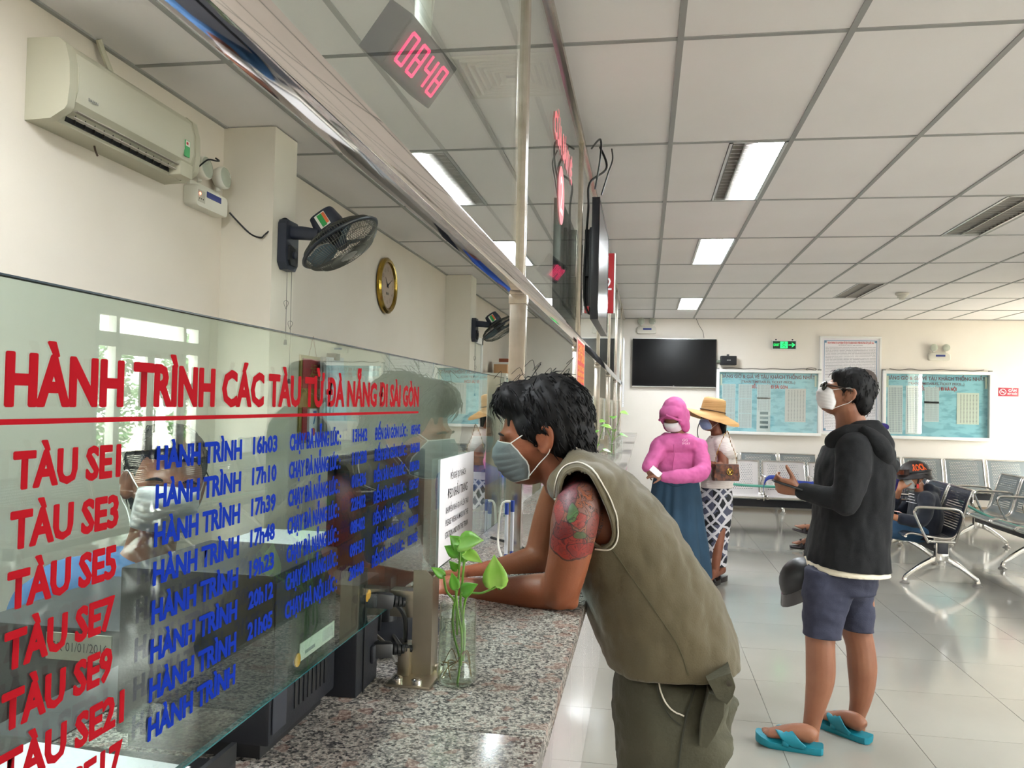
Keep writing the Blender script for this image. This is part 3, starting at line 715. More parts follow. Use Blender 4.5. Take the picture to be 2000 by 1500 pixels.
# cabinet with boxes
e = empty('office_cabinet', (-1.97, 10.9, 0), 0, 'white office cabinet against the left wall past the far fan', 'cabinet')
B().b2((-.17, -.5, 0), (.17, .5, 1.86), .004).obj('body', m_white, e)
for y in (-.25, .25):
    dd = B().b2((.17, y-.24, .05), (.185, y+.24, 1.82), .003).obj('door', m_white, e)
    B().b2((.185, y*.2-.01, .9), (.2, y*.2+.01, 1.05)).obj('handle', m_chrome, dd)
for lab, x, y, w, d, h, mt_ in (('white cardboard box with printed side on the cabinet', -1.93, 11.1, .3, .34, .17, 'e0ddd8'), ('small brown box on top of the white box', -1.93, 11.1, .16, .2, .05, '8b4a32'), ('tan paper parcel beside the white box', -1.9, 10.62, .18, .2, .12, 'b58a62')):
    z = 1.862 if h != .05 else 2.034
    e = empty('storage_box', (x, y, z), 0, lab, 'box')
    B().b2((-w/2, -d/2, 0), (w/2, d/2, h), .004).obj('carton', M('carton_'+mt_, mt_, .7), e)
    B().b2((-w/2-.001, -.02, h*.2), (w/2+.001, .02, h+.001)).obj('tape', M('tape', 'c9c2b0', .4), e)
# ================================================================= HALL ITEMS
# LED clock hanging in the office, tilted toward the counter
e = empty('led_clock', (-.615, 2.0, 2.352), 0, 'grey hanging clock box with glowing pink digits 0848', 'digital clock')
tl = Matrix.Rotation(math.radians(38), 3, 'Y')   # face tips down
ry = Matrix.Rotation(math.radians(-6), 3, 'Z')
R_ = ry @ tl
m_led = M('led_pink', 'ff2a70', .5, emit=.55)
bx = B(); bx.box((0, 0, 0), (.075, .32, .135), R_, .004); bx.obj('case', M('case_grey', '1e1e22', .95, spec=.05), e)
fc = B(); fc.box(R_ @ V((.039, 0, 0)), (.003, .305, .12), R_); face = fc.obj('face', M('face_smoke', '3d3338', .25), e)
sr, su = R_ @ V((0, 1, 0)), R_ @ V((0, 0, 1)); fo = R_ @ V((.0415, 0, 0))
SEG = {'0': 'abcdef', '8': 'abcdefg', '4': 'bcfg'}
for k, ch in enumerate('0848'):
    b = B(); cx = -.102+.068*k; w, h = .020, .041
    P7 = {'a': ((-w, h), (w, h)), 'b': ((w, h), (w, 0)), 'c': ((w, 0), (w, -h)), 'd': ((-w, -h), (w, -h)), 'e': ((-w, 0), (-w, -h)), 'f': ((-w, h), (-w, 0)), 'g': ((-w, 0), (w, 0))}
    for s_ in SEG[ch]:
        (x0, z0), (x1, z1) = P7[s_]; b.tube([fo+sr*(cx+x0*.93)+su*z0*.95, fo+sr*(cx+x1*.93)+su*z1*.95], .0045, 6, ref=R_ @ V((1, 0, 0)))
    b.obj('digit', m_led, face)
B().cyl((.02, .03, .06), (.02, .03, .40), .022, seg=16).obj('pipe', M('pipe_white', 'd9dcd4', .4), e)
B().cyl((.02, .03, .40), (.02, .03, HC-2.36), .03, seg=16).obj('pipe_sleeve', M('pipe_white'), e)
B().tube([(.03, .06, .08), (.05, .06, .3), (.03, .06, HC-2.362)], .004, 6).obj('cable', M('cable_white', 'dcdcd6', .5), e)

clone(e, loc=(-.615, 5.25, 2.352), label='second hanging clock box with pink digits, farther along behind the partition glass')
# television on the partition
def tv(name_label, w, h, d, loc, rz, bez=.012, mark=True):
    e = empty('television', loc, rz, name_label, 'television')   # local: x width, -y front, z up, origin centre of back
    B().b2((-w/2, -d, -h/2), (w/2, -d*.35, h/2), .004).obj('case', M('tv_case', '14171f', .35), e)
    B().b2((-w*.38, -d*.4, -h*.36), (w*.38, 0, h*.3), .01).obj('rear_shell', m_dark, e)
    B().b2((-w/2+bez, -d-.001, -h/2+bez*1.5), (w/2-bez, -d+.002, h/2-bez)).obj('screen', M('tv_screen', '08080b', .18, spec=.25), e)
    b = B(); b.b2((-w/2, -d-.003, -h/2), (w/2, -d, -h/2+bez*1.5)); b.b2((-w/2, -d-.003, h/2-bez), (w/2, -d, h/2)); b.b2((-w/2, -d-.003, -h/2), (-w/2+bez, -d, h/2)); b.b2((w/2-bez, -d-.003, -h/2), (w/2, -d, h/2))
    b.obj('bezel', M('tv_bezel', '101115', .2), e)
    return e
t = tv('black television hung on the partition, seen almost edge-on', .98, .60, .055, (-.292, 4.42, 2.18), PI/2)
b = B()
for y in (-.2, .2): b.b2((y-.015, 0, -.2), (y+.015, .034, .2))
b.b2((-.25, .01, -.05), (.25, .034, .05)); b.obj('wall_bracket', m_black, t)
t2 = tv('large black television on the back wall', 1.27, .735, .07, (0.429, 12.745, 2.148), 0)
b = B(); b.b2((-.635, -.072, -.376), (.635, -.02, -.3675)); b.b2((-.635, -.072, .3675), (.635, -.05, .372)); b.obj('silver_trim', m_alu, t2)
text('LG', 'brand_mark', m_alu, (0, -.0745, -.362), (1, 0, 0), (0, 0, 1), .012, align='CENTER', parent=t2)
for lab, pts in (('black cable looping from the ceiling to the hung television', [(-.26, 4.28, HC-.002), (-.22, 4.2, 2.70), (-.30, 4.12, 2.60), (-.40+.1, 4.06, 2.45), (-.31, 4.02, 2.2), (-.31, 4.05, 1.99), (-.30, 4.2, 1.94)]),
                 ('thin black cable hanging behind the television top', [(-.2, 4.32, HC-.002), (-.19, 4.2, 2.74), (-.21, 4.12, 2.64), (-.235, 4.05, 2.52)])):
    o = B().tube(spl(pts, 8), .006 if 'loop' in lab else .004, 8).obj('tv_cable', m_black); tag(o, lab, 'cable')
o = B().tube(spl([(-.30, 4.21, HC-.03), (-.24, 3.95, HC-.07), (-.235, 3.9, 2.66), (-.26, 3.94, 2.52)], 8), .005, 8).obj('tv_cable', m_black); tag(o, 'black power cable arching over the partition rail', 'cable')
# red window sign further along
e = empty('window_sign', (-.29, 5.95, 2.36), 0, 'red projecting window number sign beyond the television', 'sign')
B().b2((-.04, -.02, -.22), (.05, .02, .22), .004).obj('board', M('sign_red', '9c1820', .4), e)
B().b2((.05, -.022, -.22), (.058, .022, .22)).obj('edge_trim', m_whitemetal, e)
text('2', 'number', m_paper, (.005, -.0205, -.05), (1, 0, 0), (0, 0, 1), .09, align='CENTER', parent=e)
# red and yellow poster on the second post
e = empty('hanging_poster', (-0.318, 3.994, 1.662), 0, 'red poster with yellow lettering hanging on the second steel post', 'poster')
a0 = (-0.318, 3.781, 1.776); pw_, ph_ = .46, .235
B().b2((-.002, -pw_/2, -ph_/2), (.002, pw_/2, ph_/2)).obj('board', M('poster_edge', 'e8c9c0', .4), e)
B().b2((.0021, -pw_/2+.02, -ph_/2+.014), (.0026, pw_/2-.02, ph_/2-.01)).obj('red_field', m_red, e)
for z, sz, s_ in ((.062, .03, 'CHÚ Ý'), (.012, .04, 'SỐ TÀU'), (-.03, .02, 'XIN QUÝ KHÁCH'), (-.06, .018, 'KIỂM TRA VÉ'), (-.088, .018, 'TRƯỚC KHI ĐI')):
    text(s_, 'lettering', m_yellow, (.0028, 0, z), (0, 1, 0), (0, 0, 1), sz, fit=.38, bold=.03, align='CENTER', parent=e)

e = empty('partition_notice', (-.322, 12.1, 1.95), 0, 'tall white printed notice at the far end of the partition', 'notice')
B().b2((-.003, -.42, -.5), (.003, .42, .5), .001).obj('sheet', printed('printed_far', 'dfe1e6', '9a9aa2', 40, axis=(1, 2)), e)
# timetable boards
m_cyan = bpy.data.materials.new('board_cyan'); m_cyan.use_nodes = True
def cyan():
    nt = m_cyan.node_tree; b = nt.nodes['Principled BSDF']; b.inputs['Roughness'].default_value = .6
    tc = nt.nodes.new('ShaderNodeTexCoord'); mp = nt.nodes.new('ShaderNodeMapping'); mp.inputs['Rotation'].default_value = (0, math.radians(22), 0); mp.inputs['Scale'].default_value = (5, 1, 14)
    nt.links.new(tc.outputs['Object'], mp.inputs[0]); n = nt.nodes.new('ShaderNodeTexNoise'); n.inputs['Scale'].default_value = 1; n.inputs['Detail'].default_value = 4; nt.links.new(mp.outputs[0], n.inputs['Vector'])
    r = nt.nodes.new('ShaderNodeValToRGB'); r.color_ramp.elements[0].position = .42; r.color_ramp.elements[1].position = .52
    r.color_ramp.elements[0].color = lin('86c4dc'); r.color_ramp.elements[1].color = lin('a4dff2'); nt.links.new(n.outputs['Fac'], r.inputs[0]); nt.links.new(r.outputs[0], b.inputs['Base Color'])
cyan()
def board(label, x0, x1, z0, z1, line3, pages):
    e = empty('timetable_board', ((x0+x1)/2, 12.75, (z0+z1)/2), 0, label, 'notice board')
    w, h = (x1-x0)/2, (z1-z0)/2; f = .045; D = .09
    b = B()
    b.b2((-w, -D, h-f), (w, 0, h), .004); b.b2((-w, -D, -h), (w, 0, -h+f), .004); b.b2((-w, -D, -h+f), (-w+f, 0, h-f), .004); b.b2((w-f, -D, -h+f), (w, 0, h-f), .004)
    b.obj('frame', m_whitemetal, e)
    B().b2((-w+f, -.02, -h+f), (w-f, -.005, h-f)).obj('backing', m_cyan, e)
    B().b2((-w+f, -D+.008, -h+f), (w-f, -D+.013, h-f)).obj('glass_door', m_glass, e)
    iw = 2*(w-f)
    text('BẢNG GIỜ & GIÁ VÉ TÀU KHÁCH THỐNG NHẤT', 'heading', M('heading_maroon', '7c4a60', .6), (0, -.022, h-f-.085), size=.05, fit=iw*.95, bold=.02, align='CENTER', parent=e)
    text('(TRAIN TIMETABLES, TICKET PRICE...)', 'subheading', M('heading_maroon'), (0, -.022, h-f-.155), size=.035, fit=iw*.55, bold=.015, align='CENTER', parent=e)
    text(line3, 'direction_heading', m_red, (0, -.022, h-f-.235), size=.045, fit=iw*.4, bold=.03, align='CENTER', parent=e)
    for px, pz, pw2, ph2, mm in pages:
        o = B().b2((-pw2/2, -.003, -ph2/2), (pw2/2, 0, ph2/2)).obj('page', mm, e); o.location = (-w+f+px*iw, -.022, -h+f+pz*(2*(h-f)))
    for sx in (-1, 1):
        B().b2((sx*(w-f-.03)-.012, -.045, h-f-.2), (sx*(w-f-.03)+.012, -.02, h-f-.03)).obj('lamp_tube', M('tube_glow', 'dfe9da', .4), e)
        B().b2((sx*(w-.02)-.02, -.07, h), (sx*(w-.02)+.02, -.01, h+.02)).obj('corner_bracket', M('bracket_grey', '8a8a86', .5), e)
    rd = random.Random(len(label)); zt = h+.008
    pts = [(-w+.1+k*(2*w-.2)/9, -.03, zt+rd.uniform(0, .022)) for k in range(10)]
    B().tube(spl(pts, 4), .006, 5).obj('cable', M('cable_grey', '6a655e', .6), e)
    return e, w, h
T_ = m_print_t; pg = []
for px in (.1, .27):
    for k in range(3): pg.append((px, .68-.25*k if k < 2 else .18, .2, .22, T_))
pg += [(.46, .68, .2, .22, T_), (.46, .46, .2, .22, T_), (.78, .46, .3, .56*.9, printed('printed_tariff', 'd6d3d8', '9a9aa4', 24, cols=7, gap=.5)), (.46, .17, .2, .3, M('page_white', 'dfe6ec', .6))]
e, w, h = board('timetable board with teal sheet beside the large wall television, bound for Sai Gon', 1.072, 2.602, 1.075, 2.06, 'CHIỀU HÀ NỘI ĐI SÀI GÒN', pg)
for k, c in enumerate(('7c8e98', '97a7b0', '75878f', '5f757d')):
    B().b2((-.05-.0, -.03, -.185-.07*k), (.07, -.026, -.145-.07*k)).obj('photo_strip', M('strip_'+c, c, .5), e).location.x = -.06
B().tube([V((.62+.07*math.cos(t)*(1+.2*math.sin(3*t)), -.05, .505+.03*math.sin(t))) for t in [k*.5 for k in range(26)]], .005, 5).obj('cable_coil', M('cable_grey'), e)
pg2 = []
for px in (.1, .28): pg2.append((px, .42, .21, .72, printed('printed_long_%d' % int(px*100), 'dfe6ec', '8f98a8', 27, cols=10, gap=.78)))
pg2 += [(.46, .66, .2, .24, T_), (.46, .4, .2, .3, T_), (.81, .46, .3, .46, printed('printed_tariff2', 'e9ebe2', 'a0a0a0', 24, cols=7, gap=.5))]
board('timetable board with teal sheet at the right, bound for Ha Noi', 3.47, 4.97, 1.07, 2.075, 'CHIỀU SÀI GÒN ĐI HÀ NỘI', pg2)
# regulations poster
x0, x1, z0, z1 = 2.585, 3.458, 1.10, 2.58
e = empty('regulations_poster', ((x0+x1)/2, 12.75, (z0+z1)/2), 0, 'tall white framed regulations poster between the two timetable boards', 'poster')
w, h = (x1-x0)/2, (z1-z0)/2; f = .03
b = B(); b.b2((-w, -.03, h-f), (w, 0, h), .003); b.b2((-w, -.03, -h), (w, 0, -h+f), .003); b.b2((-w, -.03, -h+f), (-w+f, 0, h-f), .003); b.b2((w-f, -.03, -h+f), (w, 0, h-f), .003)
b.obj('frame', m_whitemetal, e)
B().b2((-w+f, -.02, -h+f), (w-f, -.005, h-f)).obj('sheet', printed('printed_regulation', 'e6e3e8', 'a2a2aa', 62, dens=.58, gap=.34), e)
m_bl = M('border_blue', '6f93b4', .5); b = B(); q = .06
for a_, c_ in (((-w+q, -.0215, h-q-.008), (w-q, -.0202, h-q)), ((-w+q, -.0215, -h+q), (w-q, -.0202, -h+q+.008)), ((-w+q, -.0215, -h+q), (-w+q+.008, -.0202, h-q)), ((w-q-.008, -.0215, -h+q), (w-q, -.0202, h-q))): b.b2(a_, c_)
for sx in (-1, 1):
    for sz in (-1, 1): b.b2((sx*(w-q)-.018*(1+sx), -.0216, sz*(h-q)-.018*(1+sz)), (sx*(w-q)+.018*(1-sx), -.0201, sz*(h-q)+.018*(1-sz)))
b.obj('border', m_bl, e)
B().b2((-.36, -.0214, h-.145), (.36, -.0203, h-.075)).obj('title_ground', M('title_ground', 'e6e3e8', .6), e)
text('TRÍCH THÔNG TƯ QUY ĐỊNH VỀ VẬN TẢI HÀNH KHÁCH TRÊN ĐƯỜNG SẮT QUỐC GIA', 'heading', m_red, (0, -.0216, h-.11), size=.026, fit=.66, bold=.03, align='CENTER', parent=e)
text('(Số 09/2018/TT-BGTVT, ngày 02/03/2018)', 'subheading', m_ink, (0, -.0216, h-.138), size=.014, fit=.34, align='CENTER', parent=e)
# speaker
e = empty('wall_speaker', (1.24, 12.75, 2.19), 0, 'small black loudspeaker right of the wall television', 'speaker')
b = B(); b.box((0, -.11, 0), (.235, .14, .14), None, .012); b.obj('cabinet', m_black, e)
B().box((0, -.182, 0), (.215, .006, .12), None, .003).obj('grille', M('speaker_cloth', '1d1e22', .8), e)
text('BOSE', 'brand_mark', m_alu, (0, -.186, -.006), size=.016, align='CENTER', parent=e)
B().b2((-.2, -.06, -.03), (-.11, -.0, .01)).obj('bracket', M('bracket_olive', '7d8574', .5), e)
B().b2((-.015, -.06, .07), (.015, 0, .1)).obj('mount', m_dark, e)
# exit sign
e = empty('exit_sign', (2.066, 12.748, 2.443), 0, 'glowing green EXIT sign with running figure and arrow', 'exit sign')
m_grn = M('exit_green', '20e060', .5, emit=.7)
w, h = .18, .07
b = B(); b.b2((-w, -.03, -h), (w, -.0, h)); b.obj('case', m_alu, e); B().b2((-w+.012, -.032, -h+.012), (w-.012, -.0301, h-.012)).obj('panel', M('exit_panel', '06281a', .3), e)
text('EXIT', 'lettering', m_grn, (-.155, -.033, -.018), size=.036, fit=.085, parent=e, bold=.01)
B().b2((-.058, -.0335, -.05), (.05, -.0325, .05)).obj('door_symbol', m_grn, e)
fg = M('exit_panel'); b = B(); b.cyl((.0, -.0345, .036), (.0, -.0336, .036), .009, seg=12)
for p, q_ in (((0, .025), (-.008, -.005)), ((-.008, -.005), (.014, -.02)), ((.014, -.02), (.012, -.042)), ((-.008, -.005), (-.022, -.025)), ((-.022, -.025), (-.038, -.026)), ((0, .022), (.02, .01)), ((.02, .01), (.03, .02)), ((0, .022), (-.022, .015)), ((-.022, .015), (-.03, 0))):
    b.tube([(p[0], -.034, p[1]), (q_[0], -.034, q_[1])], .0042, 5)
b.obj('running_figure', fg, e)
b = B(); b.b2((.062, -.0335, -.006), (.12, -.0325, .006)); b.poly([(.105, -.0335, .032), (.118, -.0335, .032), (.158, -.0335, 0), (.118, -.0335, -.032), (.105, -.0335, -.032), (.13, -.0335, 0)], (0, .001, 0)); b.obj('arrow', m_grn, e, smooth=0)
for x in (-.12, .12): B().b2((x-.01, -.03, h), (x+.01, -.01, h+.02)).obj('hanger', m_dark, e)
# no smoking sign
e = empty('no_smoking_sign', (5.21, 12.75, 1.79), 0, 'small red no smoking sign at the far right of the back wall', 'sign')
B().b2((-.135, -.006, -.062), (.135, 0, .062), .002).obj('plate', M('sign_rose', 'b8364a', .4), e)
b = B(); b.tube([(-.078+.042*math.cos(t*PI/14), -.008, .042*math.sin(t*PI/14)) for t in range(28)], .005, 6, closed=True, ref=(0, 1, 0)); b.tube([(-.106, -.008, .03), (-.05, -.008, -.03)], .004, 5); b.b2((-.105, -.0085, -.006), (-.055, -.0065, .005)); b.obj('symbol', m_paper, e)
text('CẤM', 'lettering', m_paper, (.05, -.0075, .008), size=.032, fit=.11, align='CENTER', parent=e, bold=.03)
text('HÚT THUỐC', 'lettering', m_paper, (.05, -.0075, -.038), size=.024, fit=.13, align='CENTER', parent=e, bold=.03)
o = B().tube(spl([(.76, 12.735, HC-.005), (.80, 12.74, 2.74), (.86, 12.74, 2.64), (.88, 12.74, 2.54)], 6), .004, 5).obj('cable', M('cable_grey')); tag(o, 'thin grey wire running from ceiling to the wall television', 'cable')

# ================================================================= BENCHES
def perforated(name, col, rough=.35, metal=.6, pitch=.022, hole=.25, back='1b1d20'):
    m = bpy.data.materials.new(name); m.use_nodes = True; nt = m.node_tree; b = nt.nodes['Principled BSDF']
    b.inputs['Base Color'].default_value = lin(col); b.inputs['Roughness'].default_value = rough; b.inputs['Metallic'].default_value = metal
    tc = nt.nodes.new('ShaderNodeUVMap'); sp = nt.nodes.new('ShaderNodeSeparateXYZ'); nt.links.new(tc.outputs[0], sp.inputs[0])
    def mt(op, a, b_=None):
        n = nt.nodes.new('ShaderNodeMath'); n.operation = op
        for i, x in enumerate((a, b_)):
            if x is None: continue
            if isinstance(x, (int, float)): n.inputs[i].default_value = x
            else: nt.links.new(x, n.inputs[i])
        return n.outputs[0]
    u = mt('DIVIDE', sp.outputs[0], pitch); v = mt('DIVIDE', sp.outputs[1], pitch)
    row = mt('MULTIPLY', mt('FRACT', mt('MULTIPLY', mt('FLOOR', v), .5)), 1.0)
    fu = mt('SUBTRACT', mt('FRACT', mt('ADD', u, row)), .5); fv = mt('SUBTRACT', mt('FRACT', v), .5)
    d = mt('SQRT', mt('ADD', mt('MULTIPLY', fu, fu), mt('MULTIPLY', fv, fv)))
    hl = mt('LESS_THAN', d, hole)
    inb = mt('MULTIPLY', mt('MULTIPLY', mt('GREATER_THAN', sp.outputs[0], .06), mt('LESS_THAN', sp.outputs[0], .43)), mt('MULTIPLY', mt('GREATER_THAN', sp.outputs[1], .06), mt('MULTIPLY', mt('LESS_THAN', sp.outputs[1], .80), mt('GREATER_THAN', mt('ABSOLUTE', mt('SUBTRACT', sp.outputs[1], .42)), .035))))
    f = mt('MULTIPLY', hl, inb)
    tr = nt.nodes.new('ShaderNodeBsdfTransparent'); mx = nt.nodes.new('ShaderNodeMixShader'); nt.links.new(f, mx.inputs[0]); nt.links.new(b.outputs[0], mx.inputs[1]); nt.links.new(tr.outputs[0], mx.inputs[2])
    nt.links.new(mx.outputs[0], nt.nodes['Material Output'].inputs[0]); return m
m_perf_w = perforated('perforated_white', 'd8d2d2', .3, .3)
m_perf_g = perforated('perforated_grey', '7d8487', .35, .5)
m_perf_b = perforated('perforated_dark', '2c2f3a', .35, .3)
m_rail = M('bench_rail', 'cfcac4', .22, .9)
PROF = [(-.25, .405), (-.235, .425), (-.19, .43), (-.1, .415), (0, .40), (.08, .395), (.13, .41), (.165, .45), (.19, .52), (.215, .62), (.245, .72), (.27, .79), (.285, .81)]
def bench(label, n, loc, rz, mat, group=None, arms=True, pitch=.55, name='waiting_bench', tall=0, solid=None):
    e = empty(name, loc, rz, label, 'bench', group)
    L = n*pitch; pr = spl([(y, z+(tall*max(0, (z-.45)/.36))) for y, z in PROF], 2)
    def sidepts(x): return [V((x, y, z)) for y, z in pr]
    seat0 = fr0 = None
    for k in range(n):
        cx = -L/2+pitch*(k+.5); w = pitch/2-.022
        if seat0 is None:
            bm = bmesh.new(); uv = bm.loops.layers.uv.new('UVMap'); acc = 0; prev = None; s = 0; rows_ = []
            for i, (y, z) in enumerate(pr):
                if i: s += math.dist(pr[i], pr[i-1])
                rows_.append((bm.verts.new((-w, y, z)), bm.verts.new((w, y, z)), s))
            for a, c in zip(rows_, rows_[1:]):
                f = bm.faces.new((a[0], a[1], c[1], c[0]))
                for lp, (uu, vv) in zip(f.loops, ((0, a[2]), (2*w, a[2]), (2*w, c[2]), (0, c[2]))): lp[uv].uv = (uu, vv)
            me = bpy.data.meshes.new('seat_shell'); bm.to_mesh(me); bm.free(); me.materials.append(mat); me.polygons.foreach_set('use_smooth', [True]*len(me.polygons))
            seat0 = link(bpy.data.objects.new('seat_shell', me), e); seat0.location.x = cx
            b = B()
            b.tube(sidepts(-w), .011, 8, ref=(1, 0, 0), flat=.8); b.tube(sidepts(w), .011, 8, ref=(1, 0, 0), flat=.8)
            for y, z in (pr[0], pr[-1]): b.tube([(-w, y, z), (w, y, z)], .012, 8, ref=(0, 0, 1))
            b.b2((-w+.02, -.02, .36), (-w+.05, .12, .398)); b.b2((w-.05, -.02, .36), (w-.02, .12, .398))
            fr0 = b.obj('seat_frame', m_rail, seat0)
        else:
            c = link(seat0.copy(), e); c.location.x = cx; link(fr0.copy(), c)
    B().b2((-L/2-.01, .0, .27), (L/2+.01, .08, .36), .004).obj('beam', m_dark, e)
    lg0 = None
    for x in ((-L/2+.04, L/2-.04) if n < 4 else (-L/2+.04, 0, L/2-.04)):
        if lg0 is None:
            b = B(); b.b2((-.03, -.012, .20), (.03, .092, .37), .006)
            for sg in (-1, 1):
                b.loft([(0, .04+sg*.02, .235, .022, .028), (0, .04+sg*.14, .17, .02, .022), (0, .04+sg*.265, .075, .02, .018), (0, .04+sg*.285, .05, .018, .018), (0, .04+sg*.29, .03, .02, .02)], 10, (1, 0, 0), n=2, pw=3)
            lg0 = b.obj('leg', m_chrome, e); lg0.location.x = x
            for sg in (-1, 1): B().lathe([(.038, 0), (.038, .008), (.02, .02), (.015, .04)], (0, .04+sg*.29, 0), seg=16).obj('foot', M('foot_grey', '9a9894', .3, .6), lg0)
            B().b2((-.018, -.0135, .22), (.018, -.011, .31)).obj('end_plate', m_black, lg0)
        else:
            c = link(lg0.copy(), e); c.location.x = x
            for q_ in list(lg0.children): link(q_.copy(), c)
    if arms:
        am0 = None
        for k in range(n+1):
            x = -L/2+pitch*k
            if am0 is None:
                lp = [(0, -.07, .375), (0, -.08, .37), (0, -.145, .50), (0, -.185, .60), (0, -.18, .635), (0, -.15, .655), (0, .0, .655), (0, .15, .645), (0, .19, .61), (0, .195, .55), (0, .14, .38), (0, .13, .37), (0, .12, .37), (0, -.05, .37)]
                am0 = B().tube(spl([V(p) for p in lp], 4), .012, 8, ref=(1, 0, 0), closed=True).obj('armrest', m_chrome, e); am0.location.x = x
            else: link(am0.copy(), e).location.x = x
    return e
bench('grey waiting bench against the back wall under the left timetable board', 4, (1.39+1.1-.55, 12.1, 0), 0, m_perf_g, arms=False)
bench('grey waiting bench against the back wall at the right, behind the helmeted person', 5, (1.39+.55*3+.55*2.5+.06, 12.1, 0), 0, m_perf_g, arms=False)
bench('white perforated waiting bench nearer than the grey one, tied with blue and green tape', 3, (1.44+.275, 10.25, 0), 0, m_perf_w, arms=True)
B1 = bench('dark perforated bench the helmeted person sits on, chrome arms', 4, (2.47, 8.47, 0), -PI/2, m_perf_b)
B2 = bench('grey perforated bench with chrome arms at the right edge of the view', 5, (3.62, 8.35, 0), -PI/2, m_perf_g)
bench('grey perforated bench behind the right edge bench', 3, (4.75, 8.5, 0), -PI/2, m_perf_g, arms=True)
bench('grey perforated bench beyond the right edge, mirrored in the counter glass', 3, (3.62, 5.9, 0), -PI/2, m_perf_g)
# tapes
m_tape = M('green_tape', '5fae98', .5); m_btape = M('blue_tape', '2c46a8', .5)
def tape(pts, w, mat, label, name='barrier_tape'):
    b = B(); pts = spl([V(p) for p in pts], 5); b.rings([[V(p)+V((0, 0, w/2)), V(p)-V((0, 0, w/2))] for p in pts], cap=False)
    o = solidify(b.obj(name, mat), .0008); return tag(o, label, 'tape')
tape([(.6, 9.93, .60), (1.0, 9.93, .565), (1.44, 9.98, .545), (1.99, 9.95, .56), (2.5, 9.95, .62)], .03, m_tape, 'pale green tape stretched across the white bench')
tape([(1.40, 9.97, .42), (1.42, 9.97, .60), (1.50, 9.96, .66), (1.70, 9.95, .62), (1.95, 9.95, .60), (2.1, 9.95, .65), (2.3, 9.95, .66)], .05, m_btape, 'blue tape knotted over the white bench armrest')
tape([(3.43, 9.6, .50), (3.44, 9.0, .44), (3.43, 8.4, .42), (3.43, 7.4, .45)], .03, m_tape, 'dark green tape along the right edge bench')
tape([(2.30, 9.4, .50), (2.30, 8.9, .475), (2.30, 8.3, .49)], .02, m_tape, 'thin green tape across the dark bench seats')
# ================================================================= PEOPLE
from mathutils import noise as mnoise
from mathutils.bvhtree import BVHTree
def basis3(f, u):
    f = V(f).normalized(); u = V(u); u = (u-u.dot(f)*f).normalized(); r = f.cross(u)
    return Matrix((r, f, u)).transposed()
def head(b, o, f, u, s=1.0, neck=None, nr=.056, jaw=1.0):
    R = basis3(f, u); o = V(o)
    def E(c, r): b.ell(o+R @ (V(c)*s), [q*s for q in r], R, 22, 14)
    def Lb(pts, seg=10): b.limb([tuple(o+R @ (V(p[:3])*s))+(p[3]*s,) for p in pts], seg, 2)
    E((0, -.012, .035), (.075, .094, .083)); E((0, .03, -.005), (.063, .068, .08)); E((0, .042, -.055), (.049*jaw, .046, .042)); E((0, .07, -.072), (.024, .02, .018))
    Lb([(0, .09, .018, .007), (0, .099, -.002, .008), (0, .106, -.02, .0115)]); E((.011, .096, -.023), (.008, .011, .008)); E((-.011, .096, -.023), (.008, .011, .008))
    Lb([(-.045, .075, .024, .008), (-.02, .086, .028, .008), (0, .088, .026, .007), (.02, .086, .028, .008), (.045, .075, .024, .008)])
    E((.04, .058, -.018), (.022, .026, .022)); E((-.04, .058, -.018), (.022, .026, .022))
    Lb([(-.02, .082, -.05, .006), (0, .092, -.048, .008), (.02, .082, -.05, .006)]); Lb([(-.017, .08, -.058, .006), (0, .089, -.06, .008), (.017, .08, -.058, .006)])
    for x in (-1, 1):
        Lb([(x*.07, .008, .018, .006), (x*.082, -.012, .026, .007), (x*.086, -.024, .012, .007), (x*.083, -.02, -.01, .007), (x*.075, -.004, -.03, .008), (x*.068, .006, -.02, .006)], 8)
        E((x*.072, -.004, .0), (.008, .016, .022))
        E((x*.031, .076, .006), (.015, .012, .009))
    if neck is not None:
        a = o+R @ (V((0, -.02, -.05))*s); n_ = V(neck); m = a.lerp(n_, .5)
        b.limb([tuple(a)+(nr*s,), tuple(m)+(nr*s*.98,), tuple(n_)+(nr*s*1.12,)], 16, 3)
    return R, o, s
def eyes(H, parent, lid=.5, look=(0, 0)):
    R, o, s = H
    for x in (-1, 1):
        c = o+R @ (V((x*.031, .0835, .006))*s)
        b = B(); b.ell(c, (.0085*s, .006*s, .0045*s), R, 14, 8); e = b.obj('eye', M('eye_white', 'cfc4bb', .3), parent)
        b = B(); b.ell(c+R @ (V((look[0], .0045, look[1]-.0005))*s), (.0042*s, .0025*s, .004*s), R, 12, 8); b.obj('iris', M('iris', '1a100c', .2), e)
        b = B(); b.limb([tuple(c+R @ (V((-.011, .003, .003))*s))+(.0012*s,), tuple(c+R @ (V((0, .006, .0052))*s))+(.0016*s,), tuple(c+R @ (V((.011, .003, .003))*s))+(.0012*s,)], 6, 2); b.obj('eyelid', M('lash', '120c0a', .8), e)
        b = B(); b.limb([tuple(c+R @ (V((-x*.014, .006, .019))*s))+(.002*s,), tuple(c+R @ (V((x*.002, .008, .024))*s))+(.0032*s,), tuple(c+R @ (V((x*.02, -.002, .018))*s))+(.0018*s,)], 6, 3); b.obj('eyebrow', M('hair_black', '0a090b', .6, spec=.25), e)
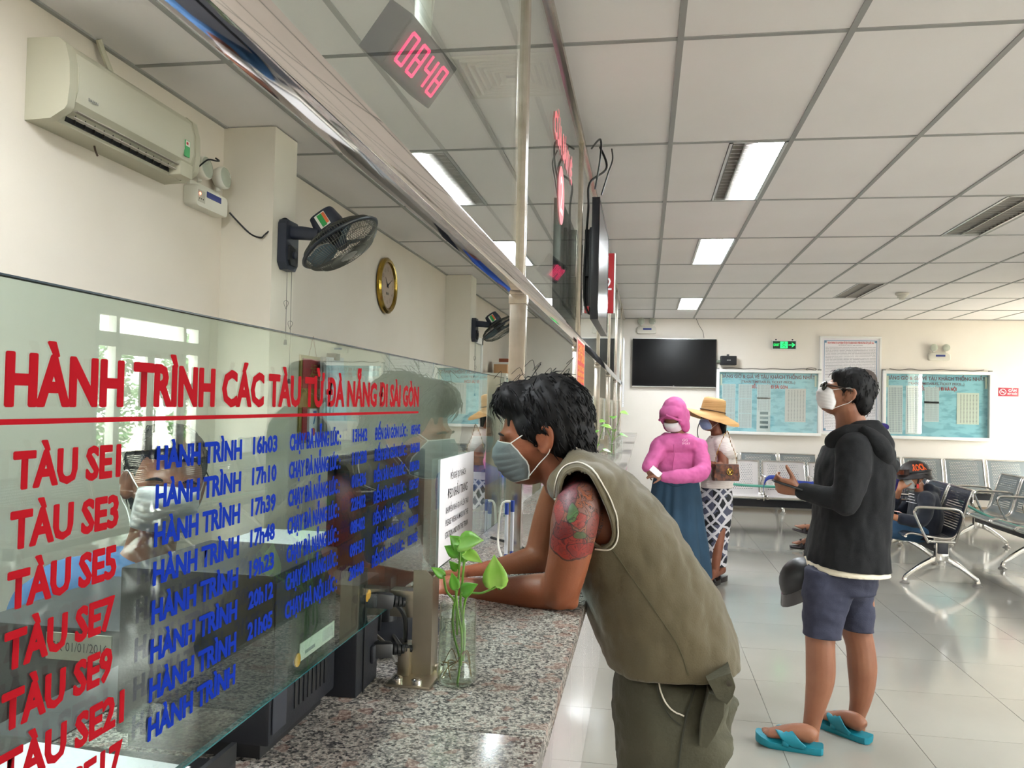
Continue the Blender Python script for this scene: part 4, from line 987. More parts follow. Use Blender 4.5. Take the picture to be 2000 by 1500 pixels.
def mask(H, parent, mat, edge, loops=True, puff=0, name='face_mask', pleats=3, x0=.062, jag=.004):
    R, o, s = H
    cen = [(.101, .016), (.1185, -.006), (.120, -.024), (.115, -.040), (.109, -.054), (.100, -.068), (.084, -.081)]
    sid = [(.066, .004), (.052, -.014), (.044, -.028), (.036, -.04), (.034, -.05), (.036, -.064), (.042, -.078)]
    cen = [(a+puff, c) for a, c in cen]; jw = jag
    rows = []; N = 16
    for j in range(19):
        t = j/18*6; i = min(int(t), 5); fr = t-i
        yc, zc = [cen[i][q]*(1-fr)+cen[i+1][q]*fr for q in (0, 1)]; ys, zs = [sid[i][q]*(1-fr)+sid[i+1][q]*fr for q in (0, 1)]
        pl = jag*((j*pleats/9.) % 1) if pleats else 0
        row = []
        for k in range(N+1):
            a = (k/N*2-1); th = a*PI/2*.98; c = max(0, math.cos(th)); pk = pl*min(1, c*2.5)
            row.append(o+R @ (V(((x0+pk)*math.sin(th), ys+(yc-ys)*c**.75+pk, zs+(zc-zs)*c**.9))*s))
        rows.append(row)
    b = B(); b.bm.verts.ensure_lookup_table(); vr = [[b.bm.verts.new(p) for p in r] for r in rows]
    for a, c in zip(vr, vr[1:]):
        for k in range(N): b._f((a[k], a[k+1], c[k+1], c[k]))
    m = solidify(b.obj(name, mat, parent, smooth=60), .0015, 0)
    for r in (rows[0], rows[-1], [q[0] for q in rows], [q[-1] for q in rows]): pass
    b = B(); b.tube(rows[0], .0014*s, 5); b.tube(rows[-1], .0014*s, 5); b.tube([q[0] for q in rows], .0016*s, 5); b.tube([q[-1] for q in rows], .0016*s, 5)
    ed = b.obj('mask_edging', edge, m); ed['kind'] = 'stuff'
    if loops:
        for x, kk in ((1, -1), (-1, 0)):
            def W_(c): return tuple(o+R @ (V((x*c[0], c[1], c[2]))*s))
            B().tube(spl([tuple(rows[0][kk]), W_((.071, .035, .018)), W_((.08, .0, .03)), W_((.088, -.022, .012)), W_((.082, -.012, -.028)), W_((.07, .015, -.05)), tuple(rows[-2][kk])], 5), .0013*s, 5).obj('ear_loop', M('elastic_white', 'e9e6e2', .6), m)
    return m
def hairshell(H, parent, prims, mat, vox=.006, strands=0, seed=1, name='hair', lump=.006, slen=.05, down=(0, -.2, -1)):
    R, o, s = H; b = B()
    for c, r in prims: b.ell(o+R @ (V(c)*s), [q*s for q in r], R, 22, 14)
    nb = voxel(b, vox, 4)
    for v in nb.bm.verts:
        q = R.transposed() @ (v.co-o); v.co += (v.co-o).normalized()*lump*(mnoise.noise(V((q.x*60, q.y*60, q.z*14))))
    ob = nb.obj(name, mat, parent, smooth=180)
    if strands:
        rd = random.Random(seed); me = ob.data; vs_ = me.vertices; nv = len(vs_); bb = B()
        for _ in range(strands):
            v = vs_[rd.randrange(nv)]; n = V(v.normal); p = V(v.co); lq = R.transposed() @ (p-o)
            if lq.y > .035*s and lq.z < .085*s: continue
            dn = (R @ V(down)).normalized(); L = slen*s*rd.uniform(.5, 1.2)
            d = (dn-dn.dot(n)*n); d = (d.normalized() if d.length > .1 else (R @ V((rd.uniform(-1, 1), 1, 0)))).normalized()
            d = (d+V((rd.uniform(-.25, .25), rd.uniform(-.25, .25), rd.uniform(-.1, .1)))).normalized()
            pts = [p-n*.004, p+d*L*.45+n*.0015, p+d*L-n*rd.uniform(.001, .010)]
            bb.tube(pts, [.0016, .0018, .0003], 3)
        st = bb.obj('hair_strands', mat, ob, smooth=180); st['kind'] = 'stuff'
    return ob
def hand(b, w, d, n, s=1.0, curl=(.3, .35, .4, .45), thumb=1, tcurl=.4, spread=.06, tdir=None):
    """w wrist, d finger direction, n back-of-hand normal, thumb=+1/-1 side"""
    w = V(w); d = V(d).normalized(); n = V(n); n = (n-n.dot(d)*d).normalized(); sd = d.cross(n)*thumb
    P_ = lambda a, c, e: w+(d*a+sd*c+n*e)*s
    b.loft([tuple(P_(-.02, 0, 0))+(.026*s, .02*s), tuple(P_(.0, 0, 0))+(.027*s, .018*s), tuple(P_(.035, .002, 0))+(.038*s, .017*s), tuple(P_(.07, 0, 0))+(.041*s, .014*s), tuple(P_(.09, -.002, -.002))+(.036*s, .011*s)], 14, sd, n=2, pw=2.4)
    for k, (off, L, cu) in enumerate(zip((.029, .0095, -.0105, -.029), (.072, .080, .074, .058), curl)):
        p = P_(.08-.004*abs(k-1), off, 0); a = 0; pts = [tuple(P_(.055, off*.8, 0))+(.0095*s,), tuple(p)+(.0092*s,)]; dd = (d+sd*(off*spread/.03)).normalized()
        for j, fr in enumerate((.45, .32, .23)):
            a += cu*(1.0, 1.2, .8)[j]; q = dd*math.cos(a)-n*math.sin(a); p = p+q*L*fr*s; pts.append(tuple(p)+((.0088, .0080, .0068)[j]*s,))
        b.limb(pts, 10, 2)
    td = V(tdir).normalized() if tdir else (d*.62+sd*.75-n*.2).normalized()
    p0 = P_(.018, .02, -.004); p1 = p0+td*.035*s; t2 = (td+d*tcurl-n*.15).normalized(); p2 = p1+t2*.03*s; p3 = p2+(t2+d*tcurl*.5).normalized()*.024*s
    b.limb([tuple(p0)+(.014*s,), tuple(p1)+(.0115*s,), tuple(p2)+(.0098*s,), tuple(p3)+(.0085*s,)], 10, 2)
def wrinkle(nb, amp, sc, stretch=(1, 1, 1), seed=0, mask_=None):
    nb.bm.normal_update()
    for v in nb.bm.verts:
        c = v.co; q = V((c.x*stretch[0], c.y*stretch[1], c.z*stretch[2]))*sc+V((seed, seed*.7, 0))
        k = mnoise.noise(q)+.5*mnoise.noise(q*2.1)
        if mask_: k *= mask_(c)
        v.co = c+v.normal*amp*k
def rebase(objs, base):
    done = set()
    def rec(o):
        if o.data and o.data.name not in done: o.data.transform(Matrix.Translation(-V(base))); done.add(o.data.name)
        for c in o.children: rec(c)
    for o in objs: rec(o); o.location = V(base)
def skinmat(name, col, col2, rough=.5): return M(name, col, rough, noise=.6, nscale=9, col2=col2, bump=.06, bscale=260, sss=.08)
m_hair = M('hair_black', '0a090b', .6, spec=.25)
m_maskg = M('mask_grey', '6f777a', .8, bump=.1, bscale=400); m_maskw = M('mask_white', 'dcd8d8', .8); m_maskb = M('mask_blue', '8fa9cf', .8); m_maskt = M('mask_teal', '8fb4bd', .8)
m_edge_w = M('mask_edge_white', 'd9d8d4', .7)

# ---------------------------------------------------------------- leaning man at the counter
def leaning_man():
    base = V((.05, 1.8, 0)); b = B()
    H = head(b, (-0.223, 1.800, 1.384), (-.972, -.06, -.225), (-.225, 0, .974), 1.0, (-0.164, 1.800, 1.307), .06)
    # torso under the shirt
    S = [(-0.157, 1.800, 1.302)+(.10, .06), (-0.119, 1.800, 1.264)+(.165, .075), (-0.071, 1.800, 1.198)+(.17, .10), (-0.016, 1.800, 1.111)+(.155, .11), (0.025, 1.800, 1.030)+(.155, .115), (0.055, 1.800, 0.965)+(.15, .10), (0.071, 1.800, 0.900)+(.14, .09), (0.066, 1.800, 0.845)+(.13, .08)]
    b.loft(S, 24, (0, 1, 0), n=2)
    # near (left) arm
    b.limb([(-0.120, 1.680, 1.269)+(.036,), (-0.127, 1.625, 1.264)+(.046,), (-0.133, 1.600, 1.229)+(.0475,), (-0.141, 1.600, 1.168)+(.043,), (-0.154, 1.610, 1.110)+(.040,), (-0.163, 1.620, 1.087)+(.038,)], 18, 4)
    b.limb([(-0.157, 1.625, 1.089)+(.0375,), (-0.171, 1.630, 1.085)+(.037,), (-0.219, 1.640, 1.079)+(.035,), (-0.282, 1.670, 1.067)+(.031,), (-0.360, 1.700, 1.060)+(.026,), (-0.402, 1.710, 1.061)+(.0235,)], 16, 4)
    b.limb([(-0.149, 1.620, 1.074)+(.022,), (-0.138, 1.620, 1.067)+(.016,)], 12, 2)
    hand(b, (-0.404, 1.715, 1.060), (-1, .25, -.04), (-.1, -.5, .85), 1.0, (.5, .6, .7, .8), -1, .3)
    # far (right) arm
    b.limb([(-0.166, 1.940, 1.290)+(.05,), (-0.200, 1.990, 1.246)+(.047,), (-0.225, 2.000, 1.181)+(.044,), (-0.242, 2.000, 1.117)+(.041,), (-0.255, 1.990, 1.074)+(.036,)], 16, 4)
    b.limb([(-0.245, 1.990, 1.081)+(.035,), (-0.273, 1.980, 1.072)+(.036,), (-0.331, 1.950, 1.056)+(.032,), (-0.393, 1.910, 1.048)+(.026,), (-0.432, 1.880, 1.046)+(.024,)], 16, 4)
    hand(b, (-0.432, 1.880, 1.046), (-.95, -.35, -.05), (0, .3, .9), 1.0, (.4, .5, .6, .7), 1, .3)
    # hips and legs
    for y, dx in ((1.70, 0), (1.90, .05)):
        b.limb([(.09+dx*.3, y, .80, .06), (.06+dx, y, .70, .06), (.04+dx, y, .50, .055), (.045+dx, y-.01, .46, .056), (.07+dx, y, .36, .055), (.10+dx, y, .22, .042), (.11+dx, y, .10, .036)], 16, 3)
        b.limb([(.12+dx, y, .05, .04), (.07+dx, y-.005, .045, .04), (-.03+dx, y-.01, .04, .036), (-.09+dx, y-.01, .035, .028)], 12, 2)
    nb = voxel(b, .0045, 5)
    m_sk = skinmat('skin_tan', '94573b', '7f4529'); o = nb.obj('person', m_sk, smooth=180)
    tag(o, 'person in olive sleeveless top, leaning on the granite counter, grey mask and tattooed arm', 'person')
    eyes(H, o, look=(0, -.002))
    mask(H, o, m_maskg, m_edge_w)
    hs = hairshell(H, o, [((0, -.024, .046), (.089, .100, .096)), ((0, .042, .096), (.068, .056, .044)), ((0, .02, .075), (.078, .05, .04)), ((0, -.066, -.015), (.072, .052, .075)), ((0, -.07, -.065), (.052, .036, .042)), ((.05, -.045, .0), (.034, .045, .05)), ((-.05, -.045, .0), (.034, .045, .05)), ((.067, .012, .035), (.014, .04, .03)), ((-.067, .012, .035), (.014, .04, .03))], m_hair, .0055, 1300, 4, slen=.035)
    # cowlicks
    R, ho, s = H; rd = random.Random(9); bb = B()
    tops = [v.co.copy() for v in hs.data.vertices if (R.transposed() @ (v.co-ho)).z > .118]
    for k in range(11):
        p = V(rd.choice(tops)); d = R @ V((rd.uniform(-.5, .5), rd.uniform(-.9, .3), rd.uniform(.5, 1))).normalized(); L = rd.uniform(.02, .055)
        q = p+d*L; bb.tube(spl([tuple(p-d*.01), tuple(p+d*L*.5), tuple(q), tuple(q+R @ V((rd.uniform(-.02, .02), .02, -.012)))], 3), .0007, 3)
    cw = bb.obj('cowlick', m_hair, hs); cw['kind'] = 'stuff'
    # sleeveless shirt
    b = B()
    S = [(-0.180, 1.800, 1.326)+(.085, .056), (-0.145, 1.800, 1.300)+(.15, .068), (-0.110, 1.800, 1.264)+(.19, .083), (-0.066, 1.800, 1.198)+(.188, .105), (-0.015, 1.800, 1.108)+(.182, .122), (0.024, 1.800, 1.030)+(.182, .132), (0.053, 1.800, 0.967)+(.186, .136), (0.074, 1.800, 0.911)+(.185, .131), (0.079, 1.800, 0.851)+(.18, .12)]
    b.loft(S, 28, (0, 1, 0), n=3, pw=2.3)
    b.ell((-0.120, 1.645, 1.298), (.056, .075, .046)); b.ell((-0.087, 1.660, 1.254), (.045, .07, .05)); b.ell((-0.150, 1.660, 1.291), (.028, .06, .045)); b.ell((-0.167, 1.950, 1.270), (.05, .04, .06))
    c1 = V((0.078, 1.800, 0.923)); nn = V((.0, 0, -1))
    nb = voxel(b, .007, 8, cuts=((c1, (.02, 0, -1)),))
    def fm(c): return 1
    wrinkle(nb, .009, 5, (2.4, 1, 1.2), 3); wrinkle(nb, .005, 13, (2.6, 1, 1.6), 5)
    m_ol = M('olive_cotton', '5a5037', .85, noise=.6, nscale=5, col2='4c442e', bump=.15, bscale=300, sheen=.2)
    hole = [(V(q).x, V(q).z) for q in ((-0.164, 1.620, 1.260), (-0.162, 1.620, 1.298), (-0.149, 1.620, 1.319), (-0.129, 1.620, 1.327), (-0.108, 1.620, 1.319), (-0.090, 1.620, 1.293), (-0.073, 1.620, 1.259), (-0.063, 1.620, 1.227), (-0.061, 1.620, 1.203), (-0.069, 1.620, 1.186), (-0.105, 1.620, 1.184), (-0.145, 1.620, 1.195))]
    def inside(x, z):
        c = False
        for i in range(len(hole)):
            (x1, z1), (x2, z2) = hole[i-1], hole[i]
            if (z1 > z) != (z2 > z) and x < (x2-x1)*(z-z1)/(z2-z1)+x1: c = not c
        return c
    full = nb.bm.copy(); bvh0 = BVHTree.FromBMesh(full)
    dead = []
    for v in nb.bm.verts:
        if v.co.y < 1.74 and inside(v.co.x*1.62/v.co.y if False else v.co.x*1.62/max(v.co.y, 1.0), 1.46+(v.co.z-1.46)*1.62/max(v.co.y, 1.0)): dead.append(v)
    bmesh.ops.delete(nb.bm, geom=dead, context='VERTS')
    sh = nb.obj('tank_top', m_ol, o, smooth=180); solidify(sh, .004, 1)
    bvh = bvh0
    def proj(pts, off=.003):
        out = []
        for p in pts:
            p = V(p); cam = V((0, 0, 1.46)); d = (p-cam).normalized(); h, n, i, t = bvh.ray_cast(cam, d)
            if h is None: h, n, i, t = bvh.find_nearest(p)
            out.append(tuple(h+n*off if n.dot(d) < 0 else h-n*off))
        return out
    m_pipe = M('piping_cream', 'd8d2c4', .6)
    arm = [(-0.172, 1.620, 1.260), (-0.169, 1.620, 1.301), (-0.157, 1.620, 1.329), (-0.131, 1.620, 1.340), (-0.103, 1.620, 1.329), (-0.082, 1.620, 1.299), (-0.064, 1.620, 1.265), (-0.053, 1.620, 1.230), (-0.050, 1.620, 1.199), (-0.063, 1.620, 1.177), (-0.090, 1.620, 1.177)]
    B().tube(proj(spl(arm, 5), .006), .0018, 6).obj('piping', m_pipe, sh)
    ac_ = V((-0.112, 1.620, 1.247)); inn = [tuple(V(q)+(ac_-V(q)).normalized()*.008) for q in arm]
    B().tube(proj(spl(inn+[inn[0]], 5), .002), .0065, 8, flat=.6).obj('armhole_band', m_ol, sh)
    B().tube(proj(spl([(-0.141, 1.700, 1.365), (-0.132, 1.750, 1.372), (-0.130, 1.800, 1.376)], 4), .005), .0022, 6).obj('neck_piping', m_pipe, sh)
    B().tube(proj(spl([(-0.060, 1.620, 1.177), (-0.018, 1.620, 1.121), (0.038, 1.620, 1.044), (0.073, 1.620, 0.992), (0.091, 1.620, 0.940)], 5), .0042), .0012, 5).obj('side_seam', M('seam_olive', '4f4a34', .9), sh)
    # cargo shorts
    b = B()
    b.loft([(0.067, 1.800, 0.911)+(.165, .12), (0.066, 1.800, 0.867)+(.172, .125), (0.061, 1.800, 0.811)+(.175, .12), (.06, 1.8, .71, .17, .11)], 24, (0, 1, 0), n=2, pw=2.4)
    for y, dx in ((1.71, 0), (1.895, .03)):
        b.loft([(.075+dx, y, .82, .09, .115), (.06+dx, y, .72, .098, .105), (.045+dx, y, .62, .098, .098), (.035+dx, y, .5, .095, .095), (.035+dx, y, .42, .095, .095)], 20, (0, 1, 0), n=2, pw=2.3)
    nb = voxel(b, .008, 6, cuts=((V((0, 0, .46)), (0, 0, -1)),))
    wrinkle(nb, .008, 7, (1, 1, 2.4), 11); wrinkle(nb, .003, 24, (1, 1, 2), 2)
    m_cg = M('cargo_olive', '504e3c', .85, noise=.7, nscale=7, col2='3c3b2e', bump=.2, bscale=160)
    st = nb.obj('cargo_shorts', m_cg, o, smooth=180); solidify(st, .004, -1)
    bvh = BVHTree.FromPolygons([v.co for v in st.data.vertices], [p.vertices for p in st.data.polygons])
    m_cg2 = M('cargo_seam', '33342a', .9)
    B().tube(proj(spl([(0.036, 1.620, 0.919), (0.046, 1.620, 0.893), (0.062, 1.620, 0.872), (0.086, 1.620, 0.861)], 5), .004), .0016, 6).obj('pocket_piping', m_pipe, st)
    B().tube(proj(spl([(0.032, 1.620, 0.914), (0.042, 1.620, 0.885), (0.060, 1.620, 0.857), (0.080, 1.620, 0.841)], 5), .003), .0014, 5).obj('seam', m_cg2, st)
    B().tube(proj(spl([(0.110, 1.620, 0.940), (0.101, 1.620, 0.900), (0.088, 1.620, 0.849), (0.077, 1.620, 0.770), (0.074, 1.620, 0.720)], 5), .003), .0018, 5).obj('seam', m_cg2, st)
    # cargo pocket: bellows bag plus flap on the thigh
    def slab(px, th, name, mat, par):
        b = B(); pr = [V(p) for p in px]; cen = sum(pr, V())/len(pr)
        b.rings([[cen+(p-cen)*.95+V((.0, -th, 0)) for p in pr], [p+V((0, -th*.6, 0)) for p in pr], [p+V((0, .03, 0)) for p in pr]]); return b.obj(name, mat, par, smooth=40)
    pk = slab([(0.132, 1.635, 0.912), (0.163, 1.635, 0.907), (0.161, 1.635, 0.868), (0.145, 1.635, 0.829), (0.129, 1.635, 0.802), (0.115, 1.635, 0.806), (0.118, 1.635, 0.856)], .02, 'cargo_pocket', m_cg, st)
    slab([(0.126, 1.630, 0.940), (0.171, 1.630, 0.959), (0.180, 1.630, 0.932), (0.175, 1.630, 0.912), (0.164, 1.630, 0.896), (0.144, 1.630, 0.908)], .034, 'pocket_flap', m_cg, pk)
    B().lathe([(.004, 0), (.006, -.003), (.002, -.004)], (0.167, 1.592, 0.940), (0, 1, 0), 12).obj('button', M('button_dark', '3a3428', .4), pk)
    # sandals out of frame
    for y, dx in ((1.70, 0), (1.90, .05)):
        B().b2((-.12+dx, y-.05, .0), (.16+dx, y+.045, .022), .008).obj('sandal', m_black, o)
    rebase([o], base)
    return o, base
lm_, lbase = leaning_man()
# tattoo: coloured print on the upper arm skin
def tattoo(m, base):
    nt = m.node_tree; bs = nt.nodes['Principled BSDF']; lk = bs.inputs['Base Color'].links[0]; cur = lk.from_socket
    tc = nt.nodes.new('ShaderNodeTexCoord')
    nz = nt.nodes.new('ShaderNodeTexNoise'); nz.inputs['Scale'].default_value = 28; nz.inputs['Detail'].default_value = 2; nt.links.new(tc.outputs['Object'], nz.inputs['Vector'])
    wob = nt.nodes.new('ShaderNodeVectorMath'); wob.operation = 'SCALE'; wob.inputs[3].default_value = .02
    sb = nt.nodes.new('ShaderNodeVectorMath'); sb.operation = 'SUBTRACT'; nt.links.new(nz.outputs['Color'], sb.inputs[0]); sb.inputs[1].default_value = (.5, .5, .5); nt.links.new(sb.outputs[0], wob.inputs[0])
    ad = nt.nodes.new('ShaderNodeVectorMath'); ad.operation = 'ADD'; nt.links.new(tc.outputs['Object'], ad.inputs[0]); nt.links.new(wob.outputs[0], ad.inputs[1])
    def mt(op, a, b_=None):
        n = nt.nodes.new('ShaderNodeMath'); n.operation = op
        for i, x in enumerate((a, b_)):
            if x is None: continue
            if isinstance(x, (int, float)): n.inputs[i].default_value = x
            else: nt.links.new(x, n.inputs[i])
        return n.outputs[0]
    def blob(c, r, src=None):
        mp = nt.nodes.new('ShaderNodeVectorMath'); mp.operation = 'SUBTRACT'; nt.links.new(src or ad.outputs[0], mp.inputs[0]); mp.inputs[1].default_value = tuple(V(c)-base)
        dv = nt.nodes.new('ShaderNodeVectorMath'); dv.operation = 'DIVIDE'; nt.links.new(mp.outputs[0], dv.inputs[0]); dv.inputs[1].default_value = r
        ln = nt.nodes.new('ShaderNodeVectorMath'); ln.operation = 'LENGTH'; nt.links.new(dv.outputs[0], ln.inputs[0]); return mt('LESS_THAN', ln.outputs['Value'], 1.0)
    def over(cur, mask_, col, k=1.0):
        mx = nt.nodes.new('ShaderNodeMix'); mx.data_type = 'RGBA'; nt.links.new(mt('MULTIPLY', mask_, k), mx.inputs[0]); nt.links.new(cur, mx.inputs[6])
        mx.inputs[7].default_value = lin(col); return mx.outputs[2]
    arm = blob((-0.134, 1.600, 1.241), (.062, .09, .085))
    wv = nt.nodes.new('ShaderNodeTexNoise'); wv.inputs['Scale'].default_value = 34; wv.inputs['Distortion'].default_value = 2.2; nt.links.new(tc.outputs['Object'], wv.inputs['Vector'])
    lines = mt('LESS_THAN', mt('ABSOLUTE', mt('SUBTRACT', wv.outputs['Fac'], .5)), .022)
    shade = mt('GREATER_THAN', wv.outputs['Fac'], .52)
    cur = over(cur, mt('MULTIPLY', arm, shade), '5d5355', .55)
    cur = over(cur, mt('MULTIPLY', arm, lines), '2a2224', .8)
    for c, r, col in (((-0.147, 1.580, 1.296), (.020, .08, .040), '642834'), ((-0.143, 1.580, 1.321), (.022, .08, .020), '8a323a'), ((-0.143, 1.560, 1.193), (.034, .08, .030), '8f261e'), ((-0.151, 1.560, 1.219), (.020, .08, .018), '701f1c'), ((-0.111, 1.560, 1.182), (.030, .08, .012), '8a2a24'),
                      ((-0.122, 1.560, 1.240), (.014, .08, .014), '8f2a24'), ((-0.136, 1.560, 1.251), (.010, .08, .016), '3f6b3a'), ((-0.092, 1.560, 1.227), (.014, .08, .026), '7a3028'), ((-0.118, 1.560, 1.211), (.012, .08, .008), '47633a'), ((-0.162, 1.560, 1.253), (.010, .08, .022), '8a2a28')):
        mk = blob(c, r); cur = over(cur, mk, col, .88)
        rim = mt('SUBTRACT', blob(c, tuple(q*1.1 for q in r)), mk); cur = over(cur, mt('MAXIMUM', rim, 0.0), '2c1c1c', .8)
    cur = over(cur, mt('MULTIPLY', arm, lines), '221a1c', .6)
    sp2 = mt('MULTIPLY', arm, mt('LESS_THAN', wv.outputs['Fac'], .44)); cur = over(cur, sp2, '3d3034', .3)
    nt.links.new(cur, bs.inputs['Base Color'])
tattoo(MATS['skin_tan'], lbase)
# ---------------------------------------------------------------- standing man in navy hoodie
def cloth(name, b, vox, mat, parent, wr=(), cuts=(), sm=5, th=.004):
    nb = voxel(b, vox, sm, cuts=cuts)
    for w_ in wr: wrinkle(nb, *w_)
    o = nb.obj(name, mat, parent, smooth=180)
    if cuts: solidify(o, th, -1)
    return o
def foot(b, heel, toe, s=1.0, ank=None):
    h, t = V(heel), V(toe); d = (t-h).normalized(); L = (t-h).length; up = V((0, 0, 1)); sd = d.cross(up)
    q = lambda a, z, c=0: tuple(h+d*L*a+up*z+sd*c)
    b.loft([q(.05, .03)+(.020, .022), q(.10, .036)+(.030, .034), q(.22, .042)+(.033, .04), q(.36, .042)+(.035, .038), q(.5, .038)+(.038, .032), q(.72, .026)+(.044, .022), q(.84, .02)+(.043, .016)], 14, sd, n=2)
    for k, (c, l) in enumerate(((.031, .99), (.013, 1.0), (-.002, .975), (-.016, .94), (-.029, .89))):
        b.limb([q(.74, .022, c*.9)+(.012 if k == 0 else .009,), q(l-.05, .018, c*1.05)+(.0125 if k == 0 else .0085,)], 8, 2)
    return d, sd, L
def standing_man():
    Yb = 3.85; b = B()
    o = (0.901, 3.860, 1.530)
    H = head(b, o, (-.96, .10, .26), (.26, 0, .965), 1.03, (0.931, 3.880, 1.386), .062)
    b.loft([(0.940, 3.880, 1.380)+(.10, .07), (0.945, 3.880, 1.317)+(.18, .09), (0.943, 3.880, 1.166)+(.17, .10), (0.927, 3.880, 0.980)+(.15, .10), (0.912, 3.880, 0.748)+(.14, .09)], 20, (-.25, 1, 0), n=2)
    # near left arm
    b.limb([(0.885, 3.700, 1.290)+(.05,), (0.881, 3.660, 1.182)+(.042,), (0.859, 3.640, 1.079)+(.032,), (0.848, 3.640, 1.074)+(.03,)], 14, 3)
    b.limb([(0.853, 3.640, 1.074)+(.03,), (0.769, 3.660, 1.086)+(.03,), (0.696, 3.700, 1.101)+(.026,), (0.668, 3.710, 1.107)+(.025,)], 14, 3)
    hand(b, (0.672, 3.710, 1.108), (-.90, .1, .22), (.15, -.85, -.4), 1.0, (.7, .8, .9, .9), 1, .2, tdir=(-.35, .05, .9))
    b.limb([(0.955, 4.060, 1.273)+(.05,), (0.943, 4.100, 1.135)+(.046,), (0.933, 4.100, 0.999)+(.04,), (0.849, 4.040, 1.040)+(.034,), (0.779, 3.980, 1.075)+(.03,)], 14, 3)
    # legs
    near = [(0.855, 3.820, 0.722)+(.07,), (0.805, 3.780, 0.581)+(.082,), (0.782, 3.760, 0.472)+(.066,), (0.779, 3.750, 0.425)+(.062,), (0.782, 3.750, 0.319)+(.063,), (0.777, 3.750, 0.251)+(.058,), (0.761, 3.750, 0.161)+(.045,), (0.749, 3.750, 0.093)+(.038,), (0.743, 3.750, 0.044)+(.036,), (0.743, 3.750, 0.004)+(.034,)]
    b.limb(near, 16, 3)
    far = [(0.958, 3.950, 0.701)+(.07,), (0.978, 3.960, 0.571)+(.08,), (0.976, 3.950, 0.468)+(.068,), (0.995, 3.950, 0.387)+(.063,), (1.005, 3.950, 0.295)+(.065,), (1.006, 3.950, 0.213)+(.058,), (0.998, 3.950, 0.131)+(.046,), (0.985, 3.950, 0.072)+(.038,), (0.986, 3.950, 0.042)+(.036,), (0.988, 3.950, 0.005)+(.034,)]
    b.limb(far, 16, 3)
    def lift(p, z): return (p[0], p[1], z)
    n1 = foot(b, lift((0.758, 3.646, 0.030), .035), lift((0.522, 3.707, 0.030), .03))
    n2 = foot(b, lift((0.991, 3.805, 0.030), .035), lift((0.822, 3.994, 0.030), .03))
    sk = skinmat('skin_light_tan', '94644a', '80503a'); nb = voxel(b, .006, 4); o_ = nb.obj('person', sk, smooth=180)
    tag(o_, 'standing person in black hoodie, slate shorts and teal slides, white mask, sunglasses', 'person')
    mask(H, o_, m_maskw, m_edge_w, puff=.002)
    hairshell(H, o_, [((0, -.02, .045), (.083, .10, .089)), ((0, -.068, -.01), (.07, .047, .068)), ((0, .04, .075), (.058, .045, .035)), ((.05, -.03, .015), (.033, .05, .04)), ((-.05, -.03, .015), (.033, .05, .04))], m_hair, .007, 500, 8, slen=.03, lump=.004)
    R, ho, s = H
    # thinning crown, brownish
    b = B(); b.ell(ho+R @ V((0, -.055, .085))*s, (.05, .052, .052), R); b.obj('thin_crown', M('hair_thin', '4a3a30', .7, noise=.8, nscale=60, col2='1c1614'), o_, smooth=180)
    # sunglasses
    gm = M('sunglass', '10130f', .08); b = B()
    for x in (-1, 1): b.ell(ho+R @ V((x*.038, .102, .014))*s, (.030, .012, .024), R, 18, 10)
    b.limb([tuple(ho+R @ V((-.01, .109, .018))*s)+(.003,), tuple(ho+R @ V((.01, .109, .018))*s)+(.003,)], 6, 1)
    g = b.obj('sunglasses', gm, o_)
    for x in (-1, 1): B().tube([ho+R @ V((x*.06, .098, .02))*s, ho+R @ V((x*.08, .05, .022))*s, ho+R @ V((x*.085, -.01, .02))*s], .0035, 6).obj('temple', M('frame_dark', '2b1c16', .3), g)
    # hoodie
    b = B()
    b.loft([(0.950, 3.900, 1.356)+(.11, .085), (0.954, 3.880, 1.310)+(.205, .115), (0.943, 3.880, 1.166)+(.215, .15), (0.931, 3.880, 1.003)+(.20, .15), (0.917, 3.870, 0.865)+(.205, .155), (0.912, 3.870, 0.773)+(.212, .165), (0.910, 3.870, 0.715)+(.21, .165)], 26, (-.25, 1, 0), n=3, pw=2.4)
    b.limb([(0.900, 3.710, 1.294)+(.078,), (0.878, 3.650, 1.194)+(.072,), (0.856, 3.620, 1.102)+(.063,), (0.844, 3.620, 1.065)+(.057,)], 16, 3)
    b.limb([(0.848, 3.620, 1.072)+(.055,), (0.778, 3.650, 1.087)+(.050,), (0.722, 3.690, 1.096)+(.040,), (0.683, 3.700, 1.105)+(.034,)], 16, 3)
    b.limb([(0.971, 4.060, 1.278)+(.072,), (0.954, 4.120, 1.146)+(.066,), (0.937, 4.120, 1.009)+(.055,), (0.856, 4.050, 1.046)+(.045,)], 14, 3)
    m_hd = M('hoodie_black', '0d0e12', .9, noise=.6, nscale=6, col2='08090c', bump=.15, bscale=260)
    hd = cloth('hoodie', b, .008, m_hd, o_, ((.009, 7, (1.6, 1, .9), 2), (.004, 20, (1.2, 1, .6), 7)), cuts=((V((0.910, 3.870, 0.768)), (-.05, 0, -1)),), th=.004)
    b = B()   # hood lying on the back
    b.limb([(0.828, 3.800, 1.324)+(.036,), (0.884, 3.760, 1.359)+(.042,), (0.968, 3.780, 1.356)+(.05,), (1.032, 3.860, 1.313)+(.058,), (1.079, 3.950, 1.287)+(.05,), (1.027, 4.030, 1.334)+(.04,)], 14, 3)
    b.loft([(0.935, 3.820, 1.354)+(.12, .04), (0.978, 3.800, 1.301)+(.155, .07), (1.026, 3.800, 1.253)+(.135, .072), (1.071, 3.800, 1.227)+(.085, .05), (1.105, 3.800, 1.239)+(.03, .016)], 18, (-.25, 1, 0), n=3)
    b.limb([(1.094, 3.860, 1.253)+(.022,), (1.111, 3.860, 1.245)+(.014,)], 10, 2)
    cloth('hood', b, .008, m_hd, hd, ((.006, 14, (1, 1, 1), 4),))
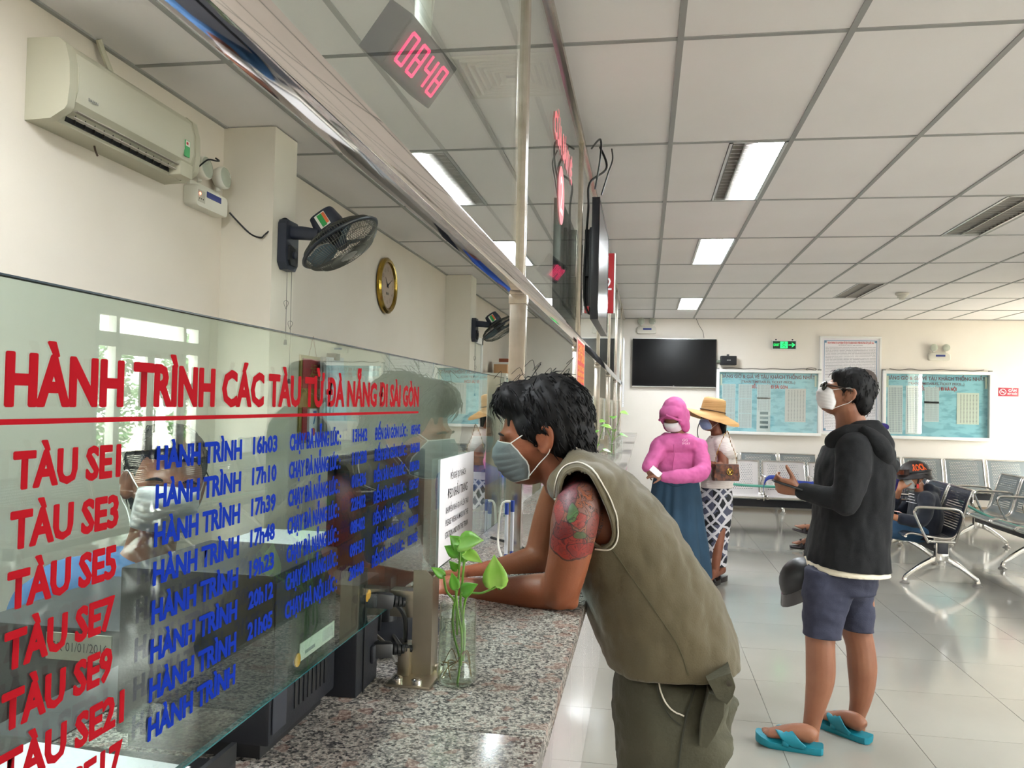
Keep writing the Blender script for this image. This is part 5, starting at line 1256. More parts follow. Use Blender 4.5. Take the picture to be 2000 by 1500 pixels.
    # undershirt hem
    b = B(); b.loft([(0.915, 3.870, 0.842)+(.16, .12), (0.909, 3.870, 0.784)+(.19, .145), (0.907, 3.870, 0.761)+(.212, .166), (0.908, 3.870, 0.692)+(.216, .17)], 26, (-.25, 1, 0), n=2, pw=2.4)
    cloth('undershirt', b, .01, M('cream_cotton', 'd9cfba', .85), o_, ((.004, 9, (1, 1, 1), 2),), cuts=((V((0.910, 3.870, 0.745)), (-.02, 0, -1)),))
    # shorts
    b = B(); b.loft([(0.894, 3.870, 0.818)+(.16, .13), (0.888, 3.870, 0.737)+(.175, .145), (0.884, 3.870, 0.656)+(.17, .14)], 24, (-.25, 1, 0), n=2, pw=2.3)
    b.loft([(0.833, 3.790, 0.738)+(.09, .115), (0.808, 3.780, 0.626)+(.092, .10), (0.790, 3.770, 0.526)+(.09, .083), (0.783, 3.760, 0.423)+(.088, .078)], 20, (0, 1, 0), n=3, pw=2.3)
    b.loft([(0.949, 3.960, 0.710)+(.09, .105), (0.964, 3.960, 0.593)+(.09, .092), (0.976, 3.950, 0.515)+(.088, .074), (0.981, 3.950, 0.421)+(.086, .072)], 20, (0, 1, 0), n=3, pw=2.3)
    zc = (0.782, 3.760, 0.474)[2]
    cloth('shorts', b, .008, M('slate_cloth', '34374a', .85, noise=.6, nscale=14, col2='2b2d40', bump=.15, bscale=240), o_, ((.007, 8, (1, 1, 1.8), 1), (.003, 24, (1, 1, 1.4), 3)), cuts=((V((0.782, 3.760, 0.472)), (-.05, .0, -1)),))
    # slides
    m_tl = M('teal_rubber', '087688', .5)
    for (dn, sd, L), (h, t) in ((n1, ((0.758, 3.646, 0.030), (0.522, 3.707, 0.030))), (n2, ((0.991, 3.805, 0.030), (0.822, 3.994, 0.030)))):
        h = V((h[0], h[1], 0)); out = []
        for a, w in ((-.07, .015), (-.04, .032), (.05, .038), (.3, .038), (.55, .043), (.8, .05), (.95, .046), (1.04, .03), (1.07, .01)): out.append((a, w))
        def ring(z, k, rise): return [h+dn*L*a+sd*w*k+V((0, 0, z+rise*max(0, a-.75)*.06+ (.006 if a < 0 else 0))) for a, w in out]+[h+dn*L*a-sd*w*k+V((0, 0, z+rise*max(0, a-.75)*.06)) for a, w in out[::-1]]
        b = B(); b.rings([ring(.002, .9, 1), ring(.016, 1.04, 1), ring(.03, 1.0, 1.6)]); sl = b.obj('sandal', m_tl, o_, smooth=50)
        b = B()
        for sg in (-1, 1):
            b.loft(spl([tuple(h+dn*L*.22+sd*.041*sg+V((0, 0, .028)))+(.012, .004), tuple(h+dn*L*.40+sd*.045*sg+V((0, 0, .048)))+(.026, .006), tuple(h+dn*L*.56+sd*.036*sg+V((0, 0, .076)))+(.030, .006), tuple(h+dn*L*.66+sd*.012*sg+V((0, 0, .072)))+(.022, .006), tuple(h+dn*L*.76+sd*.006+V((0, 0, .040)))+(.006, .005), tuple(h+dn*L*.82+sd*.01+V((0, 0, .025)))+(.004, .004)], 3), 10, dn)
            b.loft([tuple(h+dn*L*.55+sd*.048*sg+V((0, 0, .025)))+(.014, .005), tuple(h+dn*L*.54+sd*.045*sg+V((0, 0, .050)))+(.016, .005), tuple(h+dn*L*.57+sd*.032*sg+V((0, 0, .071)))+(.014, .005)], 10, dn, n=2)
        b.obj('strap', m_tl, sl, smooth=180)
    base = V(((0.880, 3.817, 0.000)[0], (0.880, 3.817, 0.000)[1], 0)); rebase([o_], base)
    # phone and helmet
    ph = empty('smartphone', (0.621, 3.700, 1.131), 0, 'black smartphone held flat in the hand of the person in the hoodie', 'phone')
    Rp = Matrix.Rotation(math.radians(16), 3, 'Y')
    B().box((0, 0, 0), (.125, .07, .009), Rp, .003).obj('case', m_black, ph); B().box(Rp @ V((0, 0, .0052)), (.118, .064, .001), Rp).obj('screen', M('tv_screen'), ph)
    he = empty('motorcycle_helmet', (0.743, 3.920, 0.667), 0, 'black half helmet with pale visor hanging at the hip of the person in the hoodie', 'helmet')
    b = B(); Rh = Matrix.Rotation(math.radians(-35), 3, 'Y'); rs = []
    for j in range(1, 9):
        th = PI*.55*j/8; rs.append([Rh @ V((.115*math.sin(th)*math.cos(q*2*PI/24), .105*math.sin(th)*math.sin(q*2*PI/24), .115*math.cos(th))) for q in range(24)])
    b.rings(rs); b.obj('shell', M('helmet_black', '08080a', .42), he)
    b = B(); b.tube([Rh @ V((.118*math.cos(q*2*PI/28), .108*math.sin(q*2*PI/28), -.018)) for q in range(28)], .006, 6, closed=True); b.obj('rim', M('rim_pale', 'a9a29a', .3), he)
    b = B(); b.rings([[Rh @ V((r*math.cos(q*PI/12+PI/2), r*.92*math.sin(q*PI/12+PI/2), z)) for q in range(13)] for r, z in ((.118, .01), (.15, -.03), (.152, -.034), (.12, .004))]); b.obj('visor', M('visor_smoke', '33302e', .15), he)
    b = B().tube(spl([tuple(Rh @ V((.0, .1, -.02))), (.05, .06, .06), (.06, .02, .12)], 5), .004, 6); b.obj('chin_strap', m_black, he)
standing_man()

# ---------------------------------------------------------------- person in pink hoodie
def pink():
    Y = 6.5; b = B(); F_ = (-.35, -.72, -.6)
    H = head(b, (0.230, 6.480, 1.382), F_, (-.25, -.5, .83), .98, (0.261, 6.500, 1.233), .052)
    b.loft([(0.260, 6.500, 1.249)+(.08, .06), (0.261, 6.500, 1.193)+(.17, .085), (0.256, 6.500, 1.040)+(.165, .10), (0.250, 6.500, 0.899)+(.15, .10), (0.255, 6.500, 0.638)+(.17, .12), (0.259, 6.500, 0.397)+(.14, .10)], 18, (1, 0, 0), n=2)
    for x in (-.09, .09):
        c = (0.274, 6.500, 0.638); b.limb([(c[0]+x, Y, .6, .08), (c[0]+x, Y, .4, .06), (c[0]+x, Y, .1, .038)], 12, 3); foot(b, (c[0]+x, Y+.06, .03), (c[0]+x-.06, Y-.16, .03))
    L_ = [(0.117, 6.420, 1.152)+(.045,), (0.071, 6.340, 1.052)+(.04,), (0.033, 6.260, 1.001)+(.03,), (0.017, 6.240, 0.998)+(.026,)]
    R__ = [(0.416, 6.450, 1.160)+(.045,), (0.444, 6.360, 1.008)+(.04,), (0.401, 6.280, 0.958)+(.038,), (0.219, 6.180, 0.945)+(.03,), (0.147, 6.160, 0.948)+(.026,)]
    b.limb(L_, 12, 3); b.limb(R__, 12, 3)
    hand(b, (0.017, 6.240, 0.998), (.75, -.2, -.25), (-.2, -.8, .5), .9, (.5, .6, .6, .7), 1, .3); hand(b, (0.147, 6.160, 0.948), (-.9, -.1, .1), (0, -.7, .7), .9, (.3, .4, .5, .6), -1, .3)
    o = voxel(b, .008, 4).obj('person', skinmat('skin_brown', '8c5f48', '7a4f3a'), smooth=180)
    tag(o, 'person in pink hooded jacket and long denim skirt, head bowed, white mask', 'person')
    mask(H, o, m_maskw, m_edge_w, loops=False, puff=.004)
    R, ho, s = H; m_pk = M('pink_jersey', 'c8639a', .9, noise=.5, nscale=8, col2='bb568d', bump=.12, bscale=200)
    b = B()
    b.ell(ho+R @ V((0, -.03, .05)), (.098, .115, .102), R); b.ell(ho+R @ V((0, -.06, -.03)), (.10, .085, .10), R)
    b.ell(ho+R @ V((.0, .045, .085)), (.088, .062, .05), R); b.ell(ho+R @ V((.075, .02, .02)), (.026, .062, .08), R); b.ell(ho+R @ V((-.075, .02, .02)), (.026, .062, .08), R)
    b.ell(ho+R @ V((.07, .0, -.06)), (.04, .055, .08), R); b.ell(ho+R @ V((-.07, .0, -.06)), (.04, .055, .08), R)
    hd = cloth('hood', b, .008, m_pk, o, ((.005, 16, (1, 1, 1), 2),))
    B().tube([ho+R @ V((.09*math.cos(t), .075+.028*math.sin(t), .075+.022*math.sin(t)-.05*abs(math.cos(t)))) for t in [k*PI/10 for k in range(11)]], .010, 8).obj('peak', m_pk, hd)
    b = B()
    b.loft([(0.260, 6.500, 1.258)+(.10, .075), (0.261, 6.500, 1.193)+(.20, .105), (0.263, 6.500, 1.080)+(.205, .13), (0.253, 6.500, 0.991)+(.175, .13), (0.250, 6.500, 0.939)+(.155, .12)], 22, (1, 0, 0), n=3, pw=2.3)
    b.limb([q[:3]+(q[3]+.022,) for q in L_[:3]]+[(0.025, 6.250, 0.994)+(.042,)], 14, 3)
    b.limb([q[:3]+(q[3]+.024,) for q in R__[:4]]+[(0.154, 6.165, 0.944)+(.046,)], 14, 3)
    b.limb([(0.344, 6.420, 1.175)+(.07,), (0.164, 6.420, 1.170)+(.07,)], 14, 1)
    jk = cloth('hooded_jacket', b, .008, m_pk, o, ((.012, 7, (1, 1, 1.2), 5), (.005, 20, (1, 1, 1), 3)), cuts=())
    B().tube([(0.224, 6.335, 1.175), (0.229, 6.330, 1.089), (0.216, 6.345, 0.978)], .003, 5).obj('zip', M('pink_zip', 'a83f78', .6), jk)
    t_ = text('GG', 'emblem', M('emblem_pale', 'e8b8d0', .6), V((0.308, 6.335, 1.201)), size=.02, parent=jk, align='CENTER', bold=.01)
    text('SPORT', 'emblem', M('emblem_pale'), V((0.317, 6.335, 1.178)), size=.014, parent=jk, align='CENTER', bold=.01)
    b = B(); cz = (0.259, 6.500, 0.638)[0]
    b.loft([(0.253, 6.500, 0.991)+(.15, .115), (0.250, 6.500, 0.919)+(.17, .125), (0.252, 6.500, 0.778)+(.195, .15), (0.256, 6.500, 0.557)+(.215, .18), (0.267, 6.500, 0.357)+(.235, .21), ((0.277, 6.500, 0.238)[0], Y, .16, .25, .225), ((0.277, 6.500, 0.238)[0], Y, .08, .25, .225)], 32, (1, 0, 0), n=3)
    nb = voxel(b, .012, 4, cuts=((V((0, 0, .13)), (0, 0, -1)),)); c0 = V((cz, Y, 0)); nb.bm.normal_update()
    for v in nb.bm.verts:
        a = math.atan2(v.co.y-Y, v.co.x-cz); k = max(0, min(1, (1.0-v.co.z)/.8)); v.co += V((math.cos(a), math.sin(a), 0))*(.02*k*math.sin(a*11+1.5*math.sin(a*3)))
    sk = nb.obj('denim_skirt', M('denim_dark', '23435a', .85, noise=.7, nscale=6, col2='1a3448', bump=.2, bscale=300), o, smooth=180); solidify(sk, .004)
    B().tube(spl([(0.168, 6.345, 0.878), (0.237, 6.340, 0.853), (0.314, 6.345, 0.871)], 4), .0025, 5).obj('pocket_seam', M('denim_seam', '14283a', .9), sk)
    c = (0.274, 6.500, 0.638)
    for x in (-.09, .09): B().b2((c[0]+x-.07, Y-.2, 0), (c[0]+x+.04, Y+.09, .02), .006).obj('sandal', m_black, o)
    rebase([o], V((c[0], Y, 0)))
    tk = empty('ticket_slip', (0.089, 6.130, 0.978), 0, 'small white paper slip in the hands of the pink jacket person', 'paper')
    B().box((0, 0, 0), (.09, .003, .045), Matrix.Rotation(.7, 3, 'Y')).obj('slip', m_paper, tk)
pink()

# ---------------------------------------------------------------- person in straw hat
def straw():
    Y = 7.0; b = B()
    H = head(b, (0.566, 7.000, 1.362), (-.93, -.30, -.10), (-.10, 0, 1), .95, (0.602, 7.000, 1.225), .048)
    b.loft([(0.606, 7.000, 1.234)+(.07, .05), (0.611, 7.000, 1.182)+(.15, .08), (0.613, 7.000, 1.019)+(.145, .10), (0.608, 7.000, 0.846)+(.13, .09), (0.611, 7.000, 0.653)+(.14, .11), (0.605, 7.000, 0.503)+(.12, .09)], 18, (.4, 1, 0), n=2)
    A = [(0.622, 6.840, 1.147)+(.046,), (0.636, 6.800, 1.066)+(.044,), (0.639, 6.780, 0.992)+(.038,), (0.585, 6.760, 0.988)+(.037,), (0.502, 6.740, 1.007)+(.030,), (0.445, 6.740, 1.022)+(.024,)]
    b.limb(A, 12, 3); hand(b, (0.445, 6.740, 1.022), (-1, 0, .2), (0, -.8, .6), .85, (.5, .6, .7, .8), 1)
    b.limb([(0.608, 7.160, 1.131)+(.045,), (0.588, 7.200, 1.005)+(.038,), (0.496, 7.120, 0.985)+(.03,)], 12, 3)
    c = (0.603, 7.000, 0.075); x = c[0]
    b.limb([(x+.02, 6.95, .7, .08), (x+.02, 6.93, .45, .06), (x-.0, 6.90, .2, .04), (x-.01, 6.90, .1, .034)], 12, 3); b.limb([(x+.05, 7.1, .7, .08), (x+.05, 7.1, .45, .06), (x+.05, 7.08, .2, .04), (x+.05, 7.08, .1, .034)], 12, 3)
    foot(b, (x+.02, 6.95, .06), (x-.10, 6.76, .035)); foot(b, (x+.09, 7.1, .06), (x-.04, 6.93, .035))
    o = voxel(b, .008, 4).obj('person', M('skin_tan3', '85503a', .5, noise=.5, nscale=9, col2='70402a'), smooth=180)
    tag(o, 'person in wide straw hat, white blouse and patterned long skirt, blue mask', 'person')
    mask(H, o, m_maskb, m_edge_w, loops=True); eyes(H, o)
    hairshell(H, o, [((0, -.02, .045), (.082, .10, .088)), ((0, -.075, -.04), (.06, .045, .08)), ((0, -.085, -.10), (.035, .03, .06))], m_hair, .009)
    R, ho, s = H
    e = empty('straw_hat', tuple(ho+V((0, 0, .07))), 0, 'wide-brimmed tan straw hat on the person in the white blouse', 'hat')
    Rt = basis3((-.93, -.30, .16), (.16, 0, 1)); m_st = M('straw', 'c49a66', .8, noise=.4, nscale=6, col2='a87f4c', bump=.5, bscale=40, stretch=(.2, .2, 6))
    b = B(); rs = []
    for r, z in ((.005, .118), (.06, .116), (.082, .105), (.089, .07), (.093, .0), (.10, -.012), (.15, -.012), (.215, -.014), (.216, -.018), (.15, -.018), (.095, -.02), (.088, 0), (.08, .10), (.005, .11)):
        ring = []
        for q in range(40):
            a = q*2*PI/40; dz = 0
            if r > .12: dz = -(r-.1)*(.35 if math.sin(a) < 0 else -.05)*abs(math.sin(a))-(r-.1)*.55*abs(math.cos(a))
            ring.append(Rt @ V((r*math.cos(a)*.92, r*math.sin(a)*1.12, z+dz)))
        rs.append(ring)
    b.rings(rs); b.obj('hat_body', m_st, e, smooth=60)
    B().tube([Rt @ V((.096*.92*math.cos(q*2*PI/32), .096*1.12*math.sin(q*2*PI/32), .006)) for q in range(32)], .005, 6, closed=True).obj('cord', M('cord_brown', '5a4028', .7), e)
    B().tube(spl([tuple(Rt @ V((.085, .03, -.01))), tuple(Rt @ V((.085, .06, -.10))), tuple(Rt @ V((.03, .09, -.19))), tuple(Rt @ V((.0, .07, -.26)))], 5), .004, 6).obj('chin_cord', M('cord_dark', '2a1c1c', .6), e)
    b = B()
    b.loft([(0.610, 7.000, 1.238)+(.09, .065), (0.619, 7.000, 1.182)+(.18, .11), (0.630, 7.000, 1.062)+(.185, .13), (0.623, 7.000, 0.933)+(.18, .135), (0.609, 7.000, 0.782)+(.18, .13), (0.610, 7.000, 0.696)+(.18, .13)], 22, (.4, 1, 0), n=3)
    b.limb([(0.632, 6.860, 1.172)+(.075,), (0.662, 6.820, 1.107)+(.072,)], 14, 2); b.limb([(0.696, 6.880, 1.131)+(.05,), (0.725, 6.880, 1.081)+(.035,)], 12, 2)
    cloth('blouse', b, .009, M('white_knit', 'd9cfca', .9, bump=.5, bscale=70, stretch=(.3, .3, 3)), o, ((.010, 9, (1, 1, .8), 5),), cuts=((V((0.609, 7.000, 0.799)), (0, 0, -1)),))
    # patterned skirt
    m = bpy.data.materials.new('patterned_skirt'); m.use_nodes = True; nt = m.node_tree; bs = nt.nodes['Principled BSDF']; bs.inputs['Roughness'].default_value = .8
    tc = nt.nodes.new('ShaderNodeTexCoord'); prev = None
    n0 = nt.nodes.new('ShaderNodeTexNoise'); n0.inputs['Scale'].default_value = 9; nt.links.new(tc.outputs['Object'], n0.inputs['Vector'])
    r0 = nt.nodes.new('ShaderNodeValToRGB'); r0.color_ramp.interpolation = 'CONSTANT'; r0.color_ramp.elements[0].color = lin('15151c'); r0.color_ramp.elements[1].position = .5; r0.color_ramp.elements[1].color = lin('4a4c60'); nt.links.new(n0.outputs['Fac'], r0.inputs[0]); cur = r0.outputs[0]
    for ang in (.75, -.75):
        mp = nt.nodes.new('ShaderNodeMapping'); mp.inputs['Rotation'].default_value = (0, ang, 0); nt.links.new(tc.outputs['Object'], mp.inputs[0])
        wv = nt.nodes.new('ShaderNodeTexWave'); wv.inputs['Scale'].default_value = 4.6; wv.inputs['Distortion'].default_value = 5; wv.bands_direction = 'X'; nt.links.new(mp.outputs[0], wv.inputs['Vector'])
        gt = nt.nodes.new('ShaderNodeMath'); gt.operation = 'GREATER_THAN'; gt.inputs[1].default_value = .82; nt.links.new(wv.outputs['Fac'], gt.inputs[0])
        mx = nt.nodes.new('ShaderNodeMix'); mx.data_type = 'RGBA'; nt.links.new(gt.outputs[0], mx.inputs[0]); nt.links.new(cur, mx.inputs[6]); mx.inputs[7].default_value = lin('c9c6cc'); cur = mx.outputs[2]
    nt.links.new(cur, bs.inputs['Base Color'])
    b = B(); b.loft([(0.608, 7.000, 0.825)+(.15, .115), (0.607, 7.000, 0.653)+(.16, .125), (0.601, 7.000, 0.460)+(.14, .115), (0.600, 7.000, 0.288)+(.125, .10), (0.598, 7.000, 0.151)+(.12, .095), (0.599, 7.000, 0.074)+(.12, .095)], 24, (.4, 1, 0), n=3, pw=2.3)
    sk = cloth('long_skirt', b, .01, m, o, ((.007, 8, (1, 1, .5), 1),), cuts=((V((0.598, 7.000, 0.143)), (0, 0, -1)),))
    for fx, fy, tx, ty in ((x+.02, 6.95, x-.10, 6.76), (x+.09, 7.1, x-.04, 6.93)):
        d = V((tx-fx, ty-fy, 0)).normalized(); sd = V((-d.y, d.x, 0)); h = V((fx, fy, 0)); b = B()
        b.rings([[h+d*a*.22+sd*w+V((0, 0, z)) for a, w, z in ((-.08, .02, z0), (.1, .034, z0), (.6, .038, z0*.8), (1.0, .03, z0*.6), (1.0, -.03, z0*.6), (.6, -.038, z0*.8), (.1, -.034, z0), (-.08, -.02, z0))] for z0 in (.001, .045)]); sn = b.obj('sandal', M('sandal_black', '141012', .4), o, smooth=30)
        B().limb([tuple(h+d*.12+sd*.038+V((0, 0, .04)))+(.012,), tuple(h+d*.12+V((0, 0, .085)))+(.012,), tuple(h+d*.12-sd*.038+V((0, 0, .04)))+(.012,)], 8, 3).obj('strap', M('sandal_black'), sn)
    rebase([o], V((x, Y, 0)))
    bg_ = empty('handbag', (0.649, 6.700, 0.945), .25, 'small brown leopard print handbag with gold round clasp', 'handbag')
    m_lp = M('leopard', '6e3a20', .6, noise=.3, nscale=38, col2='2c1610')
    b = B(); b.rings([[V((x_, y_, z_)) for x_, z_ in ((-.105*k, -.065*k), (.105*k, -.065*k), (.112*k, -.03*k), (.10*k, .068*k), (-.10*k, .068*k), (-.112*k, -.03*k))] for y_, k in ((-.035, .93), (-.02, 1), (.02, 1), (.035, .93))]); b.obj('body', m_lp, bg_, smooth=40)
    B().box((0, -.036, .03), (.19, .008, .075), None, .003).obj('flap', m_lp, bg_)
    gm = M('gold'); b = B(); b.tube([(.02+.024*math.cos(q*2*PI/24), -.044, .01+.024*math.sin(q*2*PI/24)) for q in range(24)], .004, 6, closed=True, ref=(0, 1, 0)); b.obj('clasp_ring', gm, bg_)
    text('V', 'clasp_letter', gm, (.02, -.045, -.004), size=.027, align='CENTER', parent=bg_, bold=.03, ext=.001)
    b = B(); pts = spl([(-.09, 0, .06), (-.075, .0, .15), (-.03, .02, .25), (.02, .03, .33), (.05, .04, .25), (.085, .02, .15), (.095, 0, .06)], 6)
    for k in range(0, len(pts)-1, 2): b.tube([V(pts[k])+V((.0, .005*math.sin(t), .009*math.cos(t))) for t in [q*PI/4 for q in range(8)]], .002, 4, closed=True)
    b.tube(pts, .0018, 5); c_ = b.obj('chain_strap', gm, bg_); c_['kind'] = 'stuff'
straw()

# ---------------------------------------------------------------- seated person with helmet
def seated():
    Y = 7.75; b = B(); sy = 7.75
    hx = (2.482, 7.750, 0.858)
    H = head(b, hx, (-.90, -.28, -.18), (-.15, 0, .98), .98, (2.552, 7.750, 0.751), .052)
    b.loft([(2.552, 7.750, 0.751)+(.08, .055), (2.561, 7.750, 0.692)+(.18, .09), (2.571, 7.750, 0.555)+(.165, .11), (2.555, 7.750, 0.418)+(.155, .11), (2.534, 7.750, 0.376)+(.14, .08)], 18, (0, 1, 0), n=2)
    A = [(2.451, 7.570, 0.694)+(.05,), (2.332, 7.480, 0.602)+(.046,), (2.235, 7.460, 0.588)+(.04,), (2.263, 7.500, 0.663)+(.035,), (2.319, 7.550, 0.762)+(.026,)]
    b.limb([(2.575, 7.950, 0.656)+(.05,), (2.450, 8.000, 0.541)+(.044,), (2.338, 7.950, 0.524)+(.038,)], 12, 3); A2 = [(2.323, 7.900, 0.539)+(.036,), (2.345, 7.800, 0.654)+(.030,), (2.354, 7.720, 0.764)+(.025,)]
    b.limb(A2, 12, 3); hand(b, (2.354, 7.720, 0.764), (.35, .0, .95), (-.8, -.5, .2), .95, (.5, .6, .7, .8), 1)
    A3 = [(2.523, 7.560, 0.698)+(.052,), (2.496, 7.500, 0.585)+(.047,), (2.443, 7.500, 0.508)+(.042,), (2.318, 7.500, 0.520)+(.034,), (2.211, 7.520, 0.548)+(.026,)]
    b.limb(A3, 14, 3); hand(b, (2.211, 7.520, 0.548), (-1, .15, .0), (.0, -.4, .9), .95, (.5, .5, .6, .6), -1)
    o = None
    for y, dx in ((7.66, 0), (7.86, -.05)):
        b.limb([(0.32417*y, y, 1.46-0.13763*y)+(.06,), (0.30090*y, y, 1.46-0.13638*y)+(.055,), (0.27631*y+dx*.49, y, 1.46-0.13340*y)+(.045,), (0.27410*y+dx*.49, y, 1.46-0.13647*y)+(.045,), (0.27099*y+dx*.49, y, 1.46-0.16093*y)+(.042,), (0.26951*y+dx*.49, y, 1.46-0.18055*y)+(.036,)], 14, 3)
        ft = (0.27016*y, y, 1.46-0.18881*y)[0]+dx; foot(b, (ft+.07, y, .04), (ft-.16, y-.02, .035))
    o = voxel(b, .008, 4).obj('person', skinmat('skin_tan2', 'b07a5c', '9c6648'), smooth=180)
    tag(o, 'seated person in navy hoodie and jeans, orange-lettered helmet, hand on cheek', 'person')
    mask(H, o, M('mask_grey_light', 'a3a3a0', .8), m_edge_w); eyes(H, o)
    m_nv = M('navy_fleece', '171c2c', .9, noise=.5, nscale=8, col2='10141f', bump=.1, bscale=200, sheen=.2)
    b = B(); b.loft([(2.560, 7.750, 0.756)+(.11, .075), (2.569, 7.750, 0.697)+(.205, .115), (2.579, 7.750, 0.565)+(.19, .14), (2.563, 7.750, 0.432)+(.18, .14), (2.539, 7.750, 0.322)+(.185, .135)], 22, (0, 1, 0), n=3)
    b.limb([q[:3]+(q[3]+.02,) for q in A3[:4]], 14, 3); b.limb([(2.575, 7.950, 0.656)+(.07,), (2.450, 8.000, 0.541)+(.063,), (2.338, 7.950, 0.524)+(.055,)], 12, 3); b.limb([q[:3]+(q[3]+.018,) for q in A2[:2]], 12, 3)
    b.limb([(2.595, 7.700, 0.776)+(.05,), (2.671, 7.800, 0.736)+(.055,), (2.686, 7.920, 0.748)+(.05,)], 12, 3)
    hd = cloth('hoodie', b, .009, m_nv, o, ((.010, 8, (1, 1, 1), 2),))
    for k, w in enumerate((.05, .05, .06, .09)): B().box(V((2.410, 7.600, 0.738))+V((-.0, -.02, -.025*k)), (w, .002, .006), Matrix.Rotation(.2, 3, 'Y')).obj('print_line', M('print_white', 'c9c9cc', .7), hd)
    b = B()
    for y, dx in ((7.66, 0), (7.86, -.05)):
        b.limb([(0.32582*y, y, 1.46-0.13756*y)+(.105,), (0.30090*y, y, 1.46-0.13638*y)+(.092,), (0.27518*y+dx*.49, y, 1.46-0.13286*y)+(.075,), (0.27299*y+dx*.49, y, 1.46-0.13770*y)+(.072,), (0.27043*y+dx*.49, y, 1.46-0.16095*y)+(.068,), (0.26943*y+dx*.49, y, 1.46-0.17345*y)+(.06,)], 16, 3)
    cloth('jeans', b, .009, M('jeans_blue', '35597a', .85, noise=.7, nscale=7, col2='294a68', bump=.15, bscale=260), o, ((.008, 9, (1, 1, 1), 3),), cuts=((V((0, 0, (2.079, 7.700, 0.106)[2])), (0, 0, -1)),))
    for y in (7.66, 7.86):
        ft = (0.27016*y, y, 1.46-0.18881*y)[0]+(0 if y < 7.7 else -.05); B().b2((ft-.17, y-.05, 0), (ft+.1, y+.045, .025), .008).obj('sandal', M('sandal_pink', 'c99a90', .6), o)
    rebase([o], V(((2.378, 7.750, 0.113)[0], Y, 0))); DX = V((-.09, 0, .01)); o.location += DX
    R, ho, s = H; ho = ho+DX
    he = empty('worn_helmet', tuple(ho+V((0, 0, .03))), 0, 'matt black helmet with goggles and orange ROCK lettering on the seated person', 'helmet')
    Rh = basis3((-.90, -.28, -.12), (-.12, 0, 1)); b = B(); rs = []
    for j in range(1, 10):
        th = PI*.53*j/9; rs.append([Rh @ V((.125*math.sin(th)*math.cos(q*2*PI/28), .145*math.sin(th)*math.sin(q*2*PI/28)-.01, .125*math.cos(th)+.01)) for q in range(28)])
    b.rings(rs); b.obj('shell', M('helmet_matt', '20191b', .5), he)
    b = B(); b.rings([[Rh @ V((.128*k*math.cos(q*2*PI/28), .148*k*math.sin(q*2*PI/28)-.01, z-.02*(math.sin(q*2*PI/28) < -.2))) for q in range(28)] for k, z in ((1, .02), (1.1, -.015), (1.08, -.02), (.96, .0))], closed=False); b.obj('brim', M('helmet_matt'), he)
    b = B(); b.rings([[Rh @ (V((.115*math.sin(a), .155*math.cos(a)+dy, z))) for z in (.07, .02)][:2]+[Rh @ (V((.10*math.sin(a), .135*math.cos(a)+dy, z))) for z in (.02, .07)] for a, dy in [(-.9+.18*k, .005) for k in range(11)]]); g = b.obj('goggles', M('goggle_frame', '2a1a16', .4), he, smooth=60)
    b = B(); b.rings([[Rh @ V((.121*math.sin(a), .164*math.cos(a)+.005, z)) for z in (.062, .028)]+[Rh @ V((.11*math.sin(a), .15*math.cos(a)+.005, z)) for z in (.028, .062)] for a in [-.6+.15*k for k in range(9)]]); b.obj('lens', M('goggle_lens', '5a2a18', .1), g, smooth=60)
    B().tube([Rh @ V((.127*math.cos(q*2*PI/28), .148*math.sin(q*2*PI/28)-.01, .042)) for q in range(28)], .010, 6, closed=True, flat=.4).obj('goggle_band', m_black, g)
    # lettering wraps the near side of the shell
    tx = text('ROCK', 'lettering', M('orange_print', 'd4551e', .5), (0, 0, 0), (1, 0, 0), (0, 0, 1), .052, fit=.125, bold=.04, align='CENTER', parent=he)
    tm = M('orange_print')
    for v in tx.data.vertices:
        u_, z_ = v.co.x, v.co.z; a = u_/.13; zz = .052+z_; rr = math.sqrt(max(0, 1-((zz-.01)/.128)**2))
        v.co = Rh @ V((-.129*rr*math.cos(a-.15)*-1*-1, -.148*rr*math.sin(a-.15)-.01, zz))
    B().tube(spl([tuple(Rh @ V((-.10, .02, -.0))), tuple(Rh @ V((-.085, .035, -.07))), tuple(Rh @ V((-.03, .05, -.115)))], 5), .008, 6, flat=.4).obj('chin_strap', m_black, he)
    B().box(Rh @ V((-.085, .033, -.085)), (.018, .01, .04)).obj('red_buckle', M('buckle_red', 'd02a20', .4), he)
    pp = empty('ticket_paper', V((2.215, 7.420, 0.601))+DX, 0, 'pinkish ticket paper on the lap of the seated helmeted person', 'paper')
    B().box((0, 0, 0), (.12, .09, .001), Matrix.Rotation(.12, 3, 'Y')).obj('sheet', M('ticket_pink', 'd9b0a8', .7), pp)
seated()

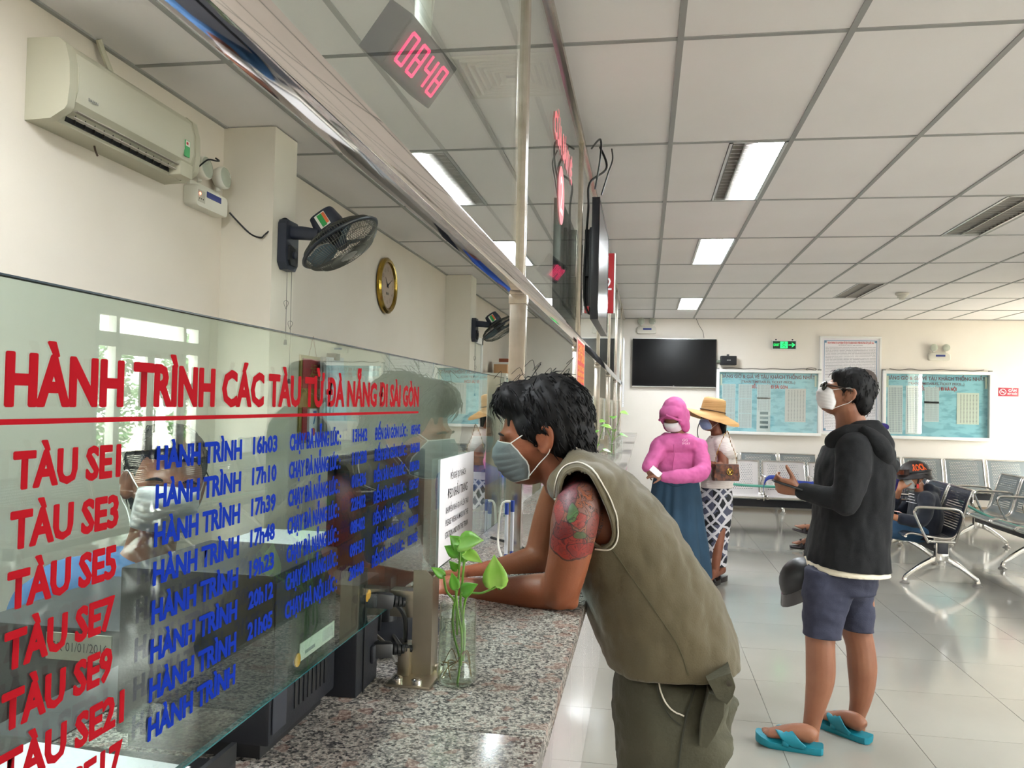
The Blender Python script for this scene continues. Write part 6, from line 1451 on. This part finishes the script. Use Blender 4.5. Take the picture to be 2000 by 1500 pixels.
# ---------------------------------------------------------------- person seated behind the standing man
def hidden():
    b = B(); y = 8.9; X = 2.35
    H = head(b, (2.36, y, 1.17), (-1, -.1, -.1), (-.1, 0, 1), .96, (2.42, y, .98), .05)
    b.loft([(2.43, y, .99, .08, .06), (2.44, y, .93, .17, .09), (2.45, y, .7, .15, .11), (2.42, y, .5, .16, .12)], 16, (0, 1, 0), n=2)
    b.limb([(2.42, y-.18, .88, .045), (2.36, y-.22, .68, .038), (2.15, y-.18, .60, .028)], 12, 3); hand(b, (2.15, y-.18, .60), (-1, .2, 0), (0, -.3, .9), .9, thumb=-1)
    b.limb([(2.42, y+.18, .88, .045), (2.36, y+.22, .68, .038), (2.15, y+.18, .60, .028)], 12, 3)
    f1 = (1.721, 8.950, 0.129); f2 = (1.726, 8.850, 0.294)
    b.limb([(2.4, y+.08, .49, .08), (2.0, y+.08, .52, .06), (1.92, y+.06, .46, .055), (f1[0]+.02, y+.05, .12, .036)], 14, 3)
    b.limb([(2.4, y-.08, .50, .08), (2.02, y-.05, .60, .06), (1.97, y-.04, .58, .055), (f2[0]+.06, y-.05, .30, .038), (f2[0]+.03, y-.05, .24, .035)], 14, 3)
    foot(b, (f1[0]+.07, y+.05, .035), (f1[0]-.16, y+.05, .035)); n2 = foot(b, (f2[0]+.06, y-.05, .175), (f2[0]-.16, y-.07, .235))
    o = voxel(b, .009, 4).obj('person', skinmat('skin_brown2', 'a06e56', '8c5c44'), smooth=180)
    tag(o, 'person mostly hidden behind the standing one, crossed legs, dark slides, violet top', 'person')
    mask(H, o, m_maskw, m_edge_w)
    hairshell(H, o, [((0, -.02, .045), (.082, .10, .088)), ((0, -.06, -.02), (.065, .05, .07))], m_hair, .01)
    vm = M('violet_cloth', '3b2f80', .85)
    b = B(); b.loft([(2.43, y, 1.0, .10, .075), (2.45, y, .93, .20, .11), (2.47, y, .7, .18, .135), (2.44, y, .48, .18, .14)], 20, (0, 1, 0), n=2); b.limb([(2.42, y-.18, .88, .065), (2.37, y-.22, .68, .055), (2.2, y-.18, .61, .045)], 12, 3); b.limb([(2.42, y+.18, .88, .065), (2.37, y+.22, .68, .055), (2.2, y+.18, .61, .045)], 12, 3)
    cloth('violet_top', b, .01, vm, o, ((.008, 9, (1, 1, 1), 2),))
    b = B(); b.limb([(2.42, y+.08, .49, .10), (2.0, y+.08, .52, .078), (1.92, y+.06, .46, .07), (f1[0]+.06, y+.05, .2, .06)], 14, 3); b.limb([(2.42, y-.08, .50, .10), (2.02, y-.05, .60, .078), (1.97, y-.04, .57, .07), (f2[0]+.10, y-.05, .34, .058)], 14, 3)
    cloth('trousers', b, .01, M('trouser_black', '15151a', .85), o, ((.006, 9, (1, 1, 1), 2),))
    md = M('slide_brown', '2c2326', .5)
    for h, t in (((f1[0]+.08, y+.05, .004), (f1[0]-.18, y+.05, .004)), ((f2[0]+.075, y-.05, .145), (f2[0]-.18, y-.07, .205))):
        h, t = V(h), V(t); d = (t-h).normalized(); L = (t-h).length; b = B(); sdv = V((0, 1, 0)); up = sdv.cross(d)*1; up = up if up.z > 0 else -up
        b.loft([tuple(h+up*.012)+(.03, .012), tuple(h+d*L*.3+up*.012)+(.038, .013), tuple(h+d*L*.7+up*.012)+(.048, .013), tuple(h+d*L+up*.012)+(.03, .012)], 12, sdv, n=2, pw=3); sl = b.obj('sandal', md, o)
        b = B(); b.limb([tuple(h+d*L*.6+sdv*.045+up*.02)+(.014,), tuple(h+d*L*.58+up*.085)+(.016,), tuple(h+d*L*.6-sdv*.045+up*.02)+(.014,)], 8, 4); b.limb([tuple(h+d*L*.42+sdv*.04+up*.02)+(.012,), tuple(h+d*L*.42+up*.095)+(.014,), tuple(h+d*L*.42-sdv*.04+up*.02)+(.012,)], 8, 4); b.obj('strap', md, sl)
    rebase([o], V((2.2, y, 0)))
    R, ho, s = H
    cp = empty('sun_cap', tuple(ho+V((.03, 0, .06))), 0, 'white and violet fabric hat behind the standing person', 'hat')
    b = B(); b.ell((0, 0, 0), (.12, .10, .085)); b.obj('crown', M('cap_white', 'd5d2d6', .8), cp); b = B(); b.ell((.05, 0, .075), (.06, .07, .04)); b.ell((.02, 0, -.075), (.10, .12, .02)); b.obj('violet_trim', vm, cp)['kind'] = 'stuff'
hidden()

# ---------------------------------------------------------------- two clerks behind the glass
def clerk(o_, f, u, neck, chest, label, shirt, mk, vox=.007, lean=(0, 0, 0), sc=1.0, seat=True, hairp=None):
    b = B(); H = head(b, o_, f, u, sc, neck, .052); R, ho, s = H; n_ = V(neck); c = V(chest); sd = V((f[1], -f[0], 0)).normalized()
    b.loft([tuple(n_)+(.08, .055), tuple(n_.lerp(c, .3))+(.17, .085), tuple(c)+(.16, .11), (c.x, c.y, .5, .15, .11)], 18, sd, n=2)
    hf = V((f[0], f[1], 0)).normalized(); arms = []
    for x in (-1, 1):
        sh = n_.lerp(c, .35)+sd*.17*x; el = sh+sd*.03*x+V((0, 0, -.24))+hf*.06; wr = el+hf*.23+V((0, 0, .0))-sd*.05*x; wr.z = max(wr.z, .80); el.z = max(el.z, .80)
        a = [tuple(sh)+(.045,), tuple(sh.lerp(el, .6))+(.04,), tuple(el)+(.035,), tuple(wr)+(.025,)]; arms.append(a); b.limb(a, 12, 3); hand(b, wr, hf+V((0, 0, -.05)), (0, 0, 1), .9, thumb=x)
        hip = V((c.x, c.y, .48))+sd*.08*x; kn = hip+hf*.38; kn.z = .5; b.limb([tuple(hip)+(.08,), tuple(kn)+(.06,), (kn.x, kn.y, .1, .04)], 12, 3); foot(b, (kn.x-hf.x*.05, kn.y-hf.y*.05, .035), (kn.x+hf.x*.17, kn.y+hf.y*.17, .035))
    o = voxel(b, vox, 4).obj('person', M('skin_clerk', '966048', .5, noise=.5, nscale=9, col2='855038'), smooth=180); tag(o, label, 'person')
    mask(H, o, mk, m_edge_w); eyes(H, o)
    hairshell(H, o, hairp or [((0, -.028, .048), (.085, .096, .092)), ((0, .036, .094), (.064, .05, .04)), ((0, -.066, -.02), (.068, .05, .07))], m_hair, .007, 300, 5, slen=.04)
    b = B(); b.loft([tuple(n_+V((0, 0, .01)))+(.085, .07), tuple(n_.lerp(c, .3))+(.20, .105), tuple(c)+(.185, .135), (c.x, c.y, .62, .18, .14), (c.x, c.y, .5, .18, .14)], 22, sd, n=3)
    for a in arms: b.limb([q[:3]+(q[3]+.022,) for q in a[:3]], 14, 3)
    sh = cloth('shirt', b, .008, shirt, o, ((.009, 9, (1, 1, 1), 3),))
    b = B()
    for x in (-1, 1):
        hip = V((c.x, c.y, .48))+sd*.08*x; kn = hip+hf*.38; kn.z = .5; b.limb([tuple(hip)+(.10,), tuple(kn)+(.075,), (kn.x, kn.y, .14, .06)], 12, 3)
    cloth('trousers', b, .01, M('trouser_navy', '1d2436', .85), o)
    rebase([o], V((c.x, c.y, 0))); return H
m_uni = M('uniform_blue', '44709f', .8, noise=.4, nscale=5, col2='3a6190'); m_uni2 = M('uniform_royal', '2f56b0', .8)
hx = (-1.030, 1.620, 1.261)
H = clerk(hx, (.64, -.76, -.06), (.15, .0, .98), (hx[0]-.05, hx[1]+.02, hx[2]-.17), (hx[0]-.13, hx[1]-.0, hx[2]-.40), 'office clerk in light blue shirt and white mask behind the lettered glass', m_uni, m_maskw)
hx = (-0.955, 4.600, 1.267)
clerk(hx, (.62, -.78, -.1), (.05, .0, 1), (hx[0]-.02, hx[1]+.02, hx[2]-.17), (hx[0]-.04, hx[1]+.05, hx[2]-.40), 'office clerk in royal blue uniform and teal mask behind the second window', m_uni2, m_maskt, .008,
      hairp=[((0, -.028, .048), (.088, .096, .094)), ((0, .04, .092), (.064, .05, .04)), ((0, -.066, -.03), (.075, .05, .09)), ((.07, 0, -.01), (.02, .04, .07)), ((-.07, 0, -.01), (.02, .04, .07))])
def office_chair(loc, rz, label, zt=1.02):
    e = empty('office_chair', loc, rz, label, 'chair')
    B().box((0, 0, .46), (.48, .46, .08), None, .03).obj('seat', M('chair_fabric', '1c2230', .8), e)
    b = B(); b.loft([(0, .24, .56, .20, .03), (0, .27, .75, .23, .035), (0, .29, .95, .22, .03), (0, .29, zt+.02, .17, .02)], 18, (1, 0, 0), n=2, pw=3); b.obj('backrest', M('chair_fabric'), e)
    B().cyl((0, 0, .1), (0, 0, .43), .03).obj('column', m_black, e)
    for k in range(5):
        a = k*2*PI/5; B().limb([(0, 0, .1, .025), (.28*math.cos(a), .28*math.sin(a), .07, .018)], 8, 1).obj('leg', m_black, e)
        B().cyl((.28*math.cos(a)-.012, .28*math.sin(a), .03), (.28*math.cos(a)+.012, .28*math.sin(a), .03), .03, seg=12).obj('caster', m_black, e)
    for x in (-1, 1): B().tube(spl([(x*.25, .1, .46), (x*.28, .1, .6), (x*.28, .0, .66), (x*.28, -.15, .66)], 4), .016, 8).obj('armrest', m_black, e)
    return e
office_chair((-1.30, 1.60, 0), PI/2+.6, 'black office chair under the clerk in the light blue shirt')
office_chair((-1.12, 4.68, 0), PI/2+.6, 'black office chair under the clerk at the second window')
# ================================================================= THINGS ON THE COUNTER
m_st2 = M('bracket_steel', 'cfc8b8', .28, 1, noise=.7, nscale=14, col2='b2a996')
def bracket(loc, label, group=None):
    e = empty('glass_bracket', loc, 0, label, 'bracket', group)
    B().b2((-.035, -.05, 0), (.03, .05, .004), .001).obj('base_plate', m_st2, e)
    b = B(); pr = lambda x0, x1: [V((x0, 0, .004)), V((x1, 0, .004)), V((x1, 0, .148)), V(((x0+x1)/2+.004, 0, .158)), V((x0, 0, .158))]
    b.rings([pr(-.012, .018), [p+V((0, .004, 0)) for p in pr(-.012, .018)]]); b.obj('front_plate', m_st2, e, smooth=30)
    B().b2((.014, .004, .004), (.018, .038, .148), .0005).obj('side_plate', m_st2, e); B().b2((-.012, .034, .004), (.014, .038, .15), .0005).obj('rear_plate', m_st2, e)
    B().b2((-.03, -.012, .004), (-.012, .03, .045), .001).obj('gusset', m_st2, e)
    for x, y in ((-.022, -.036), (.008, -.04), (.022, .03)): B().lathe([(.008, .004), (.008, .010), (.004, .0125), (.0005, .0127)], (x, y, 0), seg=16).obj('bolt', m_chrome, e)
    B().b2((-.05, .006, .085), (-.012, .032, .125), .002).obj('clamp', m_st2, e)
    return e
br = bracket((-.325, 1.175, CT), 'steel angle bracket holding the lettered glass, bolted beside the plant bottle')
for k, y in enumerate((3.3, 5.1, 6.9)): clone(br, loc=(-.325, y, CT), label='steel glass bracket on the far counter, %s from the near one' % ('first', 'second', 'third')[k])

m_pet = glass_mat('clear_plastic', 'f2f6f4', 1.6, .03); m_water = glass_mat('water', 'eef2ea', .8)
m_leaf = M('pothos_leaf', '3f8f1f', .35, noise=.7, nscale=30, col2='78b83a'); m_leafl = M('pothos_leaf_light', '6fb52a', .35, noise=.7, nscale=40, col2='a8cc6a'); m_stem = M('pothos_stem', '6a9a34', .5)
def leaf(b, base, tip, nrm, w=.5):
    base, tip, nrm = V(base), V(tip), V(nrm).normalized(); d = tip-base; L = d.length; d.normalize(); s = d.cross(nrm).normalized(); n = s.cross(d)
    prof = [(0, .02), (-.08, .20), (.04, .40), (.22, .49), (.42, .46), (.62, .33), (.82, .15), (1.0, .0)]
    rows = []
    for a, c in prof:
        c *= w*2; rows.append([base+d*L*(a if k else max(a, 0)+.0)+s*L*c*q+n*L*(.10*abs(q)*c*2-.12*a*a) for k, q in ((1, -1), (1, -.5), (0, 0), (1, .5), (1, 1))])
    vr = [[b.bm.verts.new(p) for p in r] for r in rows]
    for r1, r2 in zip(vr, vr[1:]):
        for k in range(4): b._f((r1[k], r1[k+1], r2[k+1], r2[k]))
def plant_bottle(loc, label, leaves, stems, h=.125, r=.029, prof=None, cut=True):
    e = empty('plant_bottle', loc, 0, label, 'bottle')
    pf = prof or [(r*.8, .0), (r*.98, .004), (r, .014), (r*.96, .03), (r*1.0, .04), (r*.94, .052), (r*.99, .06), (r*.93, .072), (r*.97, .082), (r*.92, .095), (r*.95, h)]
    b = B(); b.lathe(pf, seg=28, cap=False); b.poly([(r*.8*math.cos(t*PI/14), r*.8*math.sin(t*PI/14), .001) for t in range(28)]); o = b.obj('bottle_wall', m_pet, e, smooth=60)
    B().lathe([(r*.75, .003), (r*.93, .006), (r*.95, .016), (r*.92, .03), (r*.92, h*.80)], seg=28).obj('water', m_water, e, smooth=60)
    for pts in stems: B().tube(spl(pts, 5), [.0018]*(5*(len(pts)-1)+1), 6).obj('stem', m_stem, e)
    for base, tip, nrm, w, lt in leaves:
        b = B(); leaf(b, base, tip, nrm, w); solidify(b.obj('leaf', m_leafl if lt else m_leaf, e, smooth=180), .0006)
    rd = random.Random(2); b = B()
    for _ in range(9):
        a = rd.uniform(0, 6.3); b.tube(spl([(0, 0, .03), (r*.5*math.cos(a), r*.5*math.sin(a), rd.uniform(.01, .05)), (r*.75*math.cos(a+.7), r*.75*math.sin(a+.7), rd.uniform(.006, .04))], 4), .0008, 4)
    ro = b.obj('roots', M('root_brown', '7a5e34', .7), e); ro['kind'] = 'stuff'
    return e
q0 = V((-.265, 1.165, CT))
def L_(a, b_, n, w=.5, lt=0): return (V(a)-q0, V(b_)-q0, n, w, lt)
lv = [L_((-0.266, 1.170, 1.252), (-0.230, 1.150, 1.264), (-.1, -.8, .6), .42, 1), L_((-0.267, 1.180, 1.245), (-0.281, 1.170, 1.263), (.2, -.9, .4), .48, 0), L_((-0.268, 1.170, 1.236), (-0.290, 1.170, 1.248), (.3, -.9, .3), .42, 0),
      L_((-0.256, 1.160, 1.240), (-0.228, 1.150, 1.232), (0, -.6, .8), .36, 1), L_((-0.266, 1.175, 1.228), (-0.251, 1.180, 1.248), (.1, -1, .1), .42, 0), L_((-0.207, 1.150, 1.196), (-0.209, 1.140, 1.242), (.1, -1, .1), .40, 1),
      L_((-0.287, 1.160, 1.205), (-0.303, 1.150, 1.219), (-.2, -.8, .5), .30, 0), L_((-0.266, 1.150, 1.190), (-0.273, 1.150, 1.213), (.1, -1, .2), .34, 0), L_((-0.256, 1.150, 1.185), (-0.234, 1.140, 1.201), (-.1, -.9, .4), .38, 0), L_((-0.269, 1.170, 1.214), (-0.279, 1.160, 1.227), (.1, -1, 0), .36, 0)]
S_ = lambda *p: [tuple(V(x)-q0) for x in p]
st = [S_((-0.264, 1.165, 1.049), (-0.261, 1.165, 1.082), (-0.272, 1.170, 1.118), (-0.273, 1.165, 1.149), (-0.266, 1.160, 1.188), (-0.265, 1.165, 1.217), (-0.266, 1.170, 1.249)), S_((-0.259, 1.165, 1.075), (-0.258, 1.160, 1.121), (-0.264, 1.155, 1.159), (-0.266, 1.150, 1.188)),
      S_((-0.257, 1.170, 1.081), (-0.256, 1.170, 1.126), (-0.262, 1.165, 1.164), (-0.259, 1.160, 1.195), (-0.257, 1.160, 1.225), (-0.256, 1.160, 1.239)), S_((-0.260, 1.170, 1.103), (-0.257, 1.165, 1.157), (-0.248, 1.155, 1.182), (-0.228, 1.150, 1.186), (-0.207, 1.150, 1.196)),
      S_((-0.267, 1.170, 1.118), (-0.269, 1.165, 1.164), (-0.282, 1.160, 1.183), (-0.287, 1.160, 1.205))]
plant_bottle(tuple(q0), 'cut clear plastic bottle of water with pothos cuttings beside the bracket', lv, st, prof=[(.024, 0), (.0285, .004), (.0295, .016), (.028, .03), (.0285, .045), (.027, .058), (.0275, .07), (.0262, .083), (.0268, .095), (.026, .118)])
def smallplant(loc, label, s, bot=True):
    rd = random.Random(len(label)); lv, st = [], []
    for k in range(6):
        a = k*1.1+.4; top = V((.06*s*math.cos(a), .06*s*math.sin(a), .14*s+.03*s*k)); st.append([(0, 0, .02), (.005*math.cos(a), .005*math.sin(a), .10*s), tuple(top)])
        lv.append((top, top+V((.055*s*math.cos(a), .055*s*math.sin(a), -.01*s)), V((0, -.4, 1)), .45, k % 2))
    plant_bottle(loc, label, lv, st)
smallplant((-.262, 6.7, CT), 'plastic bottle with pothos on the far counter near the wall end', 1.25)
smallplant((-.30, 4.95, CT), 'plastic bottle with pothos on the counter just behind the leaning person', 1.0)
e = empty('water_bottle', (-.22, 7.15, CT), 0, 'small clear bottle with white cap standing on the far counter', 'bottle')
B().lathe([(.03, 0), (.032, .01), (.032, .12), (.014, .16), (.012, .17)], seg=20).obj('body', m_pet, e); B().lathe([(.014, .17), (.014, .19), (.0005, .19)], seg=16).obj('cap', m_white, e)

# black office machines just behind the lettered glass
bk = M('machine_black', '15171e', .5, bump=.05, bscale=300)
e = empty('ticket_printer', (-.50, .97, CT), 0, 'black ticket printer with white rating label and yellow stickers under the glass', 'printer')
o = B().b2((-.10, -.11, .018), (.09, .085, .21), .004).obj('housing', bk, e)
B().b2((-.09, -.10, 0), (.075, .075, .018)).obj('foot_plate', m_black, e)
B().b2((.0905, -.105, .03), (.0925, -.07, .2), .001).obj('edge_strip', M('strip_grey', '2c2f38', .5), e)
lbp = B().b2((.0905, -.035, .0905), (.0915, .075, .112)).obj('rating_label', M('label_white'), e)
B().b2((.0916, .035, .094), (.0919, .07, .109)).obj('label_print', m_print_y, lbp)
B().b2((.0916, -.02, .096), (.0919, .01, .1)).obj('label_print', M('print_grey', '9a9aa0', .6), lbp)
b = B()
for k in range(8): b.b2((.0905, -.045+.013*k, .038), (.0912, -.038+.013*k, .078))
v_ = b.obj('vent_slots', m_black, e); v_['kind'] = 'stuff'
B().lathe([(.008, .091), (.008, .0925), (.0005, .0927)], (0, -.042, .095), (1, 0, 0), 16).obj('sticker', m_yellow, e)
e = empty('power_box', (-.43, 1.115, CT), 0, 'black upright device with power sockets next to the steel bracket', 'device')
B().b2((-.05, -.045, 0), (.045, .045, .155), .003).obj('housing', bk, e)
B().b2((.0455, -.02, .0), (.047, -.017, .15)).obj('seam', m_black, e)
for y in (-.012, -.004): B().lathe([(.0065, .0455), (.0065, .047), (.0005, .0472)], (0, y, .135+y*.3), (1, 0, 0), 16).obj('sticker', m_yellow, e)
B().b2((.045, .012, .03), (.05, .036, .055), .002).obj('socket', m_dark, e); B().b2((.045, .015, .11), (.05, .036, .125), .002).obj('socket', m_dark, e)
def plug(loc, label, dirv, n=5):
    e = empty('power_plug', loc, 0, label, 'plug'); d = V(dirv).normalized()
    B().box(d*.012, (.028, .02, .022), d.to_track_quat('X', 'Z').to_matrix(), .004).obj('body', m_black, e)
    for k in range(n): p = d*(.028+.006*k); B().cyl(p, p+d*.004, .0085-.0008*k, seg=12).obj('strain_ring', m_black, e)
    return e
plug((-.385, 1.145, CT+.045), 'black power plug in the lower socket near the bracket', (.9, .5, -.05))
plug((-.385, 1.145, CT+.118), 'black power plug in the upper socket near the bracket', (.9, .5, -.15), 3)
for pts, r, lab in (([(-.355, 1.16, CT+.04), (-.345, 1.19, CT+.02), (-.36, 1.25, CT+.006), (-.40, 1.33, CT+.006)], .004, 'black power cable leading behind the bracket'), ([(-.36, 1.158, CT+.113), (-.348, 1.17, CT+.09), (-.352, 1.19, CT+.05), (-.37, 1.24, CT+.02), (-.42, 1.35, CT+.006)], .0035, 'black cable dropping from the upper plug to the counter'),
                    ([(-.37, 1.21, CT+.006), (-.40, 1.25, CT+.02), (-.45, 1.3, CT+.03), (-.5, 1.4, CT+.008)], .003, 'grey cable curled behind the bracket'), ([(-.52, 1.36, CT+.2), (-.46, 1.34, CT+.12), (-.44, 1.33, CT+.06), (-.45, 1.36, CT+.01)], .003, 'black cable hanging from the monitor back')):
    o = B().tube(spl(pts, 6), r, 8).obj('cable', m_black if 'grey' not in lab else M('cable_grey')); tag(o, lab, 'cable')
# monitor on its stand
e = empty('monitor', (-.45, 1.42, CT), 0, 'black computer monitor seen from behind, back against the glass, notice taped to it', 'monitor')
B().b2((-.03, -.21, .055), (.005, .20, .315), .006).obj('rear_cover', M('monitor_black', '1a1c22', .35), e)
B().b2((-.04, -.215, .05), (-.028, .205, .32), .003).obj('front_bezel', m_black, e)
B().b2((-.0, -.10, .10), (.022, .09, .26), .008).obj('rear_bulge', M('monitor_black'), e)
B().cyl((-.005, 0, .01), (-.005, 0, .12), .018).obj('stand_neck', m_black, e)
B().lathe([(.0005, .014), (.06, .012), (.10, .004), (.102, 0)], (-.0, -.0, 0), seg=32).obj('stand_base', m_dark, e)
for y, z, w in ((.13, .25, .03), (.16, .14, .035)): B().b2((.0055, y-w/2, z-.02), (.0062, y+w/2, z+.02)).obj('sticker', m_print_y, e)
# mask notice
e = empty('mask_notice', (-.3765, 1.625, 1.150), 0, 'white printed notice asking travellers to wear masks, fixed on the glass sheet', 'notice')
B().b2((-.001, -.148, 0), (.0, .150, .202)).obj('sheet', m_paper, e)
for z, s_, sz, w in ((.158, 'ĐỀ NGHỊ QUÝ KHÁCH', .0125, .135), (.122, 'ĐEO KHẨU TRANG', .0175, .175), (.094, 'KHI ĐẾN NHÀ GA VÀ LÊN TÀU', .0115, .20), (.070, 'PLEASE WEAR A MASK IN THE', .0115, .20), (.046, 'STATION AND ON THE TRAIN', .0115, .20)):
    text(s_, 'lettering', m_ink, (.0004, 0, z), (0, 1, 0), (0, 0, 1), sz, fit=w, bold=.006, align='CENTER', parent=e, ext=.0002)
# pens hanging at the post
for k, (y, z) in enumerate(((2.115, 1.055), (2.135, 1.06))):
    e = empty('ballpoint_pen', (-.356+.012*k, y, z), 0, ('left' if k == 0 else 'right')+' one of two white and blue pens standing against the first steel post', 'pen', 'pens at the first post')
    B().cyl((0, 0, .008), (0, 0, .115), .0048, seg=12).obj('barrel', M('pen_white', 'd6d9e2', .3), e); B().cyl((0, 0, .112), (0, 0, .142), .0056, seg=12).obj('cap', M('pen_blue', '23409a', .3), e); B().cyl((0, 0, 0), (0, 0, .01), .0052, .004, seg=12).obj('tip', M('pen_blue'), e)
o = B().tube(spl([(-.35, 2.13, 1.20), (-.37, 2.11, 1.19), (-.375, 2.10, 1.1), (-.36, 2.08, 1.058)], 6), .003, 6).obj('pen_cord', m_white); tag(o, 'white cord looping down beside the two pens', 'cord')
o = B().tube(spl([(-.42, 1.95, CT+.006), (-.36, 1.98, CT+.006), (-.30, 2.08, CT+.006), (-.33, 2.25, CT+.006), (-.45, 2.4, CT+.006)], 6), .004, 6).obj('desk_cable', m_black); tag(o, 'black cable curving over the granite beyond the hands', 'cable')
# keys
e = empty('key_ring', (-.47, 1.26, CT+.01), 0, 'metal key ring lying by the black device', 'keys')
B().tube([(.02*math.cos(t), .02*math.sin(t), .004+.01*math.sin(t)) for t in [k*PI/10 for k in range(20)]], .002, 6, closed=True).obj('ring', m_chrome, e)
B().b2((.015, -.004, 0), (.06, .004, .003)).obj('key', m_chrome, e)
# office desk things seen through the glass
e = empty('filing_case', (-0.881, 1.160, 1.061), 0, 'dark office case with a white dated plate behind the glass, lower left', 'office case'); z0 = V(e.location).z; e.location.z = .76
B().b2((-.19, 0, 0), (.085, .35, .33), .006).obj('body', M('case_dark', '2a2d33', .5), e)
B().b2((-.052, -.003, z0-.76-.022), (.062, 0, z0-.76+.02)).obj('plate', M('plate_cream', 'b9b7a8', .5), e)
text('ĐK 01/01/2016', 'lettering', m_ink, (.006, -.0035, z0-.76-.008), size=.014, align='CENTER', parent=e, fit=.1)
e = empty('document_tray', (-.59, .60, CT), 0, 'flat black document tray on the counter at the bottom left behind the glass', 'tray')
B().b2((-.155, -.30, 0), (.155, .235, .012), .002).obj('base', m_black, e)
for x in (-.152, .152): B().b2((x-.003, -.30, .012), (x+.003, .235, .032)).obj('side', m_black, e)
e = empty('paper_sheet', (-.59, .70, CT+.0125), -.1, 'blank white sheet of paper on the counter, bottom left behind the glass', 'paper')
B().b2((-.105, -.15, 0), (.105, .12, .001)).obj('sheet', m_paper, e)
e = empty('office_printer', (-.98, 1.98, .762), 0, 'white office printer on the desk behind the glass', 'printer')
B().b2((-.11, -.2, 0), (.16, .2, .30), .015).obj('body', m_white, e); B().b2((-.09, -.18, .30), (.12, .18, .33), .01).obj('lid', M('lid_grey', 'c9cacb', .5), e)
for k in range(4): B().b2((-.09+k*.06, -.2015, .22), (-.045+k*.06, -.199, .25)).obj('vent', M('vent_dark'), e)
e = empty('spray_bottle', (-.72, 1.90, CT), 0, 'clear bottle with white cap beside the monitor behind the glass', 'bottle')
B().lathe([(.03, 0), (.032, .006), (.032, .07), (.02, .09), (.018, .094)], seg=20).obj('body', m_pet, e); B().lathe([(.02, .094), (.021, .097), (.021, .125), (.0005, .126)], seg=20).obj('cap', m_white, e)
e = empty('bottle_reflection', (-.60, 1.16, CT), 0, 'crumpled greenish film imitating a bottle reflection behind the lettered glass', 'bag')  # film added to stand in for a reflection of the plant bottle
b = B(); b.ell((0, 0, .07), (.07, .15, .075), u=28, v=16)
for v in b.bm.verts: v.co += V((mnoise.noise(v.co*22), mnoise.noise(v.co*24+V((5, 0, 0))), mnoise.noise(v.co*20+V((0, 9, 0)))))*.028; v.co.z = max(v.co.z, .002)
b.obj('reflection_film', glass_mat('reflection_film', 'c9d6c0', 2.2, .2), e, smooth=20)
# desk telephone and cloth bundle
e = empty('desk_telephone', (-.95, 2.75, .762), .4, 'grey desk telephone on the office desk', 'telephone')
b = B(); b.rings([[V((x, y, z)) for y, z in ((-.1, 0), (.1, 0), (.1, .09), (-.1, .035))] for x in (-.09, .09)]); b.obj('base', M('phone_grey', '9aa0a2', .4), e, smooth=30)
B().limb([(-.055, -.08, .07, .02), (-.055, -.05, .08, .014), (-.055, .05, .12, .014), (-.055, .09, .12, .02)], 10, 3).obj('handset', M('phone_grey'), e)
e = empty('darkening_sheet', (-.70, 1.28, CT), 0, 'dark grey sheet added to darken the clerk side of the granite, behind the black printer', 'mat')  # dark sheet added only to darken the granite behind the glass
B().b2((-.078, -.43, .0002), (.02, .40, .002), .0005).obj('sheet', M('sheet_dark', '2a2c30', .7), e)
B().b2((-.078, -.43, .002), (.02, -.42, .003)).obj('hem', m_black, e)
